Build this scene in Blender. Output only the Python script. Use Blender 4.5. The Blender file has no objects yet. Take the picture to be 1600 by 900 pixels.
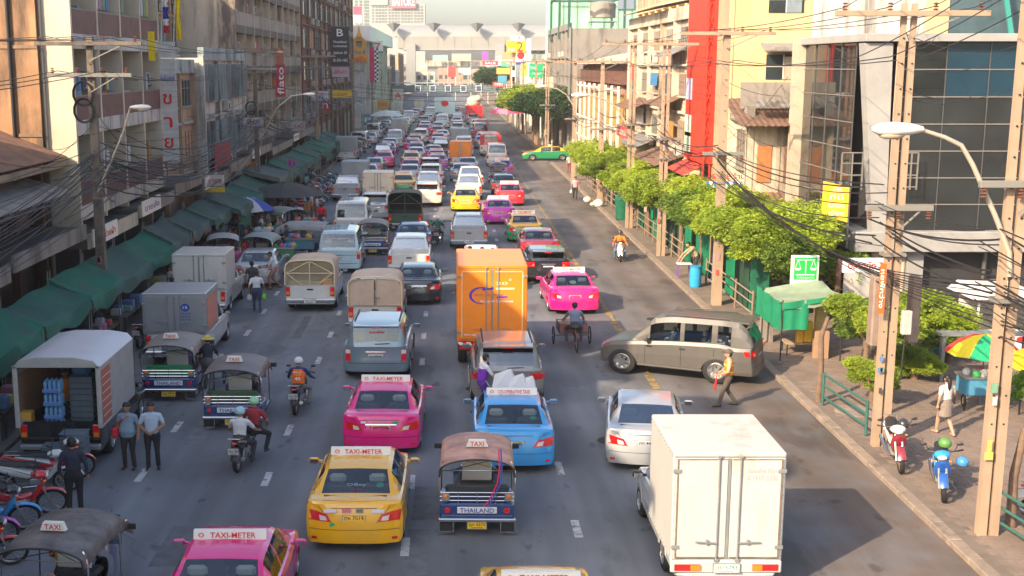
import bpy, math, random
from mathutils import Vector, Matrix
from mathutils.bvhtree import BVHTree
R = math.radians
random.seed(7)
sc = bpy.context.scene
col = sc.collection
# ---------------------------------------------------------------- camera, world, sun, exposure
CAM_H = 10.0; PITCH = R(10.52); F = 1875.0; VPX = 700.0
cam_d = bpy.data.cameras.new("camera"); cam = bpy.data.objects.new("camera", cam_d); col.objects.link(cam)
cam.location = (0, 0, CAM_H); cam.rotation_euler = (R(90) - PITCH, 0, 0)
cam_d.sensor_width = 36; cam_d.lens = F / 1600 * 36; cam_d.shift_x = (800 - VPX) / 1600
cam_d.clip_start = 0.3; cam_d.clip_end = 5000
sc.camera = cam
SUN_TO = Vector((-2.18, -2.09, 1.80)).normalized()
world = bpy.data.worlds.new("World"); sc.world = world; world.use_nodes = True
nt = world.node_tree; bg = nt.nodes["Background"]
sky = nt.nodes.new("ShaderNodeTexSky"); sky.sky_type = 'NISHITA'; sky.sun_disc = False
sky.sun_elevation = math.asin(SUN_TO.z); sky.sun_rotation = math.atan2(SUN_TO.x, SUN_TO.y)
sky.altitude = 0; sky.air_density = 1.0; sky.dust_density = 3.4; sky.ozone_density = 1.0
nt.links.new(sky.outputs[0], bg.inputs[0]); bg.inputs[1].default_value = 0.12
sun_d = bpy.data.lights.new("sun", 'SUN'); sun = bpy.data.objects.new("sun", sun_d); col.objects.link(sun)
sun_d.energy = 3.3; sun_d.angle = R(0.5); sun_d.color = (1.0, 0.80, 0.56)
sun.rotation_euler = (-SUN_TO).to_track_quat('-Z', 'Y').to_euler(); sun.location = (-60, -60, 80)
vs = sc.view_settings; vs.view_transform = 'Standard'; vs.look = 'None'; vs.exposure = 1.5; vs.gamma = 1.0; vs.use_curve_mapping = False
sc.cycles.max_bounces = 6; sc.cycles.transparent_max_bounces = 10; sc.cycles.volume_bounces = 1

# ---------------------------------------------------------------- placing helpers (how the survey of the place was taken)
_c, _s = math.cos(PITCH), math.sin(PITCH)
def ray(px, py):
    dx, dy = (px - VPX) / F, (450 - py) / F
    return dx, _c + dy * _s, -_s + dy * _c
def G(px, py, h=0.0):                                 # point at height h
    d = ray(px, py); t = (h - CAM_H) / d[2]; return d[0] * t, d[1] * t
def AX(px, py, X):                                    # (Y, h) on the plane x = X
    d = ray(px, py); t = X / d[0]; return d[1] * t, CAM_H + d[2] * t
def AY(px, py, Y):                                    # (X, h) on the plane y = Y
    d = ray(px, py); t = Y / d[1]; return d[0] * t, CAM_H + d[2] * t
KX = 1.185                                            # how wide this street's things are
def kscale(a, k=KX):
    return (math.hypot(k * math.cos(a), math.sin(a)), math.hypot(k * math.sin(a), math.cos(a)), 1)

# ---------------------------------------------------------------- materials
MATS = {}
def mat(name, c=(.5, .5, .5), rough=.6, metal=0., var=0., sc_=3., bump=0., streak=None, coat=0., spec=.5,
        emit=None, dark=None, thr=(.45, .7), trans=0., bsc=None, coords='Object'):
    if name in MATS: return MATS[name]
    m = bpy.data.materials.new(name); m.use_nodes = True; MATS[name] = m
    n, l = m.node_tree.nodes, m.node_tree.links; b = n["Principled BSDF"]
    c = (*c, 1) if len(c) == 3 else c
    b.inputs["Base Color"].default_value = c; b.inputs["Roughness"].default_value = rough
    b.inputs["Metallic"].default_value = metal; b.inputs["Coat Weight"].default_value = coat
    b.inputs["Coat Roughness"].default_value = .08; b.inputs["Specular IOR Level"].default_value = spec
    m.diffuse_color = c
    if emit: b.inputs["Emission Color"].default_value = (*emit[:3], 1); b.inputs["Emission Strength"].default_value = emit[3]
    if var or bump or dark:
        if coords == 'Object':
            tc = n.new("ShaderNodeTexCoord"); src = tc.outputs["Object"]
        else:
            g = n.new("ShaderNodeNewGeometry"); src = g.outputs["Position"]
    cur = None
    if var:
        ns = n.new("ShaderNodeTexNoise"); ns.inputs["Scale"].default_value = sc_; ns.inputs["Detail"].default_value = 6
        ns.inputs["Roughness"].default_value = .65; l.new(src, ns.inputs["Vector"])
        mr = n.new("ShaderNodeMapRange"); mr.inputs[1].default_value = .3; mr.inputs[2].default_value = .7
        mr.inputs[3].default_value = 1 - var; mr.inputs[4].default_value = 1 + var * .7; l.new(ns.outputs[0], mr.inputs[0])
        mx = n.new("ShaderNodeVectorMath"); mx.operation = 'SCALE'; mx.inputs[0].default_value = c[:3]
        l.new(mr.outputs[0], mx.inputs["Scale"]); cur = mx.outputs[0]
    if dark:                                          # stains with a shape of their own, running down where streak is set
        mp = n.new("ShaderNodeMapping"); mp.inputs["Scale"].default_value = (1, 1, streak or 1); l.new(src, mp.inputs[0])
        n2 = n.new("ShaderNodeTexNoise"); n2.inputs["Scale"].default_value = sc_ * .7; n2.inputs["Detail"].default_value = 8
        n2.inputs["Roughness"].default_value = .7; l.new(mp.outputs[0], n2.inputs["Vector"])
        cr = n.new("ShaderNodeMapRange"); cr.inputs[1].default_value = thr[0]; cr.inputs[2].default_value = thr[1]
        l.new(n2.outputs[0], cr.inputs[0])
        mm = n.new("ShaderNodeMix"); mm.data_type = 'RGBA'; l.new(cr.outputs[0], mm.inputs[0])
        if cur: l.new(cur, mm.inputs[6])
        else: mm.inputs[6].default_value = c
        mm.inputs[7].default_value = (*dark, 1); cur = mm.outputs[2]
    if cur: l.new(cur, b.inputs["Base Color"])
    if bump:
        nb = n.new("ShaderNodeTexNoise"); nb.inputs["Scale"].default_value = bsc or sc_ * 8; nb.inputs["Detail"].default_value = 5
        l.new(src, nb.inputs["Vector"]); bp = n.new("ShaderNodeBump"); bp.inputs["Strength"].default_value = bump
        bp.inputs["Distance"].default_value = .02
        l.new(nb.outputs[0], bp.inputs["Height"]); l.new(bp.outputs[0], b.inputs["Normal"])
    if trans:
        tr = n.new("ShaderNodeBsdfTranslucent"); tr.inputs[0].default_value = (c[0] * 1.5, c[1] * 1.4, c[2] * .8, 1)
        if cur: l.new(cur, tr.inputs[0])
        ms = n.new("ShaderNodeMixShader"); ms.inputs[0].default_value = trans
        l.new(b.outputs[0], ms.inputs[1]); l.new(tr.outputs[0], ms.inputs[2])
        l.new(ms.outputs[0], n["Material Output"].inputs[0])
    return m
def glassmat(name, tint=(.18, .22, .22), refl=.25, rough=.03):
    if name in MATS: return MATS[name]
    m = bpy.data.materials.new(name); m.use_nodes = True; MATS[name] = m
    n, l = m.node_tree.nodes, m.node_tree.links; n.remove(n["Principled BSDF"])
    t = n.new("ShaderNodeBsdfTransparent"); t.inputs[0].default_value = (*tint, 1)
    g = n.new("ShaderNodeBsdfGlossy"); g.inputs[0].default_value = (.9, .95, 1, 1); g.inputs[1].default_value = rough
    lw = n.new("ShaderNodeLayerWeight"); lw.inputs[0].default_value = .35
    mr = n.new("ShaderNodeMapRange"); mr.inputs[3].default_value = refl; mr.inputs[4].default_value = .9
    l.new(lw.outputs["Fresnel"], mr.inputs[0])
    ms = n.new("ShaderNodeMixShader"); l.new(mr.outputs[0], ms.inputs[0]); l.new(t.outputs[0], ms.inputs[1]); l.new(g.outputs[0], ms.inputs[2])
    l.new(ms.outputs[0], n["Material Output"].inputs[0]); m.diffuse_color = (.2, .25, .3, 1)
    return m

# ---------------------------------------------------------------- mesh builder
class MB:
    def __init__(s): s.v = []; s.f = []; s.n = None
    def add(s, vs_, fs):
        o = len(s.v); s.v += [tuple(p) for p in vs_]; s.f += [tuple(i + o for i in q) for q in fs]; return s
    def box(s, x0, x1, y0, y1, z0, z1, c=0.):
        if x1 < x0: x0, x1 = x1, x0
        if y1 < y0: y0, y1 = y1, y0
        if z1 < z0: z0, z1 = z1, z0
        if c <= 0:
            return s.add([(x, y, z) for x in (x0, x1) for y in (y0, y1) for z in (z0, z1)],
                         [(0, 1, 3, 2), (4, 6, 7, 5), (0, 4, 5, 1), (2, 3, 7, 6), (0, 2, 6, 4), (1, 5, 7, 3)])
        c = min(c, (x1 - x0) * .45, (y1 - y0) * .45, (z1 - z0) * .45)
        vs_, idx = [], {}
        for i, x in enumerate((x0, x1)):
            for j, y in enumerate((y0, y1)):
                for k, z in enumerate((z0, z1)):
                    sx, sy, sz = (c, -c)[i], (c, -c)[j], (c, -c)[k]
                    idx[i, j, k] = len(vs_)
                    vs_ += [(x, y + sy, z + sz), (x + sx, y, z + sz), (x + sx, y + sy, z)]
        I = lambda i, j, k, a: idx[i, j, k] + a
        fs = []
        for a in range(3):
            for e in (0, 1):
                q = []
                for u, w in ((0, 0), (1, 0), (1, 1), (0, 1)):
                    ijk = [0, 0, 0]; ijk[a] = e; ijk[(a + 1) % 3] = u; ijk[(a + 2) % 3] = w
                    q.append(I(*ijk, a))
                fs.append(tuple(q if e else q[::-1]))
        for a in range(3):
            b, d = (a + 1) % 3, (a + 2) % 3
            for u in (0, 1):
                for w in (0, 1):
                    p = [0, 0, 0]; p[b] = u; p[d] = w; q = p[:]; q[a] = 1
                    fs.append((I(*p, b), I(*q, b), I(*q, d), I(*p, d)) if (u == w) else (I(*p, d), I(*q, d), I(*q, b), I(*p, b)))
        for i in (0, 1):
            for j in (0, 1):
                for k in (0, 1):
                    t = (I(i, j, k, 0), I(i, j, k, 1), I(i, j, k, 2)); fs.append(t if (i + j + k) % 2 else t[::-1])
        return s.add(vs_, fs)
    def obox(s, p0, p1, w, h, up=(0, 0, 1)):          # a bar from p0 to p1
        p0, p1 = Vector(p0), Vector(p1); d = p1 - p0
        if d.length < 1e-6: return s
        d.normalize(); u = Vector(up)
        if abs(d.dot(u)) > .98: u = Vector((0, 1, 0))
        a = d.cross(u).normalized() * w / 2; b = a.cross(d).normalized() * h / 2
        vs_ = [p + x for p in (p0, p1) for x in (-a - b, a - b, a + b, -a + b)]
        return s.add(vs_, [(3, 2, 1, 0), (4, 5, 6, 7), (0, 1, 5, 4), (1, 2, 6, 5), (2, 3, 7, 6), (3, 0, 4, 7)])
    def tube(s, path, r, n=6, cap=True):
        P = [Vector(p) for p in path]; rs = r if isinstance(r, (list, tuple)) else [r] * len(P)
        vs_, fs = [], []; prev = None
        for i, p in enumerate(P):
            d = (P[min(i + 1, len(P) - 1)] - P[max(i - 1, 0)])
            if d.length < 1e-9: d = Vector((0, 0, 1))
            d.normalize()
            if prev is None: prev = Vector((0, 0, 1)) if abs(d.z) < .9 else Vector((1, 0, 0))
            a = d.cross(prev)
            if a.length < 1e-4: a = d.cross(Vector((0, 1, 0)))
            a.normalize(); b = a.cross(d).normalized(); prev = b
            for k in range(n):
                t = 2 * math.pi * k / n; vs_.append(p + (a * math.cos(t) + b * math.sin(t)) * rs[i])
        for i in range(len(P) - 1):
            for k in range(n):
                fs.append((i * n + k, i * n + (k + 1) % n, (i + 1) * n + (k + 1) % n, (i + 1) * n + k))
        if cap and len(P) > 1:
            fs.append(tuple(range(n))[::-1]); fs.append(tuple((len(P) - 1) * n + k for k in range(n)))
        return s.add(vs_, fs)
    def lathe(s, prof, n=12, axis='z', o=(0, 0, 0), arc=None):   # prof: (radius, height)
        vs_, fs = [], []; o = Vector(o); m = n if arc is None else n + 1
        for r, h in prof:
            for k in range(m):
                t = (2 * math.pi if arc is None else arc) * k / n; a, b = r * math.cos(t), r * math.sin(t)
                p = (a, b, h) if axis == 'z' else ((h, a, b) if axis == 'x' else (a, h, b))
                vs_.append(o + Vector(p))
        for i in range(len(prof) - 1):
            for k in range(n):
                k2 = (k + 1) % m; fs.append((i * m + k, i * m + k2, (i + 1) * m + k2, (i + 1) * m + k))
        return s.add(vs_, fs)
    def ball(s, c, rx, ry=None, rz=None, n=10, m=7, z0=-1.):
        ry = ry or rx; rz = rz or rx; prof = []
        a0 = math.asin(max(-1, min(1, z0)))
        for i in range(m + 1):
            t = a0 + (math.pi / 2 - a0) * i / m; prof.append((max(math.cos(t), .001), math.sin(t)))
        o = len(s.v); s.lathe(prof, n)
        for i in range(o, len(s.v)):
            p = s.v[i]; s.v[i] = (c[0] + p[0] * rx, c[1] + p[1] * ry, c[2] + p[2] * rz)
        return s
    def grid(s, pts, flip=False):                     # rows of points
        n, m = len(pts), len(pts[0]); fs = []
        for i in range(n - 1):
            for j in range(m - 1):
                q = (i * m + j, i * m + j + 1, (i + 1) * m + j + 1, (i + 1) * m + j); fs.append(q[::-1] if flip else q)
        return s.add([p for r in pts for p in r], fs)
    def prism(s, poly, axis, a, b):                   # 2-D outline pushed along an axis
        n = len(poly)
        def P(u, w, t): return (t, u, w) if axis == 'x' else ((u, t, w) if axis == 'y' else (u, w, t))
        return s.add([P(u, w, a) for u, w in poly] + [P(u, w, b) for u, w in poly],
                     [tuple(range(n))[::-1], tuple(range(n, 2 * n))] + [(i, (i + 1) % n, n + (i + 1) % n, n + i) for i in range(n)])
    def xf(s, M):
        s.v = [tuple(M @ Vector(p)) for p in s.v]; return s
    def merge(s, o): return s.add(o.v, o.f)
    def mesh(s, name, smooth=None, uv=False):
        me = bpy.data.meshes.new(name); me.from_pydata(s.v, [], s.f); me.update()
        if smooth is not None:
            me.shade_smooth(); me.set_sharp_from_angle(angle=R(smooth))
        return me
def tag(o, label=None, cat=None, group=None, kind=None):
    for k, v in (('label', label), ('category', cat), ('group', group), ('kind', kind)):
        if v: o[k] = v
    return o
def obj(name, mb, m, parent=None, smooth=None, loc=None, rz=None, scale=None):
    me = mb.mesh(name, smooth) if isinstance(mb, MB) else mb
    o = bpy.data.objects.new(name, me)
    if m and not me.materials: me.materials.append(m)
    elif m and me.materials[0] != m: o.material_slots[0].link = 'OBJECT'; o.material_slots[0].material = m
    col.objects.link(o)
    if parent is not None: o.parent = parent
    if loc: o.location = loc
    if rz is not None: o.rotation_euler = (0, 0, rz)
    if scale: o.scale = scale
    return o
def thing(name, label, cat, loc=(0, 0, 0), rz=0, group=None, scale=None):
    o = bpy.data.objects.new(name, None); col.objects.link(o); o.empty_display_size = .3
    o.location = loc; o.rotation_euler = (0, 0, rz)
    if scale: o.scale = scale
    return tag(o, label, cat, group)
def struct(name, mb, m, smooth=None, parent=None, kind='structure'):
    o = obj(name, mb, m, parent, smooth)
    if parent is None: o['kind'] = kind
    return o
KIDS = {}
def kids(o): return [c for c in o.children]
def copy_tree(o, parent=None):
    c = o.copy(); col.objects.link(c)
    if parent is not None: c.parent = parent
    for ch in kids(o): copy_tree(ch, c)
    return c
def repaint(root, table):                             # name of part -> material
    for ch in kids(root):
        k = ch.name.split('.')[0]
        if k in table and ch.type == 'MESH':
            ch.material_slots[0].link = 'OBJECT'; ch.material_slots[0].material = table[k]
        repaint(ch, table)
TXT = {}
TMP = bpy.data.scenes.new('workbench')
def baked(o):                                         # mesh of o with its modifiers applied
    TMP.collection.objects.link(o); vl = TMP.view_layers[0]; vl.update(); me = bpy.data.meshes.new_from_object(o.evaluated_get(vl.depsgraph)); bpy.data.objects.remove(o); return me
def text_mb(s, size=1., w=None, depth=.004):          # centred lettering in the x-z plane, facing -y
    key = s
    if key not in TXT:
        cu = bpy.data.curves.new("lettering", 'FONT'); cu.body = s; cu.align_x = 'CENTER'; cu.align_y = 'CENTER'
        cu.size = 1; cu.resolution_u = 2; cu.offset = .012
        me = baked(bpy.data.objects.new("lettering", cu))
        vs_ = [tuple(v.co) for v in me.vertices]; fs = [tuple(p.vertices) for p in me.polygons]
        bpy.data.curves.remove(cu); bpy.data.meshes.remove(me)
        TXT[key] = (vs_, fs)
    vs_, fs = TXT[key]; mb = MB()
    if not vs_: return mb
    xs = [v[0] for v in vs_]; ys = [v[1] for v in vs_]; W = max(xs) - min(xs); cx = (max(xs) + min(xs)) / 2; cy = (max(ys) + min(ys)) / 2
    H = max(ys) - min(ys)
    sx = size if w is None else w / W
    sz = size if w is None else size / H
    mb.add([((x - cx) * sx, -depth, (y - cy) * sz) for x, y, z in vs_], fs)
    return mb
def hermite(keys, u):
    if u <= keys[0][0]: return keys[0][1:]
    if u >= keys[-1][0]: return keys[-1][1:]
    for i in range(len(keys) - 1):
        if keys[i][0] <= u <= keys[i + 1][0]: break
    a, b = keys[i], keys[i + 1]; h = b[0] - a[0]; t = (u - a[0]) / h; out = []
    for k in range(1, len(a)):
        d = (b[k] - a[k]) / h
        dl = (a[k] - keys[i - 1][k]) / (a[0] - keys[i - 1][0]) if i > 0 else d
        dr = (keys[i + 2][k] - b[k]) / (keys[i + 2][0] - b[0]) if i + 2 < len(keys) else d
        m0 = 0 if dl * d <= 0 else 2 * dl * d / (dl + d); m1 = 0 if dr * d <= 0 else 2 * dr * d / (dr + d)
        t2, t3 = t * t, t * t * t
        out.append((2 * t3 - 3 * t2 + 1) * a[k] + (t3 - 2 * t2 + t) * h * m0 + (-2 * t3 + 3 * t2) * b[k] + (t3 - t2) * h * m1)
    return tuple(out)
# ---------------------------------------------------------------- paints and trims
def paint(name, c, metal=0., rough=.26, coat=1.): return mat('paint_' + name, c, rough, metal, var=.10, sc_=1.2, coat=coat, dark=tuple(v * .72 + .035 for v in c), thr=(.48, .78))
PT = dict(yellow=paint('yellow', (.86, .43, .004)), pink=paint('pink', (.80, .006, .20)), blue=paint('blue', (.03, .31, .68)),
          magenta=paint('magenta', (.50, .02, .38)), red=paint('red', (.62, .02, .03)), green=paint('green', (.01, .24, .09)),
          white=paint('white', (.62, .62, .59)), cream=paint('cream', (.70, .64, .52)), silver=paint('silver', (.43, .44, .45), .35, .38),
          grey=paint('grey', (.25, .24, .23), .4, .36), black=paint('black', (.014, .015, .018)), steelblue=paint('steel_blue', (.20, .27, .31), .3),
          orange=paint('orange', (.90, .25, .008), rough=.45, coat=.2), maroon=paint('maroon', (.26, .02, .04)), lightblue=paint('light_blue', (.42, .58, .62)),
          dkgreen=paint('dark_green', (.03, .07, .055), rough=.6, coat=.1), navy=paint('navy', (.02, .05, .18)), royal=paint('royal', (.015, .10, .40)), violet=paint('violet', (.3, .12, .42)),
          boxwhite=mat('box_white', (.52, .505, .47), .42, var=.06, sc_=1.3, dark=(.36, .28, .19), thr=(.55, .72), streak=.15),
          boxgrey=mat('box_aluminium', (.36, .38, .40), .4, .5, var=.12, sc_=2), boxcream=mat('box_cream', (.66, .58, .46), .5, var=.08, sc_=2, dark=(.4, .32, .22), thr=(.6, .9), streak=.3),
          canvas=mat('canvas_beige', (.50, .40, .31), .85, var=.15, sc_=2, bump=.3), canvasdk=mat('canvas_dark', (.10, .10, .085), .85, var=.2, sc_=2, bump=.3))
rubber = mat('rubber', (.016, .016, .017), .8, var=.3, sc_=9)
alloy = mat('alloy', (.46, .46, .45), .3, .8); chrome = mat('chrome', (.7, .7, .7), .16, 1.)
blackpl = mat('black_plastic', (.02, .02, .022), .5); darkin = mat('dark_lining', (.03, .03, .033), .9)
steelm = mat('painted_steel', (.3, .31, .31), .5, .4, var=.2)
carglass = glassmat('car_glass', (.58, .66, .68), .08); carglass_dk = glassmat('car_glass_dark', (.05, .06, .07), .16)
palegl = glassmat('car_glass_pale', (.36, .45, .38), .30)
redlens = mat('red_lens', (.62, .012, .012), .15, coat=1.); clearlens = mat('clear_lens', (.7, .6, .55), .15, coat=1.); amber = mat('amber_lens', (.8, .22, .01), .2, coat=1.)
plate_y = mat('plate_yellow', (.85, .55, .03), .4); plate_w = mat('plate_white', (.72, .73, .7), .4); ink = mat('ink_black', (.01, .01, .01), .6)
ink_red = mat('ink_red', (.65, .02, .02), .5); ink_white = mat('ink_white', (.8, .8, .8), .5); ink_blue = mat('ink_blue', (.02, .06, .35), .5); ink_green = mat('ink_green', (.01, .2, .06), .5)
headrest = mat('seat_cloth', (.72, .68, .58), .9); seatdk = mat('seat_dark', (.07, .07, .075), .9)
signw = mat('sign_cream', (.80, .77, .68), .4)
sticker_g = mat('sticker_green', (.02, .42, .16), .5); sticker_p = mat('sticker_pink', (.8, .2, .3), .5)

class Shell:
    """Lofted vehicle skin; keys: (u, half width, shoulder height, roof height, roof half width)"""
    def __init__(s, L, keys, arches=(), zb=.22, side=(), rear=None, front=None, bed=None, floor=.75, lean=.10, bow=.10, gh=(.5, .9)):
        s.L, s.keys, s.arches, s.zb, s.bed, s.floor, s.lean, s.bow = L, keys, arches, zb, bed, floor, lean, bow; s.gh = gh
        us = {0., L}
        for k in keys: us.add(k[0])
        for a, b in side: us |= {a, b}
        for q in (rear, front):
            if q: us |= set(q)
        if bed: us |= {bed[0], bed[1]}
        n = int(L / .14)
        for i in range(n + 1): us.add(L * i / n)
        for uc, r in arches:
            for k in range(-7, 8): us.add(uc + r * math.sin(k / 7 * math.pi / 2))
        us = sorted(u for u in us if 0 <= u <= L); U = [us[0]]
        for u in us[1:]:
            if u - U[-1] > .012: U.append(u)
            elif any(abs(u - x) < 1e-6 for q in [*side, rear or (), front or (), bed or ()] for x in q): U[-1] = u
        s.U = U; rows = []
        for i, u in enumerate(U):
            if bed and abs(u - bed[0]) < .02: rows.append((u, False)); rows.append((u + .003, True))
            elif bed and abs(u - bed[1]) < .02: rows.append((u - .003, True)); rows.append((u, False))
            else: rows.append((u, bool(bed and bed[0] < u < bed[1])))
        s.rows = rows; s.P = [s.section(u, b) for u, b in rows]
        lo, up, gl, gr = MB(), MB(), MB(), MB(); s.panes = {}
        def isin(u0, u1, q): return q and u0 >= q[0] - 1e-3 and u1 <= q[1] + 1e-3
        for i in range(len(rows) - 1):
            a, b = s.P[i], s.P[i + 1]; u0, u1 = rows[i][0], rows[i + 1][0]
            for j in range(10):
                t = up if j >= 4 else lo
                pk = None
                if j in (5, 6):
                    for qi, q in enumerate(side):
                        if isin(u0, u1, q): pk = ('side_window', qi)
                if j >= 8 and isin(u0, u1, rear): pk = ('rear_window', 0)
                if j >= 8 and isin(u0, u1, front): pk = ('windscreen', 0)
                for sg in (1, -1):
                    if pk: t = s.panes.setdefault(pk + ((sg,) if j < 8 else (0,)), MB())
                    A, B, C, D = a[j], a[j + 1], b[j + 1], b[j]
                    q = [(sg * p[0], p[1], p[2]) for p in (A, B, C, D)]
                    t.add(q, [(0, 1, 2, 3) if sg < 0 else (3, 2, 1, 0)])
        for end, (sec, sgn) in enumerate(((s.P[0], 1), (s.P[-1], -1))):   # end caps
            u = 0 if end == 0 else L; pts = []
            for j in (0, 1, 2, 3, 4, 10):
                x0, z0 = (sec[j][0], sec[j][2]) if j < 10 else (sec[5][0], sec[10][2])
                pts.append([s.place(x0 * t, u, z0 + (.0 if j < 10 else -.012 * abs(t))) for t in (-1, -.8, -.5, -.2, .2, .5, .8, 1)])
            lo.grid(pts, flip=(end == 1))
        s.lo, s.up = lo, up
        allm = MB().merge(lo).merge(up)
        for q in s.panes.values(): allm.merge(q)
        s.bvh = BVHTree.FromPolygons(allm.v, allm.f)
    def place(s, x, u, z):
        w = max(hermite(s.keys, u)[0], .1); y = u
        f = max(0, 1 - u / .35) ** 2; g = max(0, 1 - (s.L - u) / .45) ** 2
        ex = min(s.lean, s.lean * max(0, (z - .5) / .5) ** 1.5)
        y += f * (ex - .03 * max(0, min(1, 1 - abs(z - .42) / .18)) + s.bow * min(1, abs(x) / w) ** 4)
        y -= g * (ex * .8 + s.bow * 1.6 * min(1, abs(x) / w) ** 3)
        return (x, y - s.L / 2, z)
    def section(s, u, bed=False):
        w, zs, zr, wr = hermite(s.keys, u); zb = s.zb
        for uc, r in s.arches:
            d = abs(u - uc)
            if d < r: zb = max(zb, .30 + math.sqrt(r * r - d * d) * .98)
        t = max(0, zr - zs); z1 = max(s.zb + .1, zb + .02); z2 = max(s.zb + .5 * (zs - s.zb), z1 + .02); z3 = max(zs - .10, z2 + .02)
        fl = .015 if zb > s.zb + .01 else 0
        sec = [(w * .95 + fl, zb), (w * .985 + fl, z1), (w + fl * .5, z2), (w * .985, z3), (w * .945, zs)]
        if bed: sec += [(w * .90, zs + .004), (w * .87, zs - .02), (w * .87, s.floor), (w * .6, s.floor), (w * .3, s.floor), (0, s.floor)]
        else:
            x5, x7 = w * .90, min(wr + .035, w * .9); x6 = (x5 + x7) / 2 + .012 * min(1, t / .2)
            sec += [(x5, zs + .012), (x6, zs + .012 + s.gh[0] * t), (x7, zs + .014 + s.gh[1] * t), (wr * .93, zs + .018 + .985 * t), (wr * .45, zs + .024 + t), (0, zs + .028 + t)]
        return [s.place(x, u, z) for x, z in sec]
    def drape(s, quad, view='rear', off=.006, n=6, m=4):  # quad in (x,z) rear/front, (y,z) left/right, (x,y) top
        a, b, c, d = quad; pts = []
        for i in range(n + 1):
            row = []
            for j in range(m + 1):
                t, k = i / n, j / m
                p = [(a[q] * (1 - t) + b[q] * t) * (1 - k) + (d[q] * (1 - t) + c[q] * t) * k for q in (0, 1)]
                if view == 'rear': o, dr = Vector((p[0], -9, p[1])), Vector((0, 1, 0))
                elif view == 'front': o, dr = Vector((p[0], 9, p[1])), Vector((0, -1, 0))
                elif view == 'right': o, dr = Vector((9, p[0], p[1])), Vector((-1, 0, 0))
                elif view == 'left': o, dr = Vector((-9, p[0], p[1])), Vector((1, 0, 0))
                else: o, dr = Vector((p[0], p[1], 9)), Vector((0, 0, -1))
                h = s.bvh.ray_cast(o, dr)
                q = (h[0] - dr * off) if h[0] is not None and (view == 'top' or h[3] < 12) else (row[-1] if row else o + dr * 8)
                row.append(tuple(q))
            pts.append(row)
        return MB().grid(pts)
def wheel_parts(root, r=.31, w=.2, xs=.75, ys=(-1.3, 1.4), rim=True, spokes=5):
    ty = MB().lathe([(r * .62, -w / 2), (r * .86, -w / 2), (r * .97, -w * .4), (r, -w * .25), (r, w * .25), (r * .97, w * .4), (r * .86, w / 2), (r * .62, w / 2), (r * .6, 0), (r * .62, -w / 2)], 20, 'x').mesh('wheel', 40)
    rm = MB().lathe([(r * .62, w * .48), (r * .58, w * .5), (r * .52, w * .3), (r * .3, w * .18)], 20, 'x')
    rm.lathe([(r * .16, w * .3), (r * .16, w * .42), (.001, w * .44)], 8, 'x')
    for k in range(spokes):
        t = 2 * math.pi * k / spokes
        rm.obox((w * .36, math.cos(t) * r * .1, math.sin(t) * r * .1), (w * .42, math.cos(t) * r * .58, math.sin(t) * r * .58), r * .2, .03, up=(1, 0, 0))
    rm = rm.mesh('rim', 40)
    for y in ys:
        for sg in (1, -1):
            wh = obj('wheel', ty, rubber, root, loc=(sg * xs, y, r))
            if sg < 0: wh.rotation_euler = (0, 0, math.pi)
            if rim: obj('rim', rm, alloy, wh)
def seat(root, x, y, z, m, w=.5, hr=headrest):
    b = MB().box(x - w / 2, x + w / 2, y - .07, y + .07, z, z + .42, .05).box(x - w / 2, x + w / 2, y, y + .5, z - .08, z + .05, .04)
    o = obj('seat', b, m, root, 50)
    obj('headrest', MB().box(x - .15, x + .15, y - .06, y + .06, z + .44, z + .64, .05), hr, o, 50)
def mirror(root, x, y, z, m=blackpl):
    for sg in (1, -1):
        b = MB().box(sg * x, sg * (x + .20), y - .06, y + .05, z, z + .14, .035).obox((sg * (x - .06), y, z + .05), (sg * x, y, z + .06), .05, .05)
        o = obj('mirror', b, m, root, 50)
        obj('mirror_glass', MB().box(sg * (x + .02), sg * (x + .18), y - .068, y - .061, z + .02, z + .12), chrome, o)
def plate(root, txt, m, y, z, inkm=ink, w=.40, h=.18, tilt=0., x=0., two=True):
    o = obj('licence_plate', MB().box(-w / 2, w / 2, -.006, .006, -h / 2, h / 2), m, root, loc=(x, y, z))
    if tilt: o.rotation_euler = (tilt, 0, 0)
    b = MB(); a_, c_ = w / 2 + .012, h / 2 + .012
    b.box(-a_, a_, -.009, .004, h / 2 - .004, c_).box(-a_, a_, -.009, .004, -c_, -h / 2 + .004).box(-a_, -w / 2 + .004, -.009, .004, -h / 2, h / 2).box(w / 2 - .004, a_, -.009, .004, -h / 2, h / 2); obj('plate_frame', b, steelm, o)
    if txt:
        t = text_mb(txt, h * (.5 if two else .65), w * .84, .009).xf(Matrix.Translation((0, 0, .014)))
        t.box(-w * .3, w * .3, -.009, -.007, -h * .38, -h * .30)
        obj('lettering', t, inkm, o)
    return o
def panes(root, sh, glass, off=0.):
    for (nm, i, sg), q in sh.panes.items(): obj(nm, q.xf(Matrix.Translation((0, off, 0))) if off else q, glass, root, 30)
def add_shell(root, sh, m, two=None, glass=carglass, names=('lower_body', 'upper_body')):
    obj(names[0], sh.lo, two or m, root, 38); obj(names[1], sh.up, m, root, 38)
    panes(root, sh, glass)
def underbody(root, w, L, z0=.2, z1=.55):
    obj('underbody', MB().box(-w, w, -L / 2 + .35, L / 2 - .4, z0, z1), darkin, root)
def seam(pts, w=.012):                                # thin dark joint lines laid on the skin
    return pts
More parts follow.
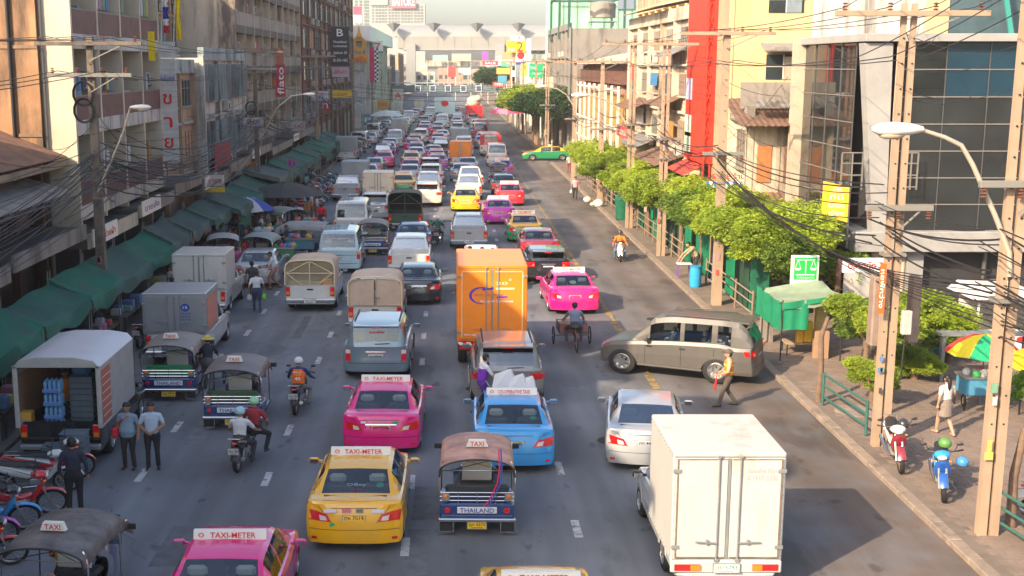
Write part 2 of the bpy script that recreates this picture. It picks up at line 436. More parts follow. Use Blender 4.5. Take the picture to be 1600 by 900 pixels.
# ---------------------------------------------------------------- saloon car
def sedan(name='car', L=4.54, taxi=None, two=False, m='yellow', seats=True, ptxt='หน 7019', pl=plate_y, glass=None, style=0, far=False):
    H = 0
    keys = [(0, .70, .93, .93, .52), (.05, .80, 1.02, 1.02, .58), (.14, .85, 1.06, 1.06, .64), (.30, .865, 1.075, 1.075, .66), (.50, .87, 1.075, 1.085, .66), (.85, .875, 1.06, 1.26, .62),
            (1.25, .88, 1.03, 1.43, .575), (1.75, .88, .99, 1.475, .58), (2.4, .88, .965, 1.47, .58), (2.8, .875, .955, 1.40, .58), (3.2, .87, .95, 1.17, .63),
            (3.52, .865, .95, .97, .66), (3.9, .855, .89, .90, .64), (4.25, .82, .76, .76, .6), (4.45, .74, .64, .64, .55), (L, .64, .56, .56, .5)]
    sh = Shell(L, keys, arches=((.92, .37), (3.62, .37)), side=((1.12, 1.86), (1.95, 2.86)), rear=(.56, 1.20), front=(2.82, 3.46))
    root = thing(name, None, None); M = PT[m]
    add_shell(root, sh, M, glass=glass or carglass)
    underbody(root, .70, L); y0 = -L / 2
    D = lambda q, nm, mm, view='rear', par=root, off=.006, n=6, k=4: obj(nm, sh.drape(q, view, off, n, k), mm, par, 60)
    for sg in (1, -1):
        tl = D([(sg * .84, .93), (sg * .48, .84), (sg * .40, .68), (sg * .80, .70)], 'tail_light', redlens)
        if not far:
            D([(sg * .62, .82), (sg * .50, .79), (sg * .47, .71), (sg * .60, .71)], 'light_lens', clearlens, par=tl, off=.011, n=3, k=3)
            D([(sg * .76, .36), (sg * .66, .36), (sg * .66, .30), (sg * .76, .30)], 'reflector', redlens, n=2, k=2)
            D([(y0 + 2.30, .86), (y0 + 2.14, .86), (y0 + 2.14, .82), (y0 + 2.30, .82)], 'door_handle', M, 'right' if sg > 0 else 'left', off=.02, n=2, k=2)
            hl = D([(sg * .78, .62), (sg * .5, .60), (sg * .5, .50), (sg * .76, .50)], 'headlight', clearlens, 'front')
    D([(-.80, .525), (.80, .525), (.80, .515), (-.80, .515)], 'bumper_seam', ink, n=14, k=1)
    if not far:
        D([(-.40, .965), (.40, .965), (.40, .953), (-.40, .953)], 'trunk_seam', ink, n=8, k=1)
        D([(-.64, 1.0), (-.40, .66), (-.388, .66), (-.628, 1.0)], 'trunk_seam', ink, n=1, k=8); D([(.64, 1.0), (.40, .66), (.388, .66), (.628, 1.0)], 'trunk_seam', ink, n=1, k=8)
        D([(-.34, .865), (.34, .865), (.34, .835), (-.34, .835)], 'chrome_strip', chrome if style else M, off=.022, n=6, k=1)
        for yy in (1.05, 1.90, 2.92):
            for v in ('left', 'right'): D([(y0 + yy, .32), (y0 + yy + .014, .32), (y0 + yy + .014, .93), (y0 + yy, .93)], 'door_seam', ink, v, n=1, k=6, off=.004)
        obj('antenna', MB().tube([(0, y0 + .62, 1.10), (0, y0 + .50, 1.26)], .006, 4), blackpl, root)
        # frames round the glass
        for (a, b, c, d) in (((-.56, 1.105), (.56, 1.105), (.56, 1.085), (-.56, 1.085)),):
            D([a, b, c, d], 'window_frame', blackpl, n=10, k=1)
    plate(root, ptxt, pl, y0 + .045, .745, tilt=-.16)
    if seats:
        obj('parcel_shelf', MB().box(-.6, .6, y0 + .5, y0 + .95, .98, 1.02, .01), seatdk, root)
        obj('cabin_floor', MB().box(-.74, .74, y0 + .5, y0 + 3.4, .5, .55), darkin, root)
        for x in (-.36, .36):
            seat(root, x, y0 + 1.12, .72, seatdk, hr=headrest); seat(root, x, y0 + 2.1, .68, seatdk, hr=seatdk)
    wheel_parts(root, .32, .2, .75, (y0 + .92, y0 + 3.62))
    mirror(root, .88, y0 + 2.92, .97, M if m != 'yellow' else M)
    if taxi:
        s_ = obj('roof_sign', MB().prism([(-.06, 0), (.10, 0), (.07, .16), (-.02, .16)], 'x', -.56, .56), signw, root, loc=(0, y0 + 2.02, 1.49))
        tt = text_mb(taxi, .1, .70, .0).xf(Matrix.Rotation(-.22, 4, 'X')).xf(Matrix.Translation((.05, -.052, .08)))
        obj('lettering', tt, ink_red, s_); tt2 = MB().lathe([(.03, -.004), (.045, -.004)], 8, 'y', (-.44, -.05, .08)); obj('emblem', tt2, ink_red, s_)
    if two: root['two'] = 1
    return root
# ---------------------------------------------------------------- SUV, estate, van, pickup
def suv(name='suv', L=4.7, ra=1.0, m='silver', ptxt='ฎน 4821', pl=plate_w, H=1.78, W=.92, lights='side', rail=True, glass=None, spare=False, upright=False):
    k = .10 if upright else .42
    keys = [(0, W * .86, 1.10, 1.10, W * .70), (.06, W * .94, 1.15, 1.22, W * .72), (.10 + k * .5, W * .98, 1.14, H - .22, W * .73), (.12 + k, W, 1.13, H - .02, W * .74), (1.0, W, 1.20, H + .01, W * .79),
            (2.2, W, 1.16, H, W * .79), (2.85, W, 1.11, H - .10, W * .78), (3.3, W * .99, 1.07, 1.32, W * .79), (3.62, W * .985, 1.03, 1.05, W * .79), (4.1, W * .97, .97, .97, W * .74),
            (L - .2, W * .92, .86, .86, W * .66), (L, W * .76, .74, .74, W * .6)]
    sh = Shell(L, keys, arches=((ra, .44), (3.75, .44)), zb=.32, side=((.5 + k * .5, 1.08), (1.24, 2.0), (2.12, 2.98)), rear=(.075, .10 + k), front=(2.98, 3.56), lean=.05, bow=.08, gh=(.40, .78))
    root = thing(name, None, None); M = PT[m]; y0 = -L / 2
    add_shell(root, sh, M, glass=glass or carglass); underbody(root, W - .18, L, .3, .6)
    D = lambda q, nm, mm, view='rear', par=root, off=.006, n=6, k=4: obj(nm, sh.drape(q, view, off, n, k), mm, par, 60)
    for sg in (1, -1):
        if lights == 'side':
            tl = D([(sg * W * .93, 1.08), (sg * W * .60, 1.02), (sg * W * .62, .84), (sg * W * .93, .86)], 'tail_light', redlens)
            v = 'right' if sg > 0 else 'left'
            D([(y0 + .02, 1.06), (y0 + .34, 1.05), (y0 + .30, .90), (y0 + .02, .86)], 'side_light', redlens, v, par=tl)
            D([(sg * W * .80, .98), (sg * W * .66, .97), (sg * W * .67, .90), (sg * W * .80, .91)], 'light_lens', clearlens, par=tl, off=.012, n=2, k=2)
        else:
            tl = D([(sg * W * .92, 1.02), (sg * W * .76, 1.02), (sg * W * .76, .66), (sg * W * .92, .66)], 'tail_light', redlens)
            D([(sg * W * .91, 1.02), (sg * W * .77, 1.02), (sg * W * .77, .90), (sg * W * .91, .90)], 'light_lens', clearlens, par=tl, off=.012, n=2, k=2)
        for yy in (1.95, 2.9):
            D([(y0 + yy, .98), (y0 + yy + .16, .98), (y0 + yy + .16, .945), (y0 + yy, .945)], 'door_handle', chrome if m == 'grey' else M, 'right' if sg > 0 else 'left', off=.025, n=2, k=2)
        obj('side_step', MB().box(sg * (W - .10), sg * (W + .05), y0 + 1.45, y0 + 3.3, .34, .40, .02), M if m == 'grey' else blackpl, root)
        D([(sg * W * .86, .88), (sg * W * .5, .88), (sg * W * .5, .74), (sg * W * .82, .74)], 'headlight', clearlens, 'front')
        if rail: obj('roof_rail', MB().tube([(sg * W * .68, y0 + .75, H - .02), (sg * W * .68, y0 + .85, H + .055), (sg * W * .68, y0 + 2.5, H + .055), (sg * W * .68, y0 + 2.6, H - .01)], .018, 6), blackpl, root)
    for yy in (1.14, 2.06, 3.08):
        for v in ('left', 'right'): D([(y0 + yy, .40), (y0 + yy + .014, .40), (y0 + yy + .014, 1.05), (y0 + yy, 1.05)], 'door_seam', ink, v, n=1, k=6, off=.004)
    D([(-W * .92, .60), (W * .92, .60), (W * .92, .585), (-W * .92, .585)], 'bumper_seam', ink, n=12, k=1)
    D([(-W * .30, .99), (W * .30, .99), (W * .30, .94), (-W * .30, .94)], 'chrome_strip', chrome, off=.02, n=4, k=1)
    obj('spoiler', MB().box(-W * .70, W * .70, y0 + .02 + k * .55, y0 + .42 + k * .6, H - .06, H + .005, .025), M, root, 50)
    obj('brake_lamp', MB().box(-.14, .14, y0 + .005 + k * .55, y0 + .03 + k * .55, H - .06, H - .03), redlens, root)
    obj('wiper', MB().tube([(-.02, y0 + .03, 1.22), (.38, y0 + .02, 1.25)], .012, 4), blackpl, root)
    plate(root, ptxt, pl, y0 + .035, .80, inkm=ink)
    obj('cabin_floor', MB().box(-W + .14, W - .14, y0 + .25, y0 + 3.5, .6, .66), darkin, root)
    for x in (-.38, .38): seat(root, x, y0 + 1.5, .85, seatdk, hr=seatdk); seat(root, x, y0 + 2.4, .85, seatdk, hr=seatdk)
    wheel_parts(root, .40, .28, W - .13, (y0 + ra, y0 + 3.75), spokes=6); mirror(root, W, y0 + 3.05, 1.12, M)
    return root
def van(name='van', L=4.9, m='white', ptxt='ฮล 5260', H=2.15, W=.92, glass=None, pl=plate_w):
    keys = [(0, W * .90, 1.12, 1.12, W * .80), (.05, W * .95, 1.14, 1.24, W * .80), (.18, W, 1.14, H - .32, W * .78), (.34, W, 1.14, H - .04, W * .74), (.8, W, 1.14, H, W * .76), (2.6, W, 1.12, H, W * .76),
            (3.5, W, 1.10, H - .10, W * .74), (4.1, W * .98, 1.06, 1.62, W * .76), (4.45, W * .95, 1.0, 1.12, W * .76), (4.75, W * .88, .8, .8, W * .7), (L, W * .74, .66, .66, W * .6)]
    sh = Shell(L, keys, arches=((1.05, .38), (4.0, .38)), zb=.26, side=((.45, 1.45), (1.55, 2.6), (2.75, 3.6)), rear=(.06, .26), front=(3.6, 4.4), lean=.03, bow=.06)
    root = thing(name, None, None); M = PT[m]; y0 = -L / 2
    add_shell(root, sh, M, glass=glass or carglass); underbody(root, W - .18, L, .26, .6)
    D = lambda q, nm, mm, view='rear', par=root, off=.006, n=6, k=4: obj(nm, sh.drape(q, view, off, n, k), mm, par, 60)
    for sg in (1, -1):
        tl = D([(sg * W * .95, 1.06), (sg * W * .80, 1.06), (sg * W * .80, .72), (sg * W * .95, .72)], 'tail_light', redlens)
        D([(sg * W * .94, 1.06), (sg * W * .81, 1.06), (sg * W * .81, .95), (sg * W * .94, .95)], 'light_lens', amber, par=tl, off=.012, n=2, k=2)
        D([(sg * W * .84, .80), (sg * W * .5, .80), (sg * W * .5, .66), (sg * W * .80, .66)], 'headlight', clearlens, 'front')
    D([(-W * .92, .52), (W * .92, .52), (W * .92, .50), (-W * .92, .50)], 'bumper_seam', ink, n=12, k=1)
    D([(-W * .78, .92), (W * .78, .92), (W * .78, .905), (-W * .78, .905)], 'door_seam', ink, n=12, k=1)
    D([(-.02, 1.0), (.10, 1.0), (.10, .96), (-.02, .96)], 'door_handle', chrome, off=.02, n=1, k=1)
    plate(root, ptxt, pl, y0 + .015, .80, inkm=ink)
    obj('antenna', MB().tube([(-.15, y0 + .5, H + .02), (-.15, y0 + .42, H + .3)], .006, 4), blackpl, root)
    obj('cabin_floor', MB().box(-W + .14, W - .14, y0 + .3, y0 + 4.1, .6, .66), darkin, root)
    for yy in (.75, 1.7, 2.7):
        for x in (-.45, .45): seat(root, x, y0 + yy, .95, seatdk, .7, hr=headrest)
    wheel_parts(root, .33, .2, W - .12, (y0 + 1.05, y0 + 4.0)); mirror(root, W, y0 + 3.95, 1.15, blackpl)
    return root
def pickup(name='pickup_truck', m='white', ptxt='ถร 1894', crew=False, L=5.1, cover=None, cargo=None, pl=plate_w, W=.88, glass=None, tall=0.):
    c0 = 1.55 if crew else 2.15                        # where the cab starts
    H = 1.72; rail_ = 1.12
    keys = [(0, W * .93, rail_, rail_, W * .8), (.04, W * .97, rail_, rail_, W * .8), (.3, W, rail_, rail_, W * .8), (c0 - .12, W, rail_, rail_, W * .8), (c0, W, rail_, rail_ + .02, W * .80), (c0 + .16, W, rail_ - .01, H - .12, W * .72),
            (c0 + .30, W, rail_ - .01, H, W * .70), (3.1, W, 1.08, H, W * .70), (3.35, W, 1.07, H - .06, W * .70), (3.75, W, 1.05, 1.36, W * .74), (4.0, W * .985, 1.03, 1.05, W * .78), (4.4, W * .96, .98, .98, W * .74), (4.85, W * .9, .84, .84, W * .66), (L, W * .76, .70, .70, W * .6)]
    sh = Shell(L, keys, arches=((1.05, .41), (4.0, .41)), zb=.34, side=((c0 + .22, 2.55), (2.64, 3.4)) if crew else ((c0 + .22, 3.4),), rear=(c0 + .02, c0 + .20), front=(3.4, 3.92), bed=(.07, c0 - .14), floor=.68, lean=.0, bow=.02)
    root = thing(name, None, None); M = PT[m]; y0 = -L / 2
    add_shell(root, sh, M, glass=glass or palegl); underbody(root, W - .2, L, .36, .62)
    D = lambda q, nm, mm, view='rear', par=root, off=.006, n=6, k=4: obj(nm, sh.drape(q, view, off, n, k), mm, par, 60)
    obj('tailgate', MB().box(-W * .76, W * .76, y0 - .022, y0 + .0, .60, rail_ - .005, .012), M, root, 50)
    obj('tailgate_handle', MB().box(-.11, .11, y0 - .045, y0 - .023, .92, .99, .01), blackpl, root)
    for sg in (1, -1):
        tl = obj('tail_light', MB().box(sg * W * .79, sg * W * .955, y0 - .018, y0 + .06, .66, 1.06, .02), redlens, root, 50)
        obj('light_lens', MB().box(sg * W * .81, sg * W * .94, y0 - .024, y0 - .012, .74, .86, .004), amber, tl)
        D([(sg * W * .84, .84), (sg * W * .5, .84), (sg * W * .5, .70), (sg * W * .80, .70)], 'headlight', clearlens, 'front')
        D([(y0 + 2.62, .94), (y0 + 2.78, .94), (y0 + 2.78, .90), (y0 + 2.62, .90)], 'door_handle', M, 'right' if sg > 0 else 'left', off=.02, n=2, k=2)
        for yy in (c0 + .14, 2.58, 3.5) if crew else (2.4, 3.5):
            D([(y0 + yy, .44), (y0 + yy + .014, .44), (y0 + yy + .014, 1.03), (y0 + yy, 1.03)], 'door_seam', ink, 'right' if sg > 0 else 'left', n=1, k=6, off=.004)
    bp = obj('rear_bumper', MB().box(-W * .98, W * .98, y0 - .12, y0 + .06, .42, .56, .03), chrome if m in ('silver', 'white') else steelm, root, 50)
    plate(root, ptxt, pl, y0 - .13, .50, inkm=ink)
    obj('cabin_floor', MB().box(-W + .14, W - .14, y0 + c0 + .2, y0 + 3.8, .6, .66), darkin, root)
    for x in (-.36, .36): seat(root, x, y0 + 2.75, .78, seatdk, hr=seatdk)
    wheel_parts(root, .36, .24, W - .13, (y0 + 1.05, y0 + 4.0)); mirror(root, W, y0 + 3.45, 1.10, blackpl)
    y1 = y0 + c0 - .15
    if cover in ('mesh', 'canvas', 'dark'):            # hooped canvas top over the bed
        T = 1.98 + tall; cm = PT['canvasdk'] if cover == 'dark' else PT['canvas']; fm = PT['dkgreen'] if cover == 'dark' else mat('hoop_cream', (.66, .55, .36), .5)
        prof = [(-W * .97, rail_ + .02), (-W * .97, T - .36), (-W * .93, T - .20), (-W * .80, T - .08), (-W * .55, T - .03), (0, T), (W * .55, T - .03), (W * .80, T - .08), (W * .93, T - .20), (W * .97, T - .36), (W * .97, rail_ + .02)]
        cv = MB().grid([[(x, y0 - .02 + (y1 - y0) * t, z + .012 * math.sin(i * 7 + t * 9)) for i, (x, z) in enumerate(prof)] for t in [q / 8 for q in range(9)]], flip=True)
        cv.grid([[(x * .985, y0 - .02 + (y1 - y0) * t, z - .012) for x, z in prof] for t in [0, 1]])
        obj('canvas_cover', cv, cm, root, 50)
        if cover == 'mesh' or cover == 'dark': obj('front_screen', MB().prism(prof, 'y', y1 - .03, y1), cm if cover == 'mesh' else darkin, root)
        hp = obj('hoop', MB().tube([(x, y0 - .05, z) for x, z in prof], .028, 6), fm, root, 50)
        if cover in ('mesh', 'dark'):
            b = MB(); top = T - .06; mid = (rail_ + T) / 2 - .02
            b.tube([(0, y0 - .06, top), (0, y0 - .06, rail_)], .02, 5); b.tube([(-W * .94, y0 - .06, mid), (W * .94, y0 - .06, mid)], .02, 5)
            for sg in (1, -1):
                b.tube([(sg * .02, y0 - .06, top), (sg * W * .9, y0 - .06, mid)], .02, 5)
                if cover == 'mesh': b.tube([(sg * W * .9, y0 - .06, mid), (sg * .28, y0 - .06, rail_ + .03)], .02, 5)
            obj('brace', b, fm, root, 50)
            b = MB()
            if cover == 'mesh':
                for i in range(-16, 17):
                    x = i * W * .057; b.box(x - .004, x + .004, y0 - .055, y0 - .047, rail_ + .02, T - .06 - .16 * (abs(i) / 16) ** 4)
                for i in range(15): z = rail_ + .05 + i * (T - rail_ - .18) / 14; b.box(-W * .93, W * .93, y0 - .05, y0 - .042, z - .004, z + .004)
                obj('wire_mesh', b, fm, root)['kind'] = 'stuff'
                for i, x in enumerate((-.58, -.2, .18)): obj('carton', MB().box(x - .17, x + .17, y0 + .1, y0 + .45, .69, 1.28 + .03 * (i % 2), .01), mat('carton', (.42, .36, .26), .9, var=.15), root)
                obj('sack', MB().box(.38, .74, y0 + .08, y0 + .4, .7, 1.36, .08), mat('sack_orange', (.75, .28, .04), .8), root, 60)
        else:
            for sg in (1, -1):
                q = [(sg * .03, rail_ + .02), (sg * W * .93, rail_ + .02), (sg * W * .93, T - .38), (sg * W * .86, T - .2), (sg * W * .70, T - .12), (sg * .03, T - .07)]
                obj('rear_door', MB().prism(q if sg > 0 else q[::-1], 'y', y0 - .045, y0 - .02), cm, root)
                obj('door_frame', MB().tube([(x, y0 - .06, z) for x, z in q] + [(q[0][0], y0 - .06, q[0][1])], .016, 5), mat('hoop_tan', (.46, .33, .22), .6), root, 50)
            obj('latch', MB().box(-.04, .16, y0 - .09, y0 - .06, 1.42, 1.46, .008), steelm, root)
    if cover == 'box':
        T = 2.35 + tall; bm = PT[cargo or 'boxgrey']
        box_body(root, bm, y0 - .03, y1 + .05, .62 + .5, T, W * 1.03, door=bm)
    if cover == 'canopy':                             # fibreglass top level with the cab
        k2 = [(0, W * .95, rail_ + .01, rail_ + .02, W * .8), (.16, W * .96, rail_ + .01, H - .1, W * .74), (.3, W * .97, rail_ + .01, H + .01, W * .72), (c0 - .02, W * .97, rail_ + .01, H + .01, W * .71)]
        s2 = Shell(c0 + .08, k2 + [(c0 + .08, W * .97, rail_ + .01, H, W * .71)], zb=rail_ - .05, side=((.35, c0 - .25),), rear=(.03, .2), lean=0, bow=.01)
        for nm, q, mm in (('canopy_base', s2.lo, M), ('canopy', s2.up, M)):
            obj(nm, q.xf(Matrix.Translation((0, -(L - c0 - .08) / 2, 0))), mm, root, 38)
        panes(root, s2, carglass, -(L - c0 - .08) / 2)
    if cargo == 'people': pass
    return root
def box_body(root, bm, y0, y1, z0, z1, W, door=None, bars=True, rim=None, cx=0., ribs=0):
    o = obj('cargo_box', MB().box(-W, W, y0, y1, z0, z1, .025), bm, root, 50)
    fm = rim or bm
    for sg in (1, -1):
        d = obj('rear_door', MB().box(sg * .03, sg * (W - .07), y0 - .028, y0 - .002, z0 + .10, z1 - .11, .008), door or bm, root, 50)
        if bars:
            obj('lock_bar', MB().tube([(sg * .17, y0 - .05, z0 + .04), (sg * .17, y0 - .05, z1 - .06)], .017, 6).box(sg * .17 - .035, sg * .17 + .035, y0 - .07, y0 - .028, z1 - .10, z1 - .05, .006).box(sg * .17 - .04, sg * .17 + .04, y0 - .07, y0 - .028, z0 + .03, z0 + .09, .006), steelm, d, 50)
            obj('door_handle', MB().obox((sg * .17, y0 - .075, z0 + .42), (sg * .52, y0 - .075, z0 + .44), .03, .02).box(sg * .33 - .02, sg * .33 + .02, y0 - .08, y0 - .03, z0 + .38, z0 + .48, .005), steelm, d)
            for zz in (z0 + .28, z1 - .4): obj('hinge', MB().box(sg * (W - .13), sg * (W + .005), y0 - .045, y0 - .02, zz, zz + .08, .006), steelm, d)
    obj('door_seal', MB().box(-.022, .022, y0 - .034, y0 - .002, z0 + .10, z1 - .11, .006), steelm, root)
    fr = MB().box(-W + .01, W - .01, y0 - .02, y0 - .002, z1 - .085, z1 - .075).box(-W + .01, W - .01, y0 - .02, y0 - .002, z0 + .07, z0 + .08)
    obj('frame_joint', fr, steelm, root)
    for i in range(ribs):
        y = y0 + (i + .5) * (y1 - y0) / ribs
        for sg in (1, -1): obj('rib', MB().box(sg * W, sg * (W + .018), y - .02, y + .02, z0 + .05, z1 - .05), bm, root)
    return o
def box_truck(name='box_truck', m='orange', bm='orange', z0=.95, z1=3.45, W=1.05, Lb=4.6, cab='white'):
    root = thing(name, None, None); y0 = -(Lb + 1.9) / 2; M = PT[m]
    box_body(root, PT[bm], y0, y0 + Lb, z0, z1, W, rim=M, ribs=0)
    obj('chassis', MB().box(-.4, .4, y0 + .1, -y0 - .3, .5, z0 - .03).box(-W + .05, W - .05, y0 + .05, y0 + .14, .62, z0 - .03), blackpl, root)
    keys = [(0, W * .92, 1.2, 2.2, W * .84), (.08, W * .94, 1.2, 2.32, W * .84), (1.1, W * .94, 1.2, 2.3, W * .84), (1.35, W * .94, 1.2, 2.0, W * .85), (1.65, W * .92, 1.15, 1.3, W * .85), (1.75, W * .86, 1.0, 1.0, W * .8)]
    s2 = Shell(1.75, keys, arches=((.9, .44),), zb=.5, side=((.3, 1.2),), front=(1.15, 1.66), lean=0, bow=.03)
    for nm, q, mm in (('cab', s2.lo, PT[cab]), ('cab_roof', s2.up, PT[cab])):
        obj(nm, q.xf(Matrix.Translation((0, -y0 - .875, 0))), mm, root, 38)
    panes(root, s2, carglass, -y0 - .875)
    wheel_parts(root, .42, .26, W - .16, (y0 + 1.1, -y0 - .9)); mirror(root, W, -y0 - .6, 1.6, blackpl)
    for sg in (1, -1):
        tl = obj('tail_light', MB().box(sg * (W - .36), sg * (W - .06), y0 + .0, y0 + .05, .68, .80, .01), redlens, root)
    return root
# ---------------------------------------------------------------- three-wheeled taxi
def tuktuk(name='tuk_tuk', label=None, roof=None, panel=None, ptxt='ภท 3573', sign='TAXI', bench=None, ribbon=False, word='THAILAND', driver=True):
    root = thing(name, None, None); M = panel or PT['navy']; RF = roof or mat('tuk_roof', (.22, .19, .17), .55, var=.3, sc_=3)
    L = 2.9; y0 = -L / 2; W = .68
    # lower tub with rounded rear panel
    b = MB().box(-W, W, y0 + .05, y0 + .95, .38, .72, .04).box(-W, -W + .05, y0 + .9, y0 + 1.75, .36, .46, .01).box(W - .05, W, y0 + .9, y0 + 1.75, .36, .46, .01).box(-W, W, y0 + .9, y0 + 1.9, .32, .38)
    obj('body_tub', b, M, root, 40)
    nose = MB(); sec = []
    for t, w, h in ((1.85, .45, .95), (2.3, .36, .95), (2.62, .25, .82), (2.72, .14, .66)):
        sec.append([(x * w, y0 + t, z) for x, z in ((-1, .38), (-1, h - .15), (-.7, h), (0, h + .04), (.7, h), (1, h - .15), (1, .38))])
    obj('front_cowl', nose.grid(sec, flip=True), M, root, 40)
    rail_ = MB()
    for z in (.78, .87, .96): rail_.tube([(-W, y0 + .5, z), (-W, y0 + .08, z), (W, y0 + .08, z), (W, y0 + .5, z)], .013, 5)
    for x in (-W, -.34, 0, .34, W): rail_.tube([(x, y0 + .08, .7), (x, y0 + .08, 1.0)], .012, 5)
    obj('rail', rail_, chrome, root, 50)
    obj('bumper', MB().box(-W - .03, W + .03, y0 - .07, y0 + .03, .34, .42, .02), chrome, root, 50)
    obj('seat_back', MB().box(-.58, .58, y0 + .16, y0 + .26, .72, 1.10, .05), bench or mat('bench_dark', (.03, .035, .04), .5), root, 50)
    obj('seat', MB().box(-.58, .58, y0 + .24, y0 + .75, .66, .76, .04), bench or mat('bench_dark', (.03, .035, .04), .5), root, 50)
    pn = obj('name_panel', MB().box(-.36, .36, y0 - .005, y0 + .03, .52, .66, .006), plate_w, root)
    obj('lettering', text_mb(word, .1, .62, .0).xf(Matrix.Translation((0, y0 - .012, .59))), ink_blue if word == 'THAILAND' else ink_red, pn)
    for sg in (1, -1):
        tl = obj('tail_light', MB().lathe([(.001, -.03), (.05, -.025), (.06, 0), (.06, .03)], 12, 'y', (sg * .54, y0, .58)), redlens, root, 50)
        obj('lamp_box', MB().box(sg * .50, sg * .64, y0 + .03, y0 + .07, .78, .95, .01), steelm, root); obj('light_lens', MB().lathe([(.001, -.02), (.045, -.01), (.05, .02)], 10, 'y', (sg * .57, y0 + .02, .90)), amber, root, 50)
        fl = obj('mudflap', MB().box(sg * .42, sg * .70, y0 + .02, y0 + .04, .10, .36), blackpl, root)
        obj('flap_trim', MB().box(sg * .42, sg * .44, y0 + .0, y0 + .02, .08, .36).box(sg * .68, sg * .70, y0 + .0, y0 + .02, .08, .36).box(sg * .42, sg * .70, y0 + .0, y0 + .02, .08, .11), chrome, fl)
        obj('post', MB().tube([(sg * W, y0 + .08, .95), (sg * W, y0 + .06, 1.45), (sg * (W - .08), y0 + .10, 1.66)], .02, 6), chrome, root, 50); obj('post', MB().tube([(sg * W, y0 + 1.55, .45), (sg * (W - .02), y0 + 1.6, 1.60)], .016, 6), chrome, root, 50)
        obj('mirror', MB().tube([(sg * .5, y0 + 2.0, 1.2), (sg * .72, y0 + 1.95, 1.38)], .01, 4).box(sg * .68, sg * .82, y0 + 1.93, y0 + 1.96, 1.34, 1.46, .01), blackpl, root)
    plate(root, ptxt, plate_y, y0 - .03, .26, w=.34, h=.15)
    # roof: vinyl over hoops
    rows = []
    for i in range(11):
        t = i / 10; y = y0 - .10 + t * 2.35; zc = 1.74 + .10 * math.sin(math.pi * min(1, t * .9 + .1)) - (.22 * max(0, t - .8) / .2 if t > .8 else 0)
        rows.append([(W * 1.0 * math.sin(a) if abs(a) < 1.5 else W * 1.0 * (1 if a > 0 else -1), y, zc - .27 * (1 - math.cos(a)) - (.12 if abs(a) > 1.5 else 0)) for a in [(-1.57 + 3.14 * k / 12) for k in range(13)]])
    rf = MB().grid(rows, flip=True); rf.grid([[(x * .985, y, z - .018) for x, y, z in r] for r in rows]); obj('roof', rf, RF, root, 50)
    obj('roof_edge', MB().tube([(x, y - .01, z - .005) for x, y, z in rows[0]], .02, 6), blackpl, root, 50)
    obj('roof_frame', MB().tube([(-W * .95, y0 + .1, 1.5), (-W * .95, y0 + 2.0, 1.5)], .012, 5).tube([(W * .95, y0 + .1, 1.5), (W * .95, y0 + 2.0, 1.5)], .012, 5).tube([(-W * .95, y0 + .1, 1.45), (W * .95, y0 + .1, 1.45)], .012, 5).tube([(-.5, y0 + .1, 1.45), (.5, y0 + 1.0, 1.45)], .009, 5).tube([(.5, y0 + .1, 1.45), (-.5, y0 + 1.0, 1.45)], .009, 5), chrome, root, 50)
    obj('windscreen', MB().box(-.55, .55, y0 + 2.0, y0 + 2.01, 1.0, 1.6), carglass, root); obj('partition', MB().box(-.28, .28, y0 + 1.30, y0 + 1.34, .8, 1.28, .02), headrest, root, 50)
    obj('driver_seat', MB().box(-.35, .35, y0 + 1.3, y0 + 1.7, .6, .72, .04), seatdk, root, 50)
    hb = MB().tube([(-.33, y0 + 1.9, 1.05), (-.1, y0 + 2.05, 1.08), (.1, y0 + 2.05, 1.08), (.33, y0 + 1.9, 1.05)], .014, 5).tube([(0, y0 + 2.05, 1.08), (0, y0 + 2.4, .5)], .025, 6); obj('handlebar', hb, blackpl, root, 50)
    if sign:
        s_ = obj('roof_sign', MB().prism([(-.20, 0), (.20, 0), (.15, .15), (-.15, .15)], 'y', -.05, .05), signw, root, loc=(0, y0 + .55, 1.85))
        obj('lettering', text_mb(sign, .1, .25, .0).xf(Matrix.Translation((0, -.056, .07))), ink_red, s_)
    if ribbon:
        for k, (c, dx) in enumerate((((.75, .03, .10), 0), ((.05, .10, .5), .04))):
            pth = [(.38 + dx, y0 - .12, 2.0), (.40 + dx, y0 - .16, 1.6), (.36 + dx + .02 * k, y0 - .14, 1.25), (.22 + dx, y0 - .1, .85), (.12 + dx * 2, y0 - .08, .70)]
            obj('ribbon', MB().tube(pth, .014, 5), mat('ribbon_%d' % k, c, .7), root, 50)
    wheel_parts(root, .25, .14, W - .12, (y0 + .5,), spokes=5)
    ty = obj('wheel', MB().lathe([(.15, -.06), (.24, -.05), (.25, 0), (.24, .05), (.15, .06)], 16, 'x'), rubber, root, 40, loc=(0, y0 + 2.5, .25))
    return root
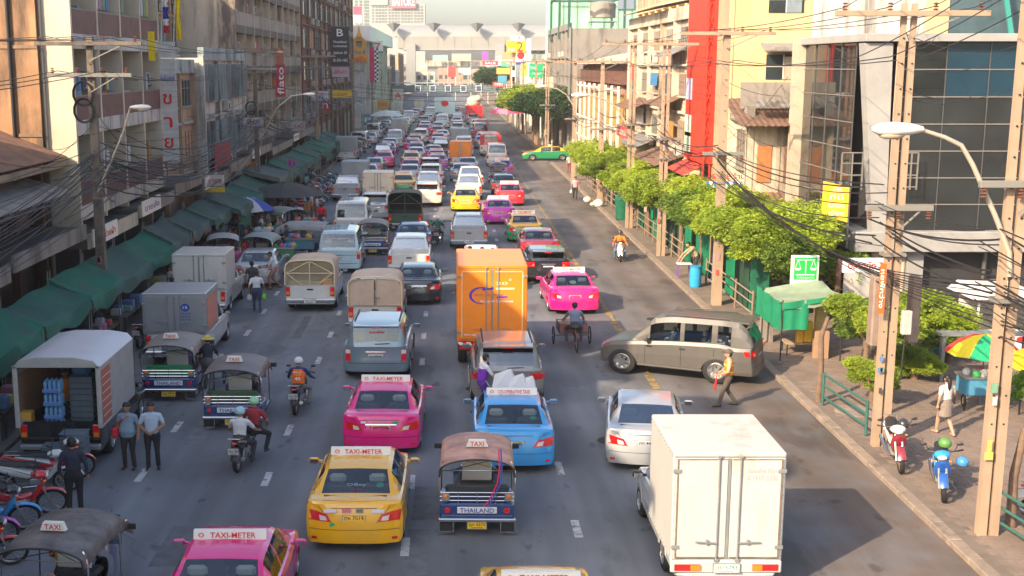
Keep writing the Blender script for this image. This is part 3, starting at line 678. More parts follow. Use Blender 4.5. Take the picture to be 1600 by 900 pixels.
# ---------------------------------------------------------------- motorcycle (underbone or scooter)
def motorcycle(name='motorcycle', m='red', m2='white', rim=None, basket=False, ptxt='กขษ 768', sport=False):
    root = thing(name, None, None); A, B = PT[m], PT[m2]; r = .29; wb = 1.24; rimm = rim or alloy
    for i, y in enumerate((-wb / 2, wb / 2)):
        ty = MB()
        for k in (1,):
            ty.lathe([(r - .055, -.03), (r - .02, -.045), (r, -.02), (r, .02), (r - .02, .045), (r - .055, .03), (r - .065, 0), (r - .055, -.03)], 22, 'x')
        w_ = obj('wheel', ty, rubber, root, 45, loc=(0, y, r))
        rm = MB().lathe([(r - .052, -.022), (r - .075, -.018), (r - .075, .018), (r - .052, .022)], 22, 'x')
        rm.lathe([(.03, -.04), (.05, -.035), (.05, .035), (.03, .04)], 10, 'x').lathe([(.045, .05), (.09, .05), (.09, .056), (.045, .056)], 12, 'x')
        for k in range(12):
            t = 2 * math.pi * k / 12; rm.tube([(.02 * (-1) ** k, .04 * math.cos(t), .04 * math.sin(t)), (0, (r - .06) * math.cos(t + .15), (r - .06) * math.sin(t + .15))], .005, 3)
        obj('rim', rm, rimm, w_, 40)
    f = wb / 2
    fork = MB()
    for sg in (1, -1): fork.tube([(sg * .07, f, r), (sg * .06, f - .17, .72), (sg * .05, f - .21, .86)], [.022, .022, .018], 7)
    obj('front_fork', fork, alloy, root, 50)
    # front fender
    def fender(y, a0, a1, rr, w, mm, nm):
        rows = [[(x, y + math.cos(a) * (rr - abs(x) * .35), r + math.sin(a) * (rr - abs(x) * .35)) for x in (-w, -w * .6, 0, w * .6, w)] for a in [a0 + (a1 - a0) * k / 8 for k in range(9)]]
        obj(nm, MB().grid(rows).grid([[(p[0] * .93, y + (p[1] - y) * .97, r + (p[2] - r) * .97) for p in q] for q in rows], flip=True), mm, root, 60)
    fender(f, .35, 2.5, r + .05, .07, A, 'front_fender'); fender(-f, .9, 2.9, r + .07, .07, blackpl, 'rear_fender')
    # leg shield / front fairing lofted
    def loft(secs, nm, mm, par=root, close=True):
        rows = []
        for y, z, w, h, tz in secs:
            rows.append([(w * math.sin(a), y + tz * math.cos(a) * h, z + h * math.cos(a)) for a in [2 * math.pi * k / 12 for k in range(13)]])
        g = MB().grid(rows); g.add(rows[0][:-1], [tuple(range(12))]); g.add(rows[-1][:-1], [tuple(range(12))[::-1]])
        return obj(nm, g, mm, par, 45)
    loft([(f - .08, .84, .05, .04, 0), (f - .14, .74, .13, .09, 0), (f - .22, .60, .15, .11, 0), (f - .30, .46, .12, .09, 0), (f - .38, .36, .06, .05, 0)], 'leg_shield', A)
    loft([(f - .06, .93, .06, .05, 0), (f - .12, .95, .13, .09, 0), (f - .24, .95, .15, .09, 0), (f - .34, .94, .08, .05, 0)], 'head_cowl', B)
    obj('headlight', MB().ball((0, f - .07, .92), .085, .05, .055, 10, 5), clearlens, root, 50)
    loft([(f - .34, .50, .06, .06, 0), (.1, .44, .09, .08, 0), (-.12, .50, .11, .13, 0), (-.40, .60, .13, .13, 0), (-.72, .74, .10, .07, 0), (-.92, .84, .04, .03, 0)], 'side_panel', A)
    loft([(-.02, .52, .125, .07, 0), (-.35, .68, .145, .05, 0), (-.7, .80, .11, .035, 0)], 'side_cover', B)
    obj('engine', MB().box(-.12, .12, -.12, .22, .24, .44, .05).tube([(-.10, .1, .3), (-.16, .1, .22), (-.16, -.1, .2)], .02, 5), steelm, root, 50)
    loft([(.12, .70, .07, .03, 0), (0, .73, .12, .05, 0), (-.25, .76, .14, .05, 0), (-.5, .80, .13, .045, 0), (-.74, .85, .10, .04, 0), (-.82, .86, .05, .02, 0)], 'saddle', mat('saddle_black', (.02, .02, .02), .45))
    obj('handlebar', MB().tube([(-.34, f - .36, 1.0), (-.2, f - .26, 1.0), (0, f - .24, .97), (.2, f - .26, 1.0), (.34, f - .36, 1.0)], .013, 6).tube([(-.35, f - .37, 1.0), (-.24, f - .29, 1.0)], .019, 6).tube([(.35, f - .37, 1.0), (.24, f - .29, 1.0)], .019, 6), blackpl, root, 50)
    for sg in (1, -1):
        mi = obj('mirror', MB().tube([(sg * .2, f - .27, 1.0), (sg * .26, f - .25, 1.13)], .007, 4).ball((sg * .30, f - .25, 1.16), .06, .015, .035, 8, 5), blackpl, root, 50)
        obj('indicator', MB().ball((sg * .13, f - .10, .84), .03, .04, .025, 6, 4), amber, root, 50)
    obj('exhaust', MB().tube([(.12, .1, .24), (.14, -.2, .24), (.16, -.45, .33), (.17, -.85, .42)], [.02, .02, .045, .05], 8), chrome if not sport else steelm, root, 50)
    obj('swing_arm', MB().obox((.09, -.1, .30), (.09, -f, r), .03, .05).obox((-.09, -.1, .30), (-.09, -f, r), .03, .05).tube([(.10, -.3, .6), (.10, -f, r)], .02, 6).tube([(-.10, -.3, .6), (-.10, -f, r)], .02, 6), steelm, root, 50)
    obj('tail_light', MB().ball((0, -.92, .80), .07, .04, .035, 8, 5), redlens, root, 50)
    obj('grab_rail', MB().tube([(-.12, -.6, .84), (-.12, -.88, .90), (.12, -.88, .90), (.12, -.6, .84)], .01, 5), alloy, root, 50)
    obj('kickstand', MB().tube([(-.1, -.05, .25), (-.24, -.1, .01)], .011, 5), steelm, root)
    plate(root, ptxt, plate_w, -.96, .62, inkm=ink, w=.22, h=.17, tilt=.25)
    if basket: obj('basket', MB().box(-.15, .15, f + .02, f + .24, .78, .98, .02), steelm, root)
    return root
def tricycle_cart():
    root = thing('cargo_tricycle', None, None); rust = mat('rusty_iron', (.16, .10, .08), .8, .3, var=.4, sc_=8)
    b = MB()
    for z in (.55, .68, .82): b.tube([(-.42, .05, z), (-.42, .95, z), (.42, .95, z), (.42, .05, z), (-.42, .05, z)], .014, 5)
    for x in (-.42, -.14, .14, .42):
        for y in (.05, .95): b.tube([(x, y, .5), (x, y, .82)], .012, 4)
    for y in (.35, .65):
        for x in (-.42, .42): b.tube([(x, y, .5), (x, y, .82)], .012, 4)
    obj('cargo_basket', b, rust, root, 50); obj('basket_floor', MB().box(-.42, .42, .05, .95, .48, .52), rust, root)
    obj('basket_panel', MB().box(-.41, .41, .03, .045, .54, .82), mat('red_mesh', (.32, .12, .12), .8, var=.3, sc_=20), root)
    def wh(x, y, r):
        w = obj('wheel', MB().lathe([(r - .04, -.02), (r, -.012), (r, .012), (r - .04, .02), (r - .045, 0), (r - .04, -.02)], 22, 'x'), rubber, root, 45, loc=(x, y, r)); rm = MB()
        for k in range(14): t = 2 * math.pi * k / 14; rm.tube([(0, .02 * math.cos(t), .02 * math.sin(t)), (0, (r - .04) * math.cos(t), (r - .04) * math.sin(t))], .005, 3)
        obj('spokes', rm.lathe([(.001, -.05), (.03, -.05), (.03, .05), (.001, .05)], 8, 'x'), steelm, w)
    wh(-.56, .5, .33); wh(.56, .5, .33); wh(0, -.85, .32)
    obj('frame', MB().tube([(-.56, .5, .33), (.56, .5, .33)], .02, 6).tube([(0, .1, .5), (0, -.35, .45), (0, -.85, .32)], .022, 6).tube([(0, -.4, .4), (0, -.5, .82)], .018, 6).tube([(0, -.85, .32), (0, -.5, .72), (0, .1, .8)], .02, 6), rust, root, 50)
    obj('handlebar', MB().tube([(-.40, -.1, .98), (-.40, .06, .95), (.40, .06, .95), (.40, -.1, .98)], .014, 6), steelm, root, 50)
    obj('saddle', MB().ball((0, -.48, .85), .11, .16, .05, 10, 6), seatdk, root, 50); obj('rear_fender', MB().lathe([(.37, -.05), (.38, 0), (.37, .05)], 10, 'x', (0, -.85, .32), arc=2.4).xf(Matrix.Identity(4)), rust, root, 50)
    for k, (x, y, c) in enumerate(((-.2, .6, (.4, .25, .15)), (.2, .7, (.1, .2, .35)), (.05, .35, (.5, .45, .35)))): obj('sack', MB().ball((x, y, .68), .2, .18, .2, 8, 6), mat('sack_%d' % k, c, .9), root, 60)
    return root
def minibus(m='red', low='cream'):
    keys = [(0, .98, 1.3, 1.3, .86), (.04, 1.0, 1.3, 1.6, .86), (.10, 1.02, 1.3, 2.45, .86), (.5, 1.02, 1.3, 2.55, .88), (4.6, 1.02, 1.3, 2.55, .88), (5.2, 1.0, 1.3, 2.3, .88), (5.6, .98, 1.1, 1.3, .85), (6.0, .9, .9, .9, .8)]
    sh = Shell(6.0, keys, arches=((1.3, .46), (4.9, .46)), zb=.38, side=((.5, 1.4), (1.5, 2.4), (2.5, 3.4), (3.5, 4.4)), rear=(.05, .095), front=(5.0, 5.55), lean=0, bow=.02)
    root = thing('minibus', None, None); add_shell(root, sh, PT[m], two=PT[low]); underbody(root, .85, 6.0, .4, .7)
    for sg in (1, -1):
        obj('tail_light', sh.drape([(sg * .92, 1.1), (sg * .78, 1.1), (sg * .78, .85), (sg * .92, .85)], n=2, m=2), redlens, root)
        obj('rear_pillar', MB().box(sg * .62, sg * 1.0, -3.0, -2.9, 1.3, 2.4, .04), PT[m], root, 40)
    obj('destination_board', MB().box(-.5, .5, -3.03, -2.95, 2.25, 2.42), plate_w, root); obj('lettering', text_mb('ศูนย์วิจัย', .1, .8, 0).xf(Matrix.Translation((0, -3.035, 2.335))), ink_red, root)
    obj('window_bar', MB().box(-.02, .02, -2.99, -2.95, 1.3, 2.3), PT[m], root); obj('rear_bumper', MB().box(-1.0, 1.0, -3.08, -2.98, .45, .62, .03), steelm, root, 50)
    wheel_parts(root, .42, .26, .86, (-1.7, 1.9)); return root
# ---------------------------------------------------------------- people
def pmat(name, c, var=.12): return mat('cloth_' + name, c, .85, var=var, sc_=9, bump=.25, bsc=22)
CL = {}
def cloth(c):
    k = '%02x%02x%02x' % tuple(int(v * 99) for v in c)
    return pmat(k, c)
SKIN = mat('skin_brown', (.32, .165, .095), .6); SKINL = mat('skin_tan', (.44, .25, .16), .6); HAIR = mat('hair_black', (.010, .009, .009), .5, var=.3, sc_=30)
SHOE = mat('shoe_black', (.02, .018, .016), .4)
def V3(*a): return Vector(a)
POSES = dict(
    stand=dict(),
    walk=dict(kL=(-.10, .14, .52), aL=(-.10, .20, .10), kR=(.10, .02, .50), aR=(.10, -.26, .12), eL=(-.27, -.12, 1.15), wL=(-.27, -.06, .92), eR=(.27, .08, 1.15), wR=(.26, .22, .96)),
    hold=dict(eL=(-.27, -.02, 1.14), wL=(-.10, .22, 1.06), eR=(.27, -.02, 1.14), wR=(.10, .22, 1.04)),
    baton=dict(kL=(-.10, .14, .52), aL=(-.12, .24, .10), kR=(.10, .02, .50), aR=(.12, -.22, .12), eL=(-.28, .04, 1.14), wL=(-.22, .26, 1.04), eR=(.28, .02, 1.14), wR=(.16, .24, 1.0)),
    ride=dict(hips=-.12, lean=.10, kL=(-.24, .42, .60), aL=(-.22, .22, .22), kR=(.24, .42, .60), aR=(.22, .22, .22), eL=(-.30, .26, 1.12), wL=(-.33, .50, 1.03), eR=(.30, .26, 1.12), wR=(.33, .50, 1.03), drop=.14),
    pillion=dict(lean=.04, kL=(-.25, .34, .62), aL=(-.20, .20, .24), kR=(.25, .34, .62), aR=(.20, .20, .24), eL=(-.28, .10, 1.14), wL=(-.22, .28, 1.0), eR=(.28, .10, 1.14), wR=(.22, .28, 1.0), drop=.10),
    sit=dict(lean=0, kL=(-.14, .42, .88), aL=(-.14, .44, .46), kR=(.14, .42, .88), aR=(.14, .44, .46), eL=(-.26, .14, 1.16), wL=(-.18, .34, 1.04), eR=(.26, .14, 1.16), wR=(.18, .34, 1.04), drop=.42),
    bend=dict(lean=.62, kL=(-.12, .10, .50), kR=(.12, .08, .50), eL=(-.22, .62, .98), wL=(-.16, .72, .76), eR=(.22, .60, .98), wR=(.18, .74, .76)),
    load=dict(lean=.28, eL=(-.28, .34, 1.06), wL=(-.24, .46, .84), eR=(.28, .34, 1.06), wR=(.24, .46, .84)),
    push=dict(lean=.16, kL=(-.1, .2, .52), aL=(-.1, .14, .09), aR=(.1, -.3, .14), eL=(-.26, .24, 1.08), wL=(-.22, .48, 1.06), eR=(.26, .24, 1.08), wR=(.22, .48, 1.06)),
)
def body_mesh(pose, female=False, fat=0., vox=.016, skirt=None, sleeve='short', shorts=False):
    P = dict(kL=(-.10, .03, .50), aL=(-.11, -.02, .09), kR=(.10, .03, .50), aR=(.11, -.02, .09), eL=(-.25, -.03, 1.15), wL=(-.26, .05, .92), eR=(.25, -.03, 1.15), wR=(.26, .05, .92), lean=0, drop=0)
    P.update(POSES[pose]); ln = P['lean']; dr = P['drop']; f = .94 if female else 1.
    def up(x, y, z):                                   # tilt of the trunk about the hips
        dz = z - .95; return V3(x, y + dz * math.sin(ln), .95 + dz * math.cos(ln) - dr)
    S = []                                             # (kind, a, b, ra, rb, region)
    seg = lambda a, b, ra, rb, reg, fl=1.: S.append((V3(*a), V3(*b), ra, rb, reg, fl))
    hipw = .095
    seg(up(0, 0, .90), up(0, 0, 1.0), .155 + fat * .05, .15 + fat * .08, 'pants', .72)
    seg(up(0, .01 + fat * .06, 1.0), up(0, .01, 1.15), .15 + fat * .09, .145 + fat * .06, 'shirt', .72)
    seg(up(0, .01, 1.15), up(0, 0, 1.34), .15, .17 * f, 'shirt', .68)
    seg(up(-.13 * f, 0, 1.40), up(.13 * f, 0, 1.40), .075, .075, 'shirt', 1)
    seg(up(0, 0, 1.40), up(0, .015, 1.53), .062, .052, 'skin'); hd = up(0, .03, 1.63)
    hz = V3(0, 0, 1)
    seg(hd + V3(0, -.005, -.03), hd + V3(0, -.01, .045), .078, .086, 'skin'); seg(hd + V3(0, .03, -.07), hd + V3(0, .035, .02), .045, .055, 'skin')
    seg(hd + V3(0, .085, -.01), hd + V3(0, .10, -.03), .012, .016, 'skin')
    for sg in (1, -1): seg(hd + V3(sg * .082, -.01, -.01), hd + V3(sg * .086, -.015, .015), .014, .014, 'skin')
    for k, sg in (('L', -1), ('R', 1)):
        sh_ = up(sg * .175 * f, 0, 1.40); e = V3(*P['e' + k]) + V3(0, 0, -dr * .95); w = V3(*P['w' + k]) + V3(0, 0, -dr * .95)
        if pose in ('bend',): e, w = V3(*P['e' + k]), V3(*P['w' + k])
        mid = sh_.lerp(e, .62)
        seg(sh_, mid, .060, .054, 'shirt'); seg(mid, e, .046, .040, 'shirt' if sleeve == 'long' else 'skin')
        seg(e, e.lerp(w, .3), .040, .041, 'shirt' if sleeve == 'long' else 'skin'); seg(e.lerp(w, .3), w, .041, .027, 'shirt' if sleeve == 'long' else 'skin')
        d = (w - e).normalized(); side = d.cross(V3(sg, 0, 0)); side = side.normalized() if side.length > .1 else V3(0, 1, 0); nrm = V3(sg, 0, 0)
        pc = w + d * .045; seg(w, w + d * .08, .026, .036, 'skin')
        for q in range(4):
            b0 = w + d * .085 + side * (q - 1.5) * .020; ln_ = (.062, .075, .070, .055)[q]
            b1 = b0 + d * ln_ * .55 - nrm * .008; seg(b0, b1, .0105, .010, 'skin'); seg(b1, b1 + d * ln_ * .45 - nrm * .022, .010, .008, 'skin')
        t0 = w + d * .03 - side * .03; seg(t0, t0 + d * .035 - side * .025 - nrm * .01, .013, .011, 'skin')
        hp = V3(sg * hipw, 0, .90 - dr) ; kn = V3(*P['k' + k]); an = V3(*P['a' + k])
        if dr and pose in ('ride', 'pillion'): kn = kn + V3(0, 0, 0)
        if pose == 'sit': kn = V3(kn.x, kn.y, .88 - dr + .04); an = V3(an.x, an.y, .46 - .36)
        leg = 'skin' if (skirt or shorts) else 'pants'
        seg(hp, hp.lerp(kn, .45), .098, .083, 'pants'); seg(hp.lerp(kn, .45), kn, .083, .060, 'pants' if not skirt and not shorts else leg)
        seg(kn, kn.lerp(an, .35), .058, .058, leg); seg(kn.lerp(an, .35), an, .056, .040 if leg == 'skin' else .052, leg)
        seg(an + V3(0, -.04, -.045), an + V3(sg * .02, .15, -.058), .040, .034, 'shoe')
    if skirt: seg(V3(0, 0, .93), V3(0, .01, .56), .16, .19, 'pants', .75)
    mb = MB()
    for a, b, ra, rb, reg, fl in S:
        d = b - a; n = 12; ln_ = max(d.length, 1e-4); q = d.to_track_quat('Z', 'Y') if d.length > 1e-4 else Matrix.Identity(3).to_quaternion()
        o = len(mb.v); prof = [(.01, -ra), (ra * .7, -ra * .7), (ra, 0), (rb, ln_), (rb * .7, ln_ + rb * .7), (.01, ln_ + rb)]
        if skirt and reg == 'pants' and abs(ra - .16) < .001 and fl == .75: prof = [(.01, -.02), (ra, 0), (rb, ln_), (rb * .9, ln_ + .01), (.01, ln_ + .01)]
        mb.lathe(prof, n)
        for i in range(o, len(mb.v)):
            p = V3(*mb.v[i]); w_ = q @ p
            if fl != 1: w_.y *= fl
            mb.v[i] = tuple(a + w_)
    me = mb.mesh("person_body"); o = bpy.data.objects.new("person_body", me)
    md = o.modifiers.new("r", 'REMESH'); md.mode = 'VOXEL'; md.voxel_size = vox; md.use_smooth_shade = True
    sm = o.modifiers.new("s", 'SMOOTH'); sm.factor = .5; sm.iterations = 2
    out = baked(o)
    regs = ['shirt', 'pants', 'skin', 'shoe']
    def dist(p, s):
        a, b, ra, rb, reg, fl = s; d = b - a; t = max(0, min(1, (p - a).dot(d) / max(d.dot(d), 1e-9))); r = ra + (rb - ra) * t
        v = p - (a + d * t); v.y /= fl
        return v.length - r
    ids = []
    for pl in out.polygons:
        p = pl.center; best = min(S, key=lambda s: dist(p, s) - (.012 if s[4] in ('shirt', 'pants') else 0)); ids.append(regs.index(best[4]))
    out.materials.clear()
    for q in range(4): out.materials.append(None)
    out.polygons.foreach_set('material_index', ids); out.shade_smooth()
    return out, hd, up, dr
BODIES = {}
def person(label, loc, rz, pose='stand', shirt=(.5, .5, .5), pants=(.03, .03, .035), skin=None, hair='short', helmet=None, group=None, h=1.72, z=0., vest=None,
           extras=(), sleeve='short', female=False, fat=0., skirt=None, shorts=False, vox=.02, k=1.12, shoe=None, hat=None):
    key = (pose, female, fat, vox, bool(skirt), sleeve, shorts)
    if key not in BODIES: BODIES[key] = body_mesh(pose, female, fat, vox, skirt, sleeve, shorts)
    me, hd, up, dr = BODIES[key]; s = h / 1.74
    rt = thing('person', label, 'person', (loc[0], loc[1], z), rz, group, tuple(s * q for q in kscale(rz, k)))
    o = bpy.data.objects.new('body', me); col.objects.link(o); o.parent = rt
    for i, m in enumerate((cloth(shirt), cloth(pants), skin or SKIN, shoe or SHOE)): o.material_slots[i].link = 'OBJECT'; o.material_slots[i].material = m
    if helmet:
        c = mat('helmet_%02d%02d%02d' % tuple(int(v * 99) for v in helmet), helmet, .25, coat=.8)
        hm = obj('helmet', MB().ball(tuple(hd + V3(0, -.01, .03)), .125, .14, .125, 14, 9, -.35), c, rt, 60)
        obj('visor', MB().ball(tuple(hd + V3(0, .02, .02)), .118, .125, .075, 12, 5, -.2), mat('visor', (.05, .05, .06), .1), hm, 60)
    elif hair:
        if 'hair' + hair not in TXT:
            b = MB().ball((0, -.016, .042), .0925, .100, .098, 14, 9, -.12)
            b.ball((0, -.038, -.012), .085, .066, .075, 12, 8)
            if hair == 'long': b.tube([(0, -.08, .02), (0, -.12, -.08), (0, -.12, -.2), (0, -.11, -.36)], [.05, .055, .045, .012], 8)
            TXT['hair' + hair] = b.mesh('hair', 60)
        obj('hair', TXT['hair' + hair], HAIR, rt, loc=tuple(hd))
    for sg in (1, -1): obj('eye', MB().ball(tuple(hd + V3(sg * .034, .080, .002)), .007, .006, .004, 6, 4), HAIR, rt) if vox < .018 else None
    if vox < .018: obj('mouth', MB().ball(tuple(hd + V3(0, .080, -.055)), .024, .008, .006, 6, 4), mat('lips', (.3, .08, .06), .5), rt)
    if hat:
        cm = mat('hat_%02d%02d%02d' % tuple(int(v * 99) for v in hat[1]), hat[1], .8)
        b = MB().ball(tuple(hd + V3(0, -.01, .05)), .103, .112, .10, 12, 6, 0)
        if hat[0] == 'brim': b.lathe([(.10, .05), (.20, .035), (.20, .03), (.10, .04)], 14, 'z', tuple(hd + V3(0, -.01, 0)))
        else: b.box(-.075, .075, hd.y + .06, hd.y + .19, hd.z + .045, hd.z + .06, .006)
        obj('hat' if hat[0] == 'brim' else 'cap', b, cm, rt, 60)
    if vest:
        vm = cloth(vest[0]); b = MB(); rows = []
        for z_, rx, ry in ((1.0, .166, .135), (1.15, .165, .125), (1.3, .182, .13), (1.42, .165, .11), (1.47, .09, .075)):
            rows.append([tuple(up(rx * math.cos(a), ry * math.sin(a) + .005, z_)) for a in [2 * math.pi * q / 18 for q in range(19)]])
        v_ = obj('vest', b.grid(rows), vm, rt, 60)
        for z_, mm in vest[1:]:
            obj('vest_band', MB().grid([[tuple(up(.187 * math.cos(a), .137 * math.sin(a) + .005, z_ + q)) for a in [2 * math.pi * w / 18 for w in range(19)]] for q in (0, .045)]), mm, v_)
    for e in extras: e(rt, hd, up)
    return rt
def shoulder_bag(c, sg=-1):
    def f(rt, hd, up):
        m = cloth(c); o = obj('bag', MB().box(sg * .20, sg * .36, -.12, .14, .82, 1.10, .05), m, rt, 60); obj('strap', MB().tube([(sg * .27, 0, 1.08), (sg * .2, .12, 1.25), (-sg * .06, .1, 1.42), (-sg * .08, -.08, 1.44), (sg * .2, -.13, 1.2), (sg * .27, 0, 1.08)], .014, 5), m, o, 60)
    return f
def carry(c, sg=1, z=.62, y=.08):
    def f(rt, hd, up): obj('carrier_bag', MB().ball((sg * .27, y, z), .10, .09, .15, 8, 6).tube([(sg * .27, y, z + .12), (sg * .27, y - .02, z + .24)], .012, 4), cloth(c), rt, 60)
    return f
def baton(c=(.75, .03, .02)):
    def f(rt, hd, up): obj('traffic_baton', MB().tube([(-.20, .32, 1.10), (-.18, .36, .55)], [.018, .032], 8), mat('baton_red', c, .4), rt, 60)
    return f
# ---------------------------------------------------------------- ground, road, pavements
def road_mat():
    m = bpy.data.materials.new("asphalt"); m.use_nodes = True; n, l = m.node_tree.nodes, m.node_tree.links; b = n["Principled BSDF"]
    g = n.new("ShaderNodeNewGeometry")
    def noise(sc_, det, scl=(1, 1, 1)):
        mp = n.new("ShaderNodeMapping"); mp.inputs["Scale"].default_value = scl; l.new(g.outputs["Position"], mp.inputs[0])
        t = n.new("ShaderNodeTexNoise"); t.inputs["Scale"].default_value = sc_; t.inputs["Detail"].default_value = det; l.new(mp.outputs[0], t.inputs["Vector"]); return t.outputs[0]
    def mr(s_, a, b_, c, d):
        q = n.new("ShaderNodeMapRange"); q.inputs[1].default_value = a; q.inputs[2].default_value = b_; q.inputs[3].default_value = c; q.inputs[4].default_value = d; l.new(s_, q.inputs[0]); return q.outputs[0]
    def mul(a, b_):
        q = n.new("ShaderNodeMath"); q.operation = 'MULTIPLY'; l.new(a, q.inputs[0]); l.new(b_, q.inputs[1]); return q.outputs[0]
    big = mr(noise(.25, 6), .3, .7, .72, 1.25); st = mr(noise(1.2, 6, (1, .07, 1)), .35, .68, .76, 1.16); fine = mr(noise(60, 3), .3, .7, .78, 1.2)
    pt = mul(mr(noise(.5, 7, (1, .35, 1)), .58, .62, 1.0, .72), mr(noise(1.7, 8, (1, .5, 1)), .63, .70, 1.0, .55))
    v = mul(mul(mul(big, st), fine), pt)
    # worn, dustier surface towards the right-hand kerb
    sp = n.new("ShaderNodeSeparateXYZ"); l.new(g.outputs["Position"], sp.inputs[0]); du = mr(sp.outputs[0], 4.5, 9.0, 0, .95)
    dn = n.new("ShaderNodeMath"); dn.operation = 'MULTIPLY'; l.new(du, dn.inputs[0]); l.new(mr(noise(.8, 5), .3, .7, .5, 1.3), dn.inputs[1])
    mx = n.new("ShaderNodeMix"); mx.data_type = 'RGBA'; l.new(dn.outputs[0], mx.inputs[0]); mx.inputs[6].default_value = (.155, .165, .180, 1); mx.inputs[7].default_value = (.130, .098, .080, 1)
    sc2 = n.new("ShaderNodeVectorMath"); sc2.operation = 'SCALE'; l.new(mx.outputs[2], sc2.inputs[0]); l.new(v, sc2.inputs["Scale"]); l.new(sc2.outputs[0], b.inputs["Base Color"])
    b.inputs["Roughness"].default_value = .78; bp = n.new("ShaderNodeBump"); bp.inputs["Strength"].default_value = .35; bp.inputs["Distance"].default_value = .01
    l.new(noise(90, 3), bp.inputs["Height"]); l.new(bp.outputs[0], b.inputs["Normal"]); return m
KL, KR = -11.6, 10.6
dust = mat('dusty_ground', (.20, .165, .135), .9, var=.25, sc_=.6, bump=.4, bsc=20, coords='P')
struct('ground', MB().box(-1500, 1500, -300, 3000, -.5, -.02), dust)
ROAD = struct('road', MB().grid([[(KL, y, 0), (KR, y, 0)] for y in (-40, 60, 200, 700)], flip=True), road_mat())
struct('side_street', MB().grid([[(KR, 124.5, 0), (60, 124.5, 0)], [(KR, 136, 0), (60, 136, 0)]], flip=True), mat('asphalt_side', (.07, .068, .07), .85, var=.2, sc_=.5, coords='P'))
wline = mat('road_paint_white', (.50, .50, .49), .7, var=.3, sc_=7, dark=(.13, .13, .13), thr=(.50, .62), coords='P'); yline = mat('road_paint_yellow', (.36, .235, .07), .75, var=.3, sc_=4, dark=(.16, .12, .07), thr=(.44, .56), coords='P')
dash = MB().grid([[(-.09, -.5, 0), (.09, -.5, 0)], [(-.09, .5, 0), (.09, .5, 0)]], flip=True).mesh('lane_dash')
for X, ph in ((-7.6, 1.4), (-4.45, 1.1), (-.9, .9), (2.83, 1.9)):
    for i in range(44): obj('lane_dash', dash, wline, ROAD, loc=(X + random.uniform(-.02, .02), 19 + ph + i * 4.02, .004))
yd = MB().grid([[(-.13, -1.0, 0), (.13, -1.0, 0)], [(-.13, 1.0, 0), (.13, 1.0, 0)]], flip=True).mesh('lane_dash')
for y in (32.2, 37.2, 39.8, 45.5, 48.6, 52, 56, 60, 64, 68, 72, 78, 84): obj('yellow_dash', yd, yline, ROAD, loc=(6.57, y, .004))
edge = MB()
for y in range(22, 130, 3): edge.box(6.54, 6.66, y, y + 2.4, .002, .0035)
e_ = obj('worn_yellow_line', edge, yline, ROAD); e_['kind'] = 'stuff'
mh = mat('manhole_iron', (.05, .045, .04), .7, .4, var=.3, sc_=9)
for X, y in ((.9, 36.5), (-2.6, 61), (8.3, 47), (4.4, 31.2)): obj('manhole_cover', MB().lathe([(.001, .006), (.34, .006), (.36, .003)], 20), mh, ROAD, loc=(X, y, .001))
pch = [mat('asphalt_patch_%d' % i, (c, c * 1.03, c * 1.1), .85, var=.3, sc_=3, coords='P', bump=.4, bsc=60) for i, c in enumerate((.12, .14, .17))]; rp_ = random.Random(4)
for i in range(15):
    x, y = rp_.uniform(-10, 9.5), 22 + 60 * rp_.random() ** 1.5; w, l_ = rp_.choice(((.5, 2.6), (1.1, .9), (.35, 4.2), (1.4, 2.2))); obj('asphalt_patch', MB().grid([[(-w / 2, -l_ / 2, 0), (w / 2, -l_ / 2 + .05, 0)], [(-w / 2 + .04, l_ / 2, 0), (w / 2, l_ / 2 - .06, 0)]], flip=True), pch[i % 3], ROAD, loc=(x, y, .0015 + i * .00002))
for i in range(16):
    x, y = rp_.uniform(-10, 9.5), 22 + 35 * rp_.random(); a = rp_.uniform(-.5, .5); b = MB(); q = [(a * t + .12 * math.sin(t * 3 + i) + rp_.uniform(-.04, .04), t * .5) for t in range(7)]
    for k in range(6): b.obox((*q[k], 0), (*q[k + 1], 0), .035, .002)
    obj('tar_crack', b, pch[0], ROAD, loc=(x, y, .003))
# pavements: kerb stones and paving blocks are pieces of their own
kerbm = mat('kerb_concrete', (.26, .20, .155), .9, var=.25, sc_=2.5, bump=.4, dark=(.10, .085, .07), thr=(.55, .72), coords='P')
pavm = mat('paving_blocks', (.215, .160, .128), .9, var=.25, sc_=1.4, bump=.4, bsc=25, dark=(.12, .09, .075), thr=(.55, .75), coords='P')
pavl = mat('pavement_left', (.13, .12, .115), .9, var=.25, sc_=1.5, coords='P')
PAVR = struct('pavement', MB().box(KR + .3, 60, -40, 124.5, -.1, .115).box(KR + .3, 60, 136, 700, -.1, .115), mat('pavement_bed', (.18, .14, .112), .9, var=.25, sc_=1.0, bump=.3, bsc=25, dark=(.10, .08, .065), thr=(.52, .7), coords='P'))
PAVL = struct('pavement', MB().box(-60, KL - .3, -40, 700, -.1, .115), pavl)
ks = MB().box(0, .3, -.495, .495, -.05, .13, .02).mesh('kerb_stone')
for i in range(150): obj('kerb_stone', ks, kerbm, PAVR, loc=(KR, 14.5 + i, random.uniform(-.012, .006) if i < 100 else 0)) if not 110 < i < 122 else None
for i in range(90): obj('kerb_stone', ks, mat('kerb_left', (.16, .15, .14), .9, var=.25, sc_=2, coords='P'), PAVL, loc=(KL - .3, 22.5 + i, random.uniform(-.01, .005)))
far = MB().box(KR, KR + .3, 164, 500, -.05, .13).box(KL - .3, KL, 112, 500, -.05, .13); obj('kerb', far, kerbm, PAVR)
tl = MB(); rnd = random.Random(3)
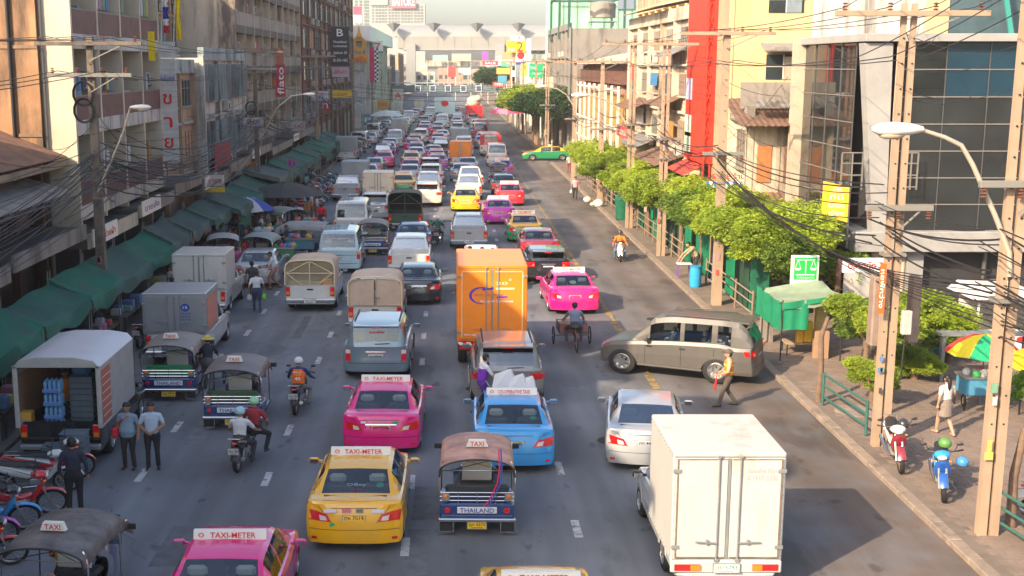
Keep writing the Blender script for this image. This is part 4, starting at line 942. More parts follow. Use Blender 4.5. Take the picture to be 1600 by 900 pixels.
for r_ in range(98):                                  # blocks laid in diagonal courses, wide enough to see from here
    for c_ in range(46):
        y = 22.2 + r_ * .26; x = KR + .55 + c_ * .34 + (r_ % 2) * .17; x2 = x + .0
        if x > 26: continue
        dz = rnd.uniform(-.006, .006); tl.box(x, x + .325, y, y + .245, .10, .128 + dz)
Mt = Matrix.Identity(4); tl_o = obj('paving_blocks', tl, pavm, PAVR); tl_o['kind'] = 'stuff'
for (x, y, s_) in ((11.9, 33.6, .62),): obj('manhole_cover', MB().lathe([(.001, .012), (s_, .010), (s_ + .06, -.02)], 24).box(-s_ * .7, s_ * .7, -.02, .02, .010, .018), mat('worn_concrete', (.27, .22, .18), .9, var=.3, sc_=4), PAVR, loc=(x, y, .135))

# ---------------------------------------------------------------- walls and finishes
def wallm(name, c, dark=None, var=.14, sc_=.8, thr=(.50, .72), streak=.18, rough=.85): return mat('wall_' + name, c, rough, var=var, sc_=sc_, dark=dark, thr=thr, streak=streak, bump=.25, bsc=9, coords='P')
W_brown = wallm('stained_brown', (.38, .21, .11), (.07, .05, .04), .3, .55, (.42, .58), .22)
W_cream = wallm('cream', (.52, .45, .34), (.13, .10, .08), sc_=.9, thr=(.48, .66)); W_grey = wallm('grey', (.24, .22, .20), (.06, .05, .045)); W_white = wallm('white', (.52, .50, .45), (.10, .09, .08), thr=(.50, .66))
W_dark = wallm('dark_concrete', (.10, .088, .078), (.05, .045, .04)); W_conc = wallm('concrete', (.27, .24, .21), (.05, .042, .036)); W_yellow = wallm('yellow', (.62, .46, .24), (.40, .29, .16), var=.12, sc_=1.0, thr=(.52, .72))
W_pink = wallm('salmon', (.45, .24, .18), (.15, .1, .08)); W_lit = wallm('warm_white', (.56, .47, .36), (.20, .15, .11), thr=(.50, .70)); W_blue = wallm('pale_blue', (.30, .36, .36), (.09, .08, .08), thr=(.46, .62)); W_green = wallm('pale_green', (.30, .38, .31), (.1, .1, .09))
W_redbr = wallm('red_brown', (.16, .07, .045), (.06, .04, .04)); W_tan = wallm('tan', (.40, .28, .18), (.14, .10, .07))
winm = mat('window_dark', (.03, .04, .045), .12, var=.3, sc_=1.5, coords='P'); winb = mat('window_bluish', (.06, .10, .12), .08, var=.3, sc_=1.5, coords='P'); frm = mat('window_frame', (.20, .19, .17), .6); frw = mat('window_frame_white', (.62, .62, .58), .6)
shut = mat('shutter_brown', (.17, .10, .07), .8, var=.25, sc_=3); railm = mat('railing_mauve', (.15, .075, .07), .7, var=.25, sc_=2.0, coords='P'); acm = mat('air_conditioner', (.42, .41, .38), .6, var=.15, sc_=5); acd = mat('fan_grille', (.05, .05, .05), .7)
curt = [mat('curtain_%d' % i, c, .9, var=.2, sc_=3) for i, c in enumerate(((.35, .12, .09), (.42, .36, .26), (.2, .25, .28), (.45, .25, .12)))]
LAUND = [cloth(c) for c in ((.5, .08, .08), (.5, .5, .5), (.1, .2, .4), (.5, .4, .1), (.15, .3, .2), (.45, .2, .3), (.05, .05, .06))]
roofrust = mat('corrugated_rust', (.20, .115, .08), .8, .2, var=.3, sc_=2, dark=(.1, .07, .06), thr=(.5, .7), coords='P'); roofgrey = mat('corrugated_grey', (.26, .25, .24), .6, .3, var=.25, sc_=1.5, dark=(.12, .09, .07), thr=(.52, .72), coords='P')
roofcream = mat('roof_cream', (.55, .43, .32), .7, var=.15, sc_=1, coords='P')
def ac(root, x, y, z, s_=1., face=1):
    o = obj('air_conditioner', MB().box(x, x + .36 * face, y - .42, y + .42, z, z + .6, .03), acm, root)
    obj('fan_grille', MB().lathe([(.001, 0), (.20, 0), (.24, -.01)] if face > 0 else [(.001, 0), (.2, 0), (.24, .01)], 12, 'x', (x + .37 * face, y - .12, z + .3)), acd, o)
    obj('bracket', MB().box(x, x + .4 * face, y - .4, y - .36, z - .05, z).box(x, x + .4 * face, y + .36, y + .4, z - .05, z), frm, o)
def corrug(x0, x1, y0, y1, za, zb, along='y', pitch=.28, amp=.035, t=.02):   # sheet sloping from za (x0) to zb (x1), ribs along x
    mb = MB(); rows = []; n = max(2, int(abs(y1 - y0) / (pitch / 2)))
    for i in range(n + 1):
        y = y0 + (y1 - y0) * i / n; dz = amp * (i % 2); rows.append([(x0, y, za + dz), ((x0 + x1) / 2, y, (za + zb) / 2 + dz - .01), (x1, y, zb + dz)])
    mb.grid(rows); mb.grid([[(p[0], p[1], p[2] - t) for p in r] for r in rows], flip=True); return mb
def building(name, label, cat, side, X0, Y0, Y1, H, floors, bays, wall, depth=10, style='window', base=4.3, slabd=1.4, spandrel=None, rail=None, finm=None, group=None,
             winmat=None, wf=.62, acs=.2, par=.6, ledge=True, seed=1, curtains=.3, top=None, plants=0., laundry=0., end=None, skipbay=()):
    """street building; side -1 stands left of the road, +1 right. Local x grows towards the street."""
    rnd = random.Random(seed); ln = Y1 - Y0; d = -side
    root = thing(name, label, cat, (X0, Y0, .115), 0, group)
    X = lambda x: x * d                                # local x towards the street
    fh = (H - base) / floors; bw = ln / bays; sp = spandrel or wall; wm = winmat or winm
    back = slabd if style == 'balcony' else .25
    obj('wall', MB().box(X(-depth), X(-back), 0, ln, 0, H), wall, root)
    if end: obj('end_wall', MB().box(X(-depth - .01), X(-.0), -.12, -.003, 0, H + .02), end, root)
    zs = [base + i * fh for i in range(floors)]
    for i, z in enumerate(zs + [H]):
        if style == 'balcony' or ledge:
            dd = 0 if style == 'balcony' else -.02
            th = .42 if style == 'balcony' else .16
            obj('floor_slab' if style == 'balcony' else 'ledge', MB().box(X(-back), X(dd + (.0 if i < len(zs) else .05)), 0, ln, z - th, z + (.14 if style == 'balcony' else 0), .02), sp, root)
    for b in range(bays + 1):
        y = b * bw
        if style == 'balcony': obj('fin_wall', MB().box(X(-back), X(.03), y - .07 if b else -.12, y + .07, base - .6, H + .25), finm or wall, root)
        else: obj('pilaster', MB().box(X(-back), X(.0), y - .16, y + .16, 0, H + .1), finm or wall, root)
    for i, z in enumerate(zs):
        for b in range(bays):
            if (i, b) in skipbay: continue
            y = b * bw; cx = y + bw / 2
            if style == 'balcony':
                w = obj('window', MB().box(X(-back), X(-back + .05), y + .5, y + bw * .52, z + .9, z + 2.2), wm, root); obj('window_frame', MB().box(X(-back + .05), X(-back + .08), y + .5, y + bw * .52, z + 1.5, z + 1.55).box(X(-back + .05), X(-back + .08), y + bw * .28 + .2, y + bw * .28 + .25, z + .9, z + 2.2), frm, w)
                obj('door', MB().box(X(-back), X(-back + .06), y + bw * .60, y + bw * .60 + .85, z + .14, z + 2.15), rnd.choice([shut, winm, curt[2]]), root)
                if rail:
                    obj('railing', MB().box(X(-.05), X(-.01), y + .07, y + bw - .07, z + .14, z + 1.02), rail, root); obj('handrail', MB().box(X(-.07), X(.01), y + .07, y + bw - .07, z + 1.02, z + 1.07), frm, root)
                    if rnd.random() < .5: obj('privacy_panel', MB().box(X(-.10), X(-.06), y + .3, y + .3 + rnd.uniform(.5, 1.2), z + .14, z + rnd.uniform(.9, 1.25)), rnd.choice(curt), root)
                if rnd.random() < acs: ac(root, X(-.75), y + bw - .55, z + .16 + rnd.choice((0, 1.1)), face=d)
                if rnd.random() < acs * .6: obj('stored_box', MB().box(X(-.9), X(-.35), y + bw - 1.3, y + bw - .9, z + .14, z + rnd.uniform(.9, 1.9)), rnd.choice(curt + LAUND), root)
                if rnd.random() < laundry:
                    for q in range(rnd.randint(2, 5)):
                        yy = y + .4 + q * .5
                        if yy < y + bw - .5: obj('hung_laundry', MB().box(X(-.3), X(-.27), yy, yy + .38, z + 1.2, z + 1.95), rnd.choice(LAUND), root)
            else:
                if style == 'fins':
                    for q in range(5): obj('sunshade_fin', MB().box(X(-.25), X(.12), y + .45 + q * (bw - .9) / 4 - .04, y + .45 + q * (bw - .9) / 4 + .04, z + .85, z + fh - .35), sp, root)
                w = obj('window', MB().box(X(-.25), X(-.2), cx - bw * wf / 2, cx + bw * wf / 2, z + .85, z + fh - .55), wm if rnd.random() > curtains else rnd.choice(curt), root)
                f = MB(); x0, x1 = cx - bw * wf / 2, cx + bw * wf / 2
                for q in range(4): yy = x0 + (x1 - x0) * q / 3; f.box(X(-.2), X(-.14), yy - .03, yy + .03, z + .85, z + fh - .55)
                f.box(X(-.2), X(-.145), x0, x1, z + fh - 1.0, z + fh - .96); obj('window_frame', f, frm if wall not in (W_white, W_yellow) else frw, w); obj('sill', MB().box(X(-.25), X(-.05), x0 - .1, x1 + .1, z + .76, z + .85), sp, w)
                if rnd.random() < acs: ac(root, X(-.2) if d > 0 else X(-.2), cx + rnd.uniform(-.8, .8), z + .1, face=d)
            if rnd.random() < plants:
                pass
    obj('parapet', MB().box(X(-.35), X(.0), 0, ln, H, H + par), sp, root)
    if top: top(root, X, ln, H)
    # ground floor: roller shutters and dark shopfronts
    for b in range(bays):
        y = b * bw; obj('shopfront', MB().box(X(-back), X(-back + .04), y + .25, y + bw - .25, .05, base - 1.1), rnd.choice([winm, shut, darkin, W_conc]), root)
    return root
def marquee(label, Y0, Y1, X0=-15, dep=2.0, z=3.95, board=None, txt=None, bt=None, side=-1, group='concrete canopies over the left pavement'):
    root = thing('shop_canopy', label, 'canopy', (X0, Y0, z), 0, group); d = -side; ln = Y1 - Y0
    obj('canopy_slab', MB().box(0, d * dep, 0, ln, -.08, .10, .02), W_dark, root); obj('fascia', MB().box(d * dep, d * (dep + .08), 0, ln, -.32, .22), board or W_conc, root)
    for k in range(int(ln / 2.2) + 1):
        y = min(k * 2.2 + .1, ln - .1); obj('beam', MB().box(0, d * dep, y - .08, y + .08, -.32, -.09), W_dark, root)
    if txt:
        b = obj('sign_board', MB().box(d * (dep + .09), d * (dep + .14), .3, min(ln - .3, 3.6), -.30, .35), signw, root)
        t = text_mb(txt, .3, 2.6, 0).xf(Matrix.Rotation(R(90) * d, 4, 'Z')).xf(Matrix.Translation((d * (dep + .15), min(ln, 3.9) / 2, .02))); obj('lettering', t, bt or ink_red, b)
    return root
def tank(label, x, y, z, r=.75, h=1.7, m=None):
    t = thing('water_tank', label, 'water tank', (x, y, z), 0); obj('tank_body', MB().lathe([(.01, 0), (r, 0), (r, h), (r * .8, h + .2), (.3, h + .32), (.01, h + .34)], 18), m or alloy, t, 40)
    obj('tank_stand', MB().box(-r, r, -r, r, -.5, -.4).box(-r, -r + .1, -r, -r + .1, -.9, -.5).box(r - .1, r, r - .1, r, -.9, -.5).box(-r, -r + .1, r - .1, r, -.9, -.5).box(r - .1, r, -r, -r + .1, -.9, -.5), frm, t); return t
# ================================================================ LEFT SIDE OF THE STREET
building('apartment_building', 'tall grey shophouse block nearest the camera on the left, outside the photo', 'building', -1, -15, -24, 27, 15.6, 3, 11, W_grey, slabd=.3, seed=2)
obj_t = thing('shading_tower', 'unseen concrete tower added left of the street to shade the road', 'building', (-21, 0, .1)); obj('wall', MB().box(-7, 0, 0, 31, 0, 19.6), W_conc, obj_t)  # unseen tower added to shade the road while the gable stays lit
for i in range(4):
    for b in range(8): obj('window', MB().box(.0, .04, 1 + b * 3.7, 3.2 + b * 3.7, 5 + i * 3.6, 6.4 + i * 3.6), winm, obj_t)
for k, (x, y) in enumerate(((-15.6, 7), (-15.7, 12.2), (-15.5, 19.5))): tank(('unseen steel tank added on the near left roof edge to round its shadow', 'unseen shadow-rounding steel tank added further along the near left roof', 'unseen shadow-rounding steel tank added at the far end of the near left roof')[k], x, y, 17.1, 1.3, 2.0)  # unseen tanks added to give the roof shadow on the road a rounded edge
# low shophouse with rusty roof, stained gable behind it
sh_ = thing('low_shophouse', 'low old shophouse with rusty corrugated roof below the stained brown gable', 'building', (-15, 30, .1))
obj('wall', MB().box(-8, -.5, 0, 14.6, 0, 6.4), wallm('old_timber', (.13, .085, .06), (.05, .04, .035), sc_=1.5), sh_)
obj('roof', corrug(-4.5, .9, -.2, 14.7, 8.7, 6.55), roofrust, sh_); obj('lower_roof', corrug(-.5, 1.7, -.2, 12.6, 6.1, 5.45), roofgrey, sh_)
obj('roof_beam', MB().box(.75, .9, -.2, 14.7, 6.22, 6.45), W_tan, sh_)
for k in range(6): obj('column', MB().box(-.25, .05, .3 + k * 2.75, .62 + k * 2.75, 0, 6.4), W_redbr, sh_)
for k in range(5):
    for z in (3.9, 4.9): obj('louvre_window', MB().box(-.5, -.42, .9 + k * 2.75, 2.8 + k * 2.75, z, z + .85), shut, sh_)
# big apartment row with balconies
L2 = building('apartment_building', 'cream apartment building with mauve balcony railings and stained brown end wall', 'building', -1, -13.8, 44.9, 58.3, 17.3, 4, 4, wallm('pale_plaster', (.36, .34, .31), (.06, .05, .05), sc_=1.1, thr=(.46, .62)), depth=12, style='balcony',
              base=4.5, slabd=1.15, spandrel=W_white, rail=railm, finm=wallm('fin_cream', (.58, .50, .38), (.20, .16, .12), thr=(.56, .75)), acs=.9, laundry=.6, seed=5, end=None)
obj('end_wall', MB().box(-12, -1.16, -.35, -.125, 0, 17.6), W_brown, L2); obj('drain_pipe', MB().tube([(-2.15, -.42, 3), (-2.15, -.42, 17.5)], .07, 8), blackpl, L2, 50)
for z in (7.4, 10.6, 13.8): obj('end_beam', MB().box(-12, -1.16, -.39, -.352, z - .12, z), wallm('brown_band', (.30, .19, .12), (.1, .08, .06)), L2)
obj('corner_pipe', MB().tube([(-1.05, -.2, 3), (-1.05, -.2, 17.5)], .05, 6), frm, L2, 50)
# narrow house with vertical red lettering, terrace and flags
L3 = building('shophouse', 'narrow shophouse with white corrugated sign wall and rooftop terrace railings', 'building', -1, -14.5, 58.6, 69.8, 9.6, 2, 3, W_tan, depth=9, seed=8, base=4.0, curtains=.5, spandrel=W_blue)
L3['label'] = 'narrow shophouse with white corrugated sign wall and rooftop terrace railings'
s_ = thing('vertical_sign', 'white ribbed sign with red Thai letters stacked beside balconies', 'sign', (-13.95, 58.45, 5.4)); cg = MB()
for i in range(22): cg.box(0, .92, -.05 - .03 * (i % 2), -.01, i * .26, i * .26 + .24)
obj('sign_panel', cg, mat('ribbed_white', (.56, .56, .55), .6, var=.15, sc_=2), s_)
for t, z in (('ข', 3.0), ('า', 1.9), ('ย', .9)): obj('lettering', text_mb(t, .5, .42, .10).xf(Matrix.Translation((.46, -.02, z))), ink_red, s_)
obj('lettering', text_mb('เฟอร์นิเจอร์', .25, .8, .10).xf(Matrix.Translation((.46, -.02, 4.0))), ink_blue, s_)
tr = thing('rooftop_terrace', 'rooftop terrace with thin white railings and a green awning', 'terrace', (-14.6, 59, 9.8)); b = MB()
for z in (.35, .7, 1.1): b.tube([(.0, 0, z), (.0, 7.5, z)], .02, 4).tube([(-2.5, 0, z), (.0, 0, z)], .02, 4)
for k in range(24): b.tube([(0, k * .32, 0), (0, k * .32, 1.1)], .012, 3)
obj('railing', b, frw, tr); obj('green_awning', MB().box(-2.2, -.2, .3, 2.2, 1.9, 1.96), mat('tarp_green_plain', (.01, .22, .10), .8), tr); obj('terrace_box', MB().box(-6, -1.6, .5, 8, 0, 2.6), W_tan, tr)
for k in range(3): obj('window', MB().box(-1.6, -1.55, 1 + k * 2.3, 2.6 + k * 2.3, .8, 2.1), winb, tr)
for nm, c, px in (('national_flag', None, -13.7), ('yellow_flag', (.85, .62, .01), -13.1)):
    f = thing('flag', 'striped national flag hanging from a terrace pole' if c is None else 'bright yellow flag hanging beside the striped flag', 'flag', (px, 58.6, 10.9))
    obj('flag_pole', MB().tube([(-.1, 0, -.8), (.25, -.5, 2.6)], .025, 6), frw, f, 50)
    def fl(a, b_, m, nmm='flag_cloth'):
        obj(nmm, MB().grid([[(.22 + .26 * u + .05 * math.sin(6 * v + 2 * u), -.48 + .08 * math.sin(9 * u + v), 2.5 - (a + (b_ - a) * v)) for u in (0, .25, .5, .75, 1)] for v in (0, .5, 1)]), m, f, 60)
    if c is None:
        for a, b_, cc in ((0, .35, (.6, .02, .04)), (.35, .7, (.8, .8, .8)), (.7, 1.25, (.03, .05, .4)), (1.25, 1.55, (.8, .8, .8)), (1.55, 1.9, (.6, .02, .04))): fl(a, b_, cloth(cc))
    else: fl(0, 2.2, cloth(c))
f = thing('flag', 'small yellow flag hung inside a top floor balcony', 'flag', (-13.7, 55.6, 9.9)); obj('flag_cloth', MB().grid([[(.1 + .3 * u, -.05, 1.6 - 1.3 * v) for u in (0, .5, 1)] for v in (0, .5, 1)]), cloth((.85, .62, .01)), f)
# white block with recessed windows, lit side wall
L3b = building('shophouse', 'white shophouse with tall recessed windows and sunlit side wall', 'building', -1, -14.0, 70, 84, 10.3, 2, 3, W_white, depth=9, style='fins', seed=9, base=3.6, winmat=winb, wf=.8, spandrel=W_blue)
bb = building('rear_building', 'tall tan building set back behind the white shophouse', 'building', -1, -18.5, 70, 90, 16.2, 4, 5, W_tan, depth=9, seed=11, acs=.3, curtains=.4)
rp = thing('fabric_banner', 'red fabric banner panel on the white shophouse front', 'banner', (-13.9, 71.5, 3.4)); obj('panel', MB().box(0, .06, 0, 5.2, 0, 2.0), mat('red_fabric', (.38, .02, .03), .8, var=.2, sc_=2), rp); obj('panel_frame', MB().box(.0, .1, -.05, 5.25, 2.0, 2.08), frm, rp)
L4 = building('apartment_building', 'old dark apartment block crowded with air conditioners and laundry', 'building', -1, -14.6, 84.3, 121, 18.2, 5, 9, W_cream, depth=12, style='balcony', base=4.0, slabd=1.2, spandrel=W_dark, rail=W_conc, finm=wallm('fin_tan', (.52, .42, .31), (.10, .08, .07), thr=(.48, .62)), acs=.9, laundry=.6, seed=13)
L5 = building('office_building', 'brown building with blue glass upper floors beyond the apartment block', 'building', -1, -14.4, 121.3, 186, 20.5, 5, 11, W_redbr, depth=12, style='window', winmat=winb, wf=.86, acs=.5, seed=15)
cn = thing('white_canopy_building', 'white modern building with thick flat overhanging roof slab', 'building', (-12.2, 192, .1))
obj('wall', MB().box(-12, -1.6, .5, 74, 0, 13.5), wallm('silver_grey', (.38, .39, .41), None), cn); obj('roof_slab', MB().box(-13, 0, -1, 78, 13.6, 16.0, .05), wallm('white_fascia', (.72, .72, .70), None, var=.05), cn)
for k in range(8): obj('column', MB().box(-1.5, -.9, 1 + k * 10, 1.7 + k * 10, 0, 13.6), W_white, cn)
for k in range(7): obj('window', MB().box(-1.6, -1.54, 2.5 + k * 10, 10 + k * 10, 6, 10.5), winb, cn)
y0 = 268
for k, (ln, H, w, nm) in enumerate(((34, 9, W_cream, 'cream'), (30, 12, W_grey, 'grey'), (40, 8, W_white, 'white'), (45, 13, W_tan, 'tan'))):
    building('shophouse', '%s shophouse row %s' % (nm, ('just past the white canopy building', 'second past the white canopy building', 'near the footbridge on the left', 'beyond the footbridge on the left')[k]), 'building', -1, -14 - k * .4, y0, y0 + ln, H, max(1, int((H - 4) / 3.2)), int(ln / 6), w, seed=30 + k, ledge=False, acs=0); y0 += ln + .5
# shop canopies with boards
for k, (a, b, t) in enumerate(((28, 35.5, 'ร้านอาหาร'), (35.8, 43.2, None), (43.5, 50.5, 'จำหน่ายผ้า'), (50.8, 57.4, 'ขายส่ง'), (57.7, 64, None), (64.3, 72, 'เสื้อผ้า'), (72.3, 80, None), (80.3, 90, 'รับทำ'), (90.3, 102, None), (102.3, 118, 'ผ้าม่าน'))):
    marquee(('sooty concrete shop canopy nearest on the left, with red lettered board', 'plain sooty shop canopy below the rusty roof', 'cream boarded shop canopy below the brown end wall', 'shop canopy with pale board beside the first utility pole', 'bare concrete canopy just past the first utility pole', 'canopy with pale board under the ribbed sign wall', 'bare canopy below the red banner panel', 'pale boarded canopy at the foot of the old apartment block', 'bare canopy under the middle of the old apartment block', 'farthest boarded canopy under the old apartment block')[k], a, b, -15.2, 2.0, 3.9 + .25 * math.sin(k * 2.1), W_cream if k in (2,) else W_conc, t, [ink_red, ink_blue][k % 2])
# hanging signs that face the traffic
def vsign(label, x, y, z, w, h, c, txts, name='hanging_sign', edge=None, cat='sign', t=.12, group=None):
    s = thing(name, label, cat, (x, y, z), 0, group); cm = mat('sign_%02d%02d%02d' % tuple(int(v * 99) for v in c), c, .5, var=.06, sc_=1)
    obj('sign_panel', MB().box(-w / 2, w / 2, -t / 2, t / 2, 0, h, .02), cm, s)
    obj('sign_edge', MB().box(-w / 2 - .04, w / 2 + .04, -t / 2 + .01, t / 2 - .01, -.05, 0).box(-w / 2 - .04, w / 2 + .04, -t / 2 + .01, t / 2 - .01, h, h + .05), edge or frm, s)
    for (tx, m_, cx, cz, tw, ts, rot) in txts:
        o = text_mb(tx, ts, tw, 0)
        if rot: o.xf(Matrix.Rotation(R(-90), 4, 'Y'))
        obj('lettering', o.xf(Matrix.Translation((cx, -t / 2 - .015, cz))), m_, s)
    obj('bracket', MB().tube([(-w / 2 - .9, 0, h * .75), (-w / 2, 0, h * .75)], .04, 5).tube([(-w / 2 - .9, 0, h * .25), (-w / 2, 0, h * .25)], .04, 5), frm, s); return s
x, z1 = AY(531, 42, 150); _, z0 = AY(531, 103, 150)
vsign('tall black hanging sign with white lettering over the traffic', x, 150, z0, 2.2, z1 - z0, (.02, .02, .025), [('B', ink_white, 0, 4.0, .8, .9, 0), ('Phetchburi', ink_white, 0, 2.9, 1.6, .28, 0), ('Condominium', ink_white, 0, 2.4, 1.7, .28, 0), ('Sathorn 10', ink_white, 0, 1.6, 1.6, .34, 0), ('02-256-1452', ink_white, 0, .7, 1.8, .34, 0)])
vsign('white and pink notice panel hung below the black sign', x, 150.2, z0 - 1.35, 2.1, 1.25, (.55, .42, .48), [('ให้เช่า', ink_red, 0, .7, 1.5, .4, 0)])
x, z1 = AY(438, 101, 100); _, z0 = AY(438, 151, 100)
vsign('red vertical hanging sign with white letters flato', x, 100, z0, .75, z1 - z0, (.48, .02, .04), [('flato', ink_white, 0, (z1 - z0) / 2, 2.2, .55, 1)])
x, z1 = AY(419, 75, 98); vsign('salmon red blank board behind the flato sign', x, 104, z1 - 2.2, .9, 2.2, (.50, .14, .09), [])
x, z0 = AY(418, 152, 98); vsign('small orange red board under the salmon board', x, 103, z0, .8, 1.5, (.55, .16, .08), [])
x, z0 = AY(491, 157, 130); vsign('pale blue and white shop sign with red Thai writing', x, 130, z0, 3.0, 1.0, (.50, .58, .66), [('ศูนย์รวมผ้า', ink_red, 0, .62, 2.4, .4, 0), ('แฟชั่น', ink_blue, 0, .22, 1.8, .22, 0)])
x, z0 = AY(534, 153, 150); vsign('plain yellow shop sign between wires on the left', x, 150.5, z0, 2.4, .95, (.75, .50, .02), [('ขายส่ง', ink_red, 0, .5, 1.3, .4, 0)])
x, z0 = AY(396, 197, 80); vsign('white sign reading SHA in dark red letters', x, 80, z0, 1.3, .55, (.55, .53, .50), [('SHA', mat('ink_maroon', (.3, .02, .06), .5), 0, .28, .9, .36, 0)])
x, z0 = AY(330, 300, 66); vsign('white and yellow banner beside the far green tarps', x, 66, z0, 1.45, .95, (.55, .52, .50), [('ลดราคา', ink_red, 0, .6, 1.1, .25, 0)]); 
x, z0 = AY(330, 300, 65.8); vsign('yellow strip board under the white banner', x, 65.9, z0 - .02, 1.45, .30, (.68, .45, .02), [])
x, z0 = AY(390, 263, 84); vsign('small yellow board hung over the left stalls', x, 84, z0, 1.3, .45, (.75, .40, .02), [('999', ink_red, 0, .22, .8, .28, 0)])
x, z1 = AY(590, 65, 205); _, z0 = AY(590, 82, 205); s7 = vsign('white square convenience sign with red and orange number 7', x, 205, z0, 1.8, z1 - z0, (.75, .75, .72), [('7', ink_red, 0, .95, 1.0, 1.3, 0)]); obj('green_band', MB().box(-.9, .9, -.09, -.07, .0, .2), mat('sign_green_band', (.01, .3, .12), .5), s7)
x, z1 = AY(581, 74, 204); _, z0 = AY(581, 128, 204); vsign('tall narrow pink vertical banner below the 7 sign', x, 204, z0, .75, z1 - z0, (.75, .02, .14), [])
x2 = AY(588, 80, 204)[0]; ck = thing('chequered_banner', 'black and white chequered strip beside the pink banner', 'banner', (x2, 204, z0)); n_ = 16
a, b = MB(), MB()
for i in range(n_):
    for j in (0, 1): (a if (i + j) % 2 else b).box(-.3 + j * .3, j * .3, -.05, .05, i * (z1 - z0) / n_ * .97, (i + 1) * (z1 - z0) / n_ * .97)
obj('white_squares', a, ink_white, ck)['kind'] = 'stuff'; obj('black_squares', b, ink, ck)['kind'] = 'stuff'
x, zc = AY(561, 69, 190); rs = thing('round_sign', 'round orange temple-like sign above an orange board', 'sign', (x, 190, zc)); orn = mat('sign_orange', (.62, .30, .03), .5)
obj('sign_ring', MB().lathe([(.55, -.1), (1.15, -.1), (1.15, .1), (.55, .1), (.55, -.1)], 20, 'y'), orn, rs); obj('sign_board', MB().box(-1.4, 1.4, -.1, .1, -3.0, -1.5), orn, rs); obj('lettering', text_mb('แฟชั่น', 1, 2.0, .14).xf(Matrix.Translation((0, 0, -2.25))), ink_red, rs); obj('spire', MB().lathe([(.5, 1.1), (.2, 1.9), (.02, 3.0)], 8), orn, rs)
x, z0 = AY(583, 160, 215); vsign('lit white square sign with dark letters between left wires', x, 215, z0, 1.0, 2.4, (.70, .60, .48), [('ส', ink, 0, 1.8, .6, .7, 0), ('ห', ink, 0, .7, .6, .7, 0)])
x, z0 = AY(571, 66, 192); vsign('pale green tall board beside the orange round sign', AY(553, 66, 192)[0], 193, z0 - 6, 1.2, 6, (.36, .42, .34), [])
for k, (px, py, Y_, w, h, c, t, lb) in enumerate(((466, 205, 108, 1.3, .9, (.55, .5, .45), 'ซ่อม', 'small cream sign among the wires at the old apartment block'), (505, 175, 140, 1.6, 1.4, (.5, .08, .06), 'ยา', 'dark red square sign beyond the yellow shop sign'), (560, 178, 178, 1.8, 2.2, (.45, .5, .5), 'ATM', 'pale ATM sign on the brown building front'), (575, 195, 190, 1.4, 1.6, (.05, .25, .3), 'P', 'teal parking sign on the distant left'), (598, 170, 230, 2.2, 1.6, (.6, .3, .05), 'ทอง', 'orange gold shop sign in the distant left'), (612, 190, 240, 2.0, 1.2, (.1, .35, .5), 'BANK', 'light blue bank sign in the distant left'), (622, 160, 270, 2.4, 3.0, (.6, .55, .5), 'A', 'pale tall sign near the footbridge on the left'))):
    x, z = AY(px, py, Y_); vsign(lb, x, Y_, z, w, h, c, [(t, ink_white if c[0] < .5 or c[1] < .2 else ink_red, 0, h / 2, w * .7, h * .45, 0)])
# ================================================================ RIGHT SIDE OF THE STREET
# glass-fronted building on the corner
GX, GY = 15.9, 46.3
gb = thing('glass_building', 'modern corner building with dark curtain wall glass and pale slanting pier', 'building', (GX, GY, .12))
gl_ = mat('curtain_glass', (.016, .021, .023), .04, var=.6, sc_=.5, spec=.9, coords='P'); glb = mat('curtain_glass_blue', (.012, .042, .07), .05, var=.3, sc_=.4, spec=.9, coords='P'); mull = mat('mullion', (.12, .12, .12), .4, .4)
pal = wallm('pale_panel', (.30, .29, .28), (.36, .33, .3), thr=(.6, .9)); warm = wallm('warm_column', (.46, .37, .28), (.42, .33, .24), thr=(.6, .9))
obj('core', MB().box(.6, 16, .6, 12, 0, 10.9), darkin, gb)
obj('floor_slab', MB().box(-.15, 17, -.35, 8.3, 2.75, 3.55, .03), pal, gb); obj('roof_band', MB().box(-.25, 17, -.45, 8.4, 10.75, 11.05, .02), pal, gb)
obj('roof_parapet', MB().box(.3, 2.2, .3, 8.3, 11.05, 13.6), W_white, gb)
zz = [3.55 + i * (10.75 - 3.55) / 7 for i in range(8)]
xs_ = [1.35, 3.0, 4.65, 6.3, 7.95, 9.6, 11.2, 12.8, 14.4, 16]
for i in range(7):
    for k in range(len(xs_) - 1): obj('glass_pane', MB().box(xs_[k] + .03, xs_[k + 1] - .03, .0, .04, zz[i] + .03, zz[i + 1] - .03), glb if i >= 5 and 1 <= k else gl_, gb)
    for k in range(4): obj('glass_pane', MB().box(.0, .04, 1.2 + k * 1.75 + .03, 2.95 + k * 1.75 - .03, zz[i] + .03, zz[i + 1] - .03), gl_, gb)
    obj('transom', MB().box(1.35, 16, -.05, .0, zz[i] - .02, zz[i] + .02).box(-.05, .0, 1.2, 8.2, zz[i] - .02, zz[i] + .02), mat('transom_light', (.26, .24, .22), .4, .3), gb)
for x in xs_: obj('mullion', MB().box(x - .018, x + .018, -.04, -.001, 3.55, 10.75), mull, gb)
for k in range(5): obj('mullion', MB().box(-.04, -.001, 1.17 + k * 1.75, 1.23 + k * 1.75, 3.55, 10.75), mull, gb)
obj('slanting_pier', MB().prism([(-.25, 10.7), (.85, 10.7), (1.05, 2.8), (.6, 2.8)], 'y', -.25, .35), pal, gb); obj('round_column', MB().tube([(1.18, -.2, 0), (1.18, -.2, 10.9)], .15, 12), warm, gb, 50)
obj('inner_column', MB().box(2.1, 2.75, .15, .55, 0, 10.8), pal, gb)
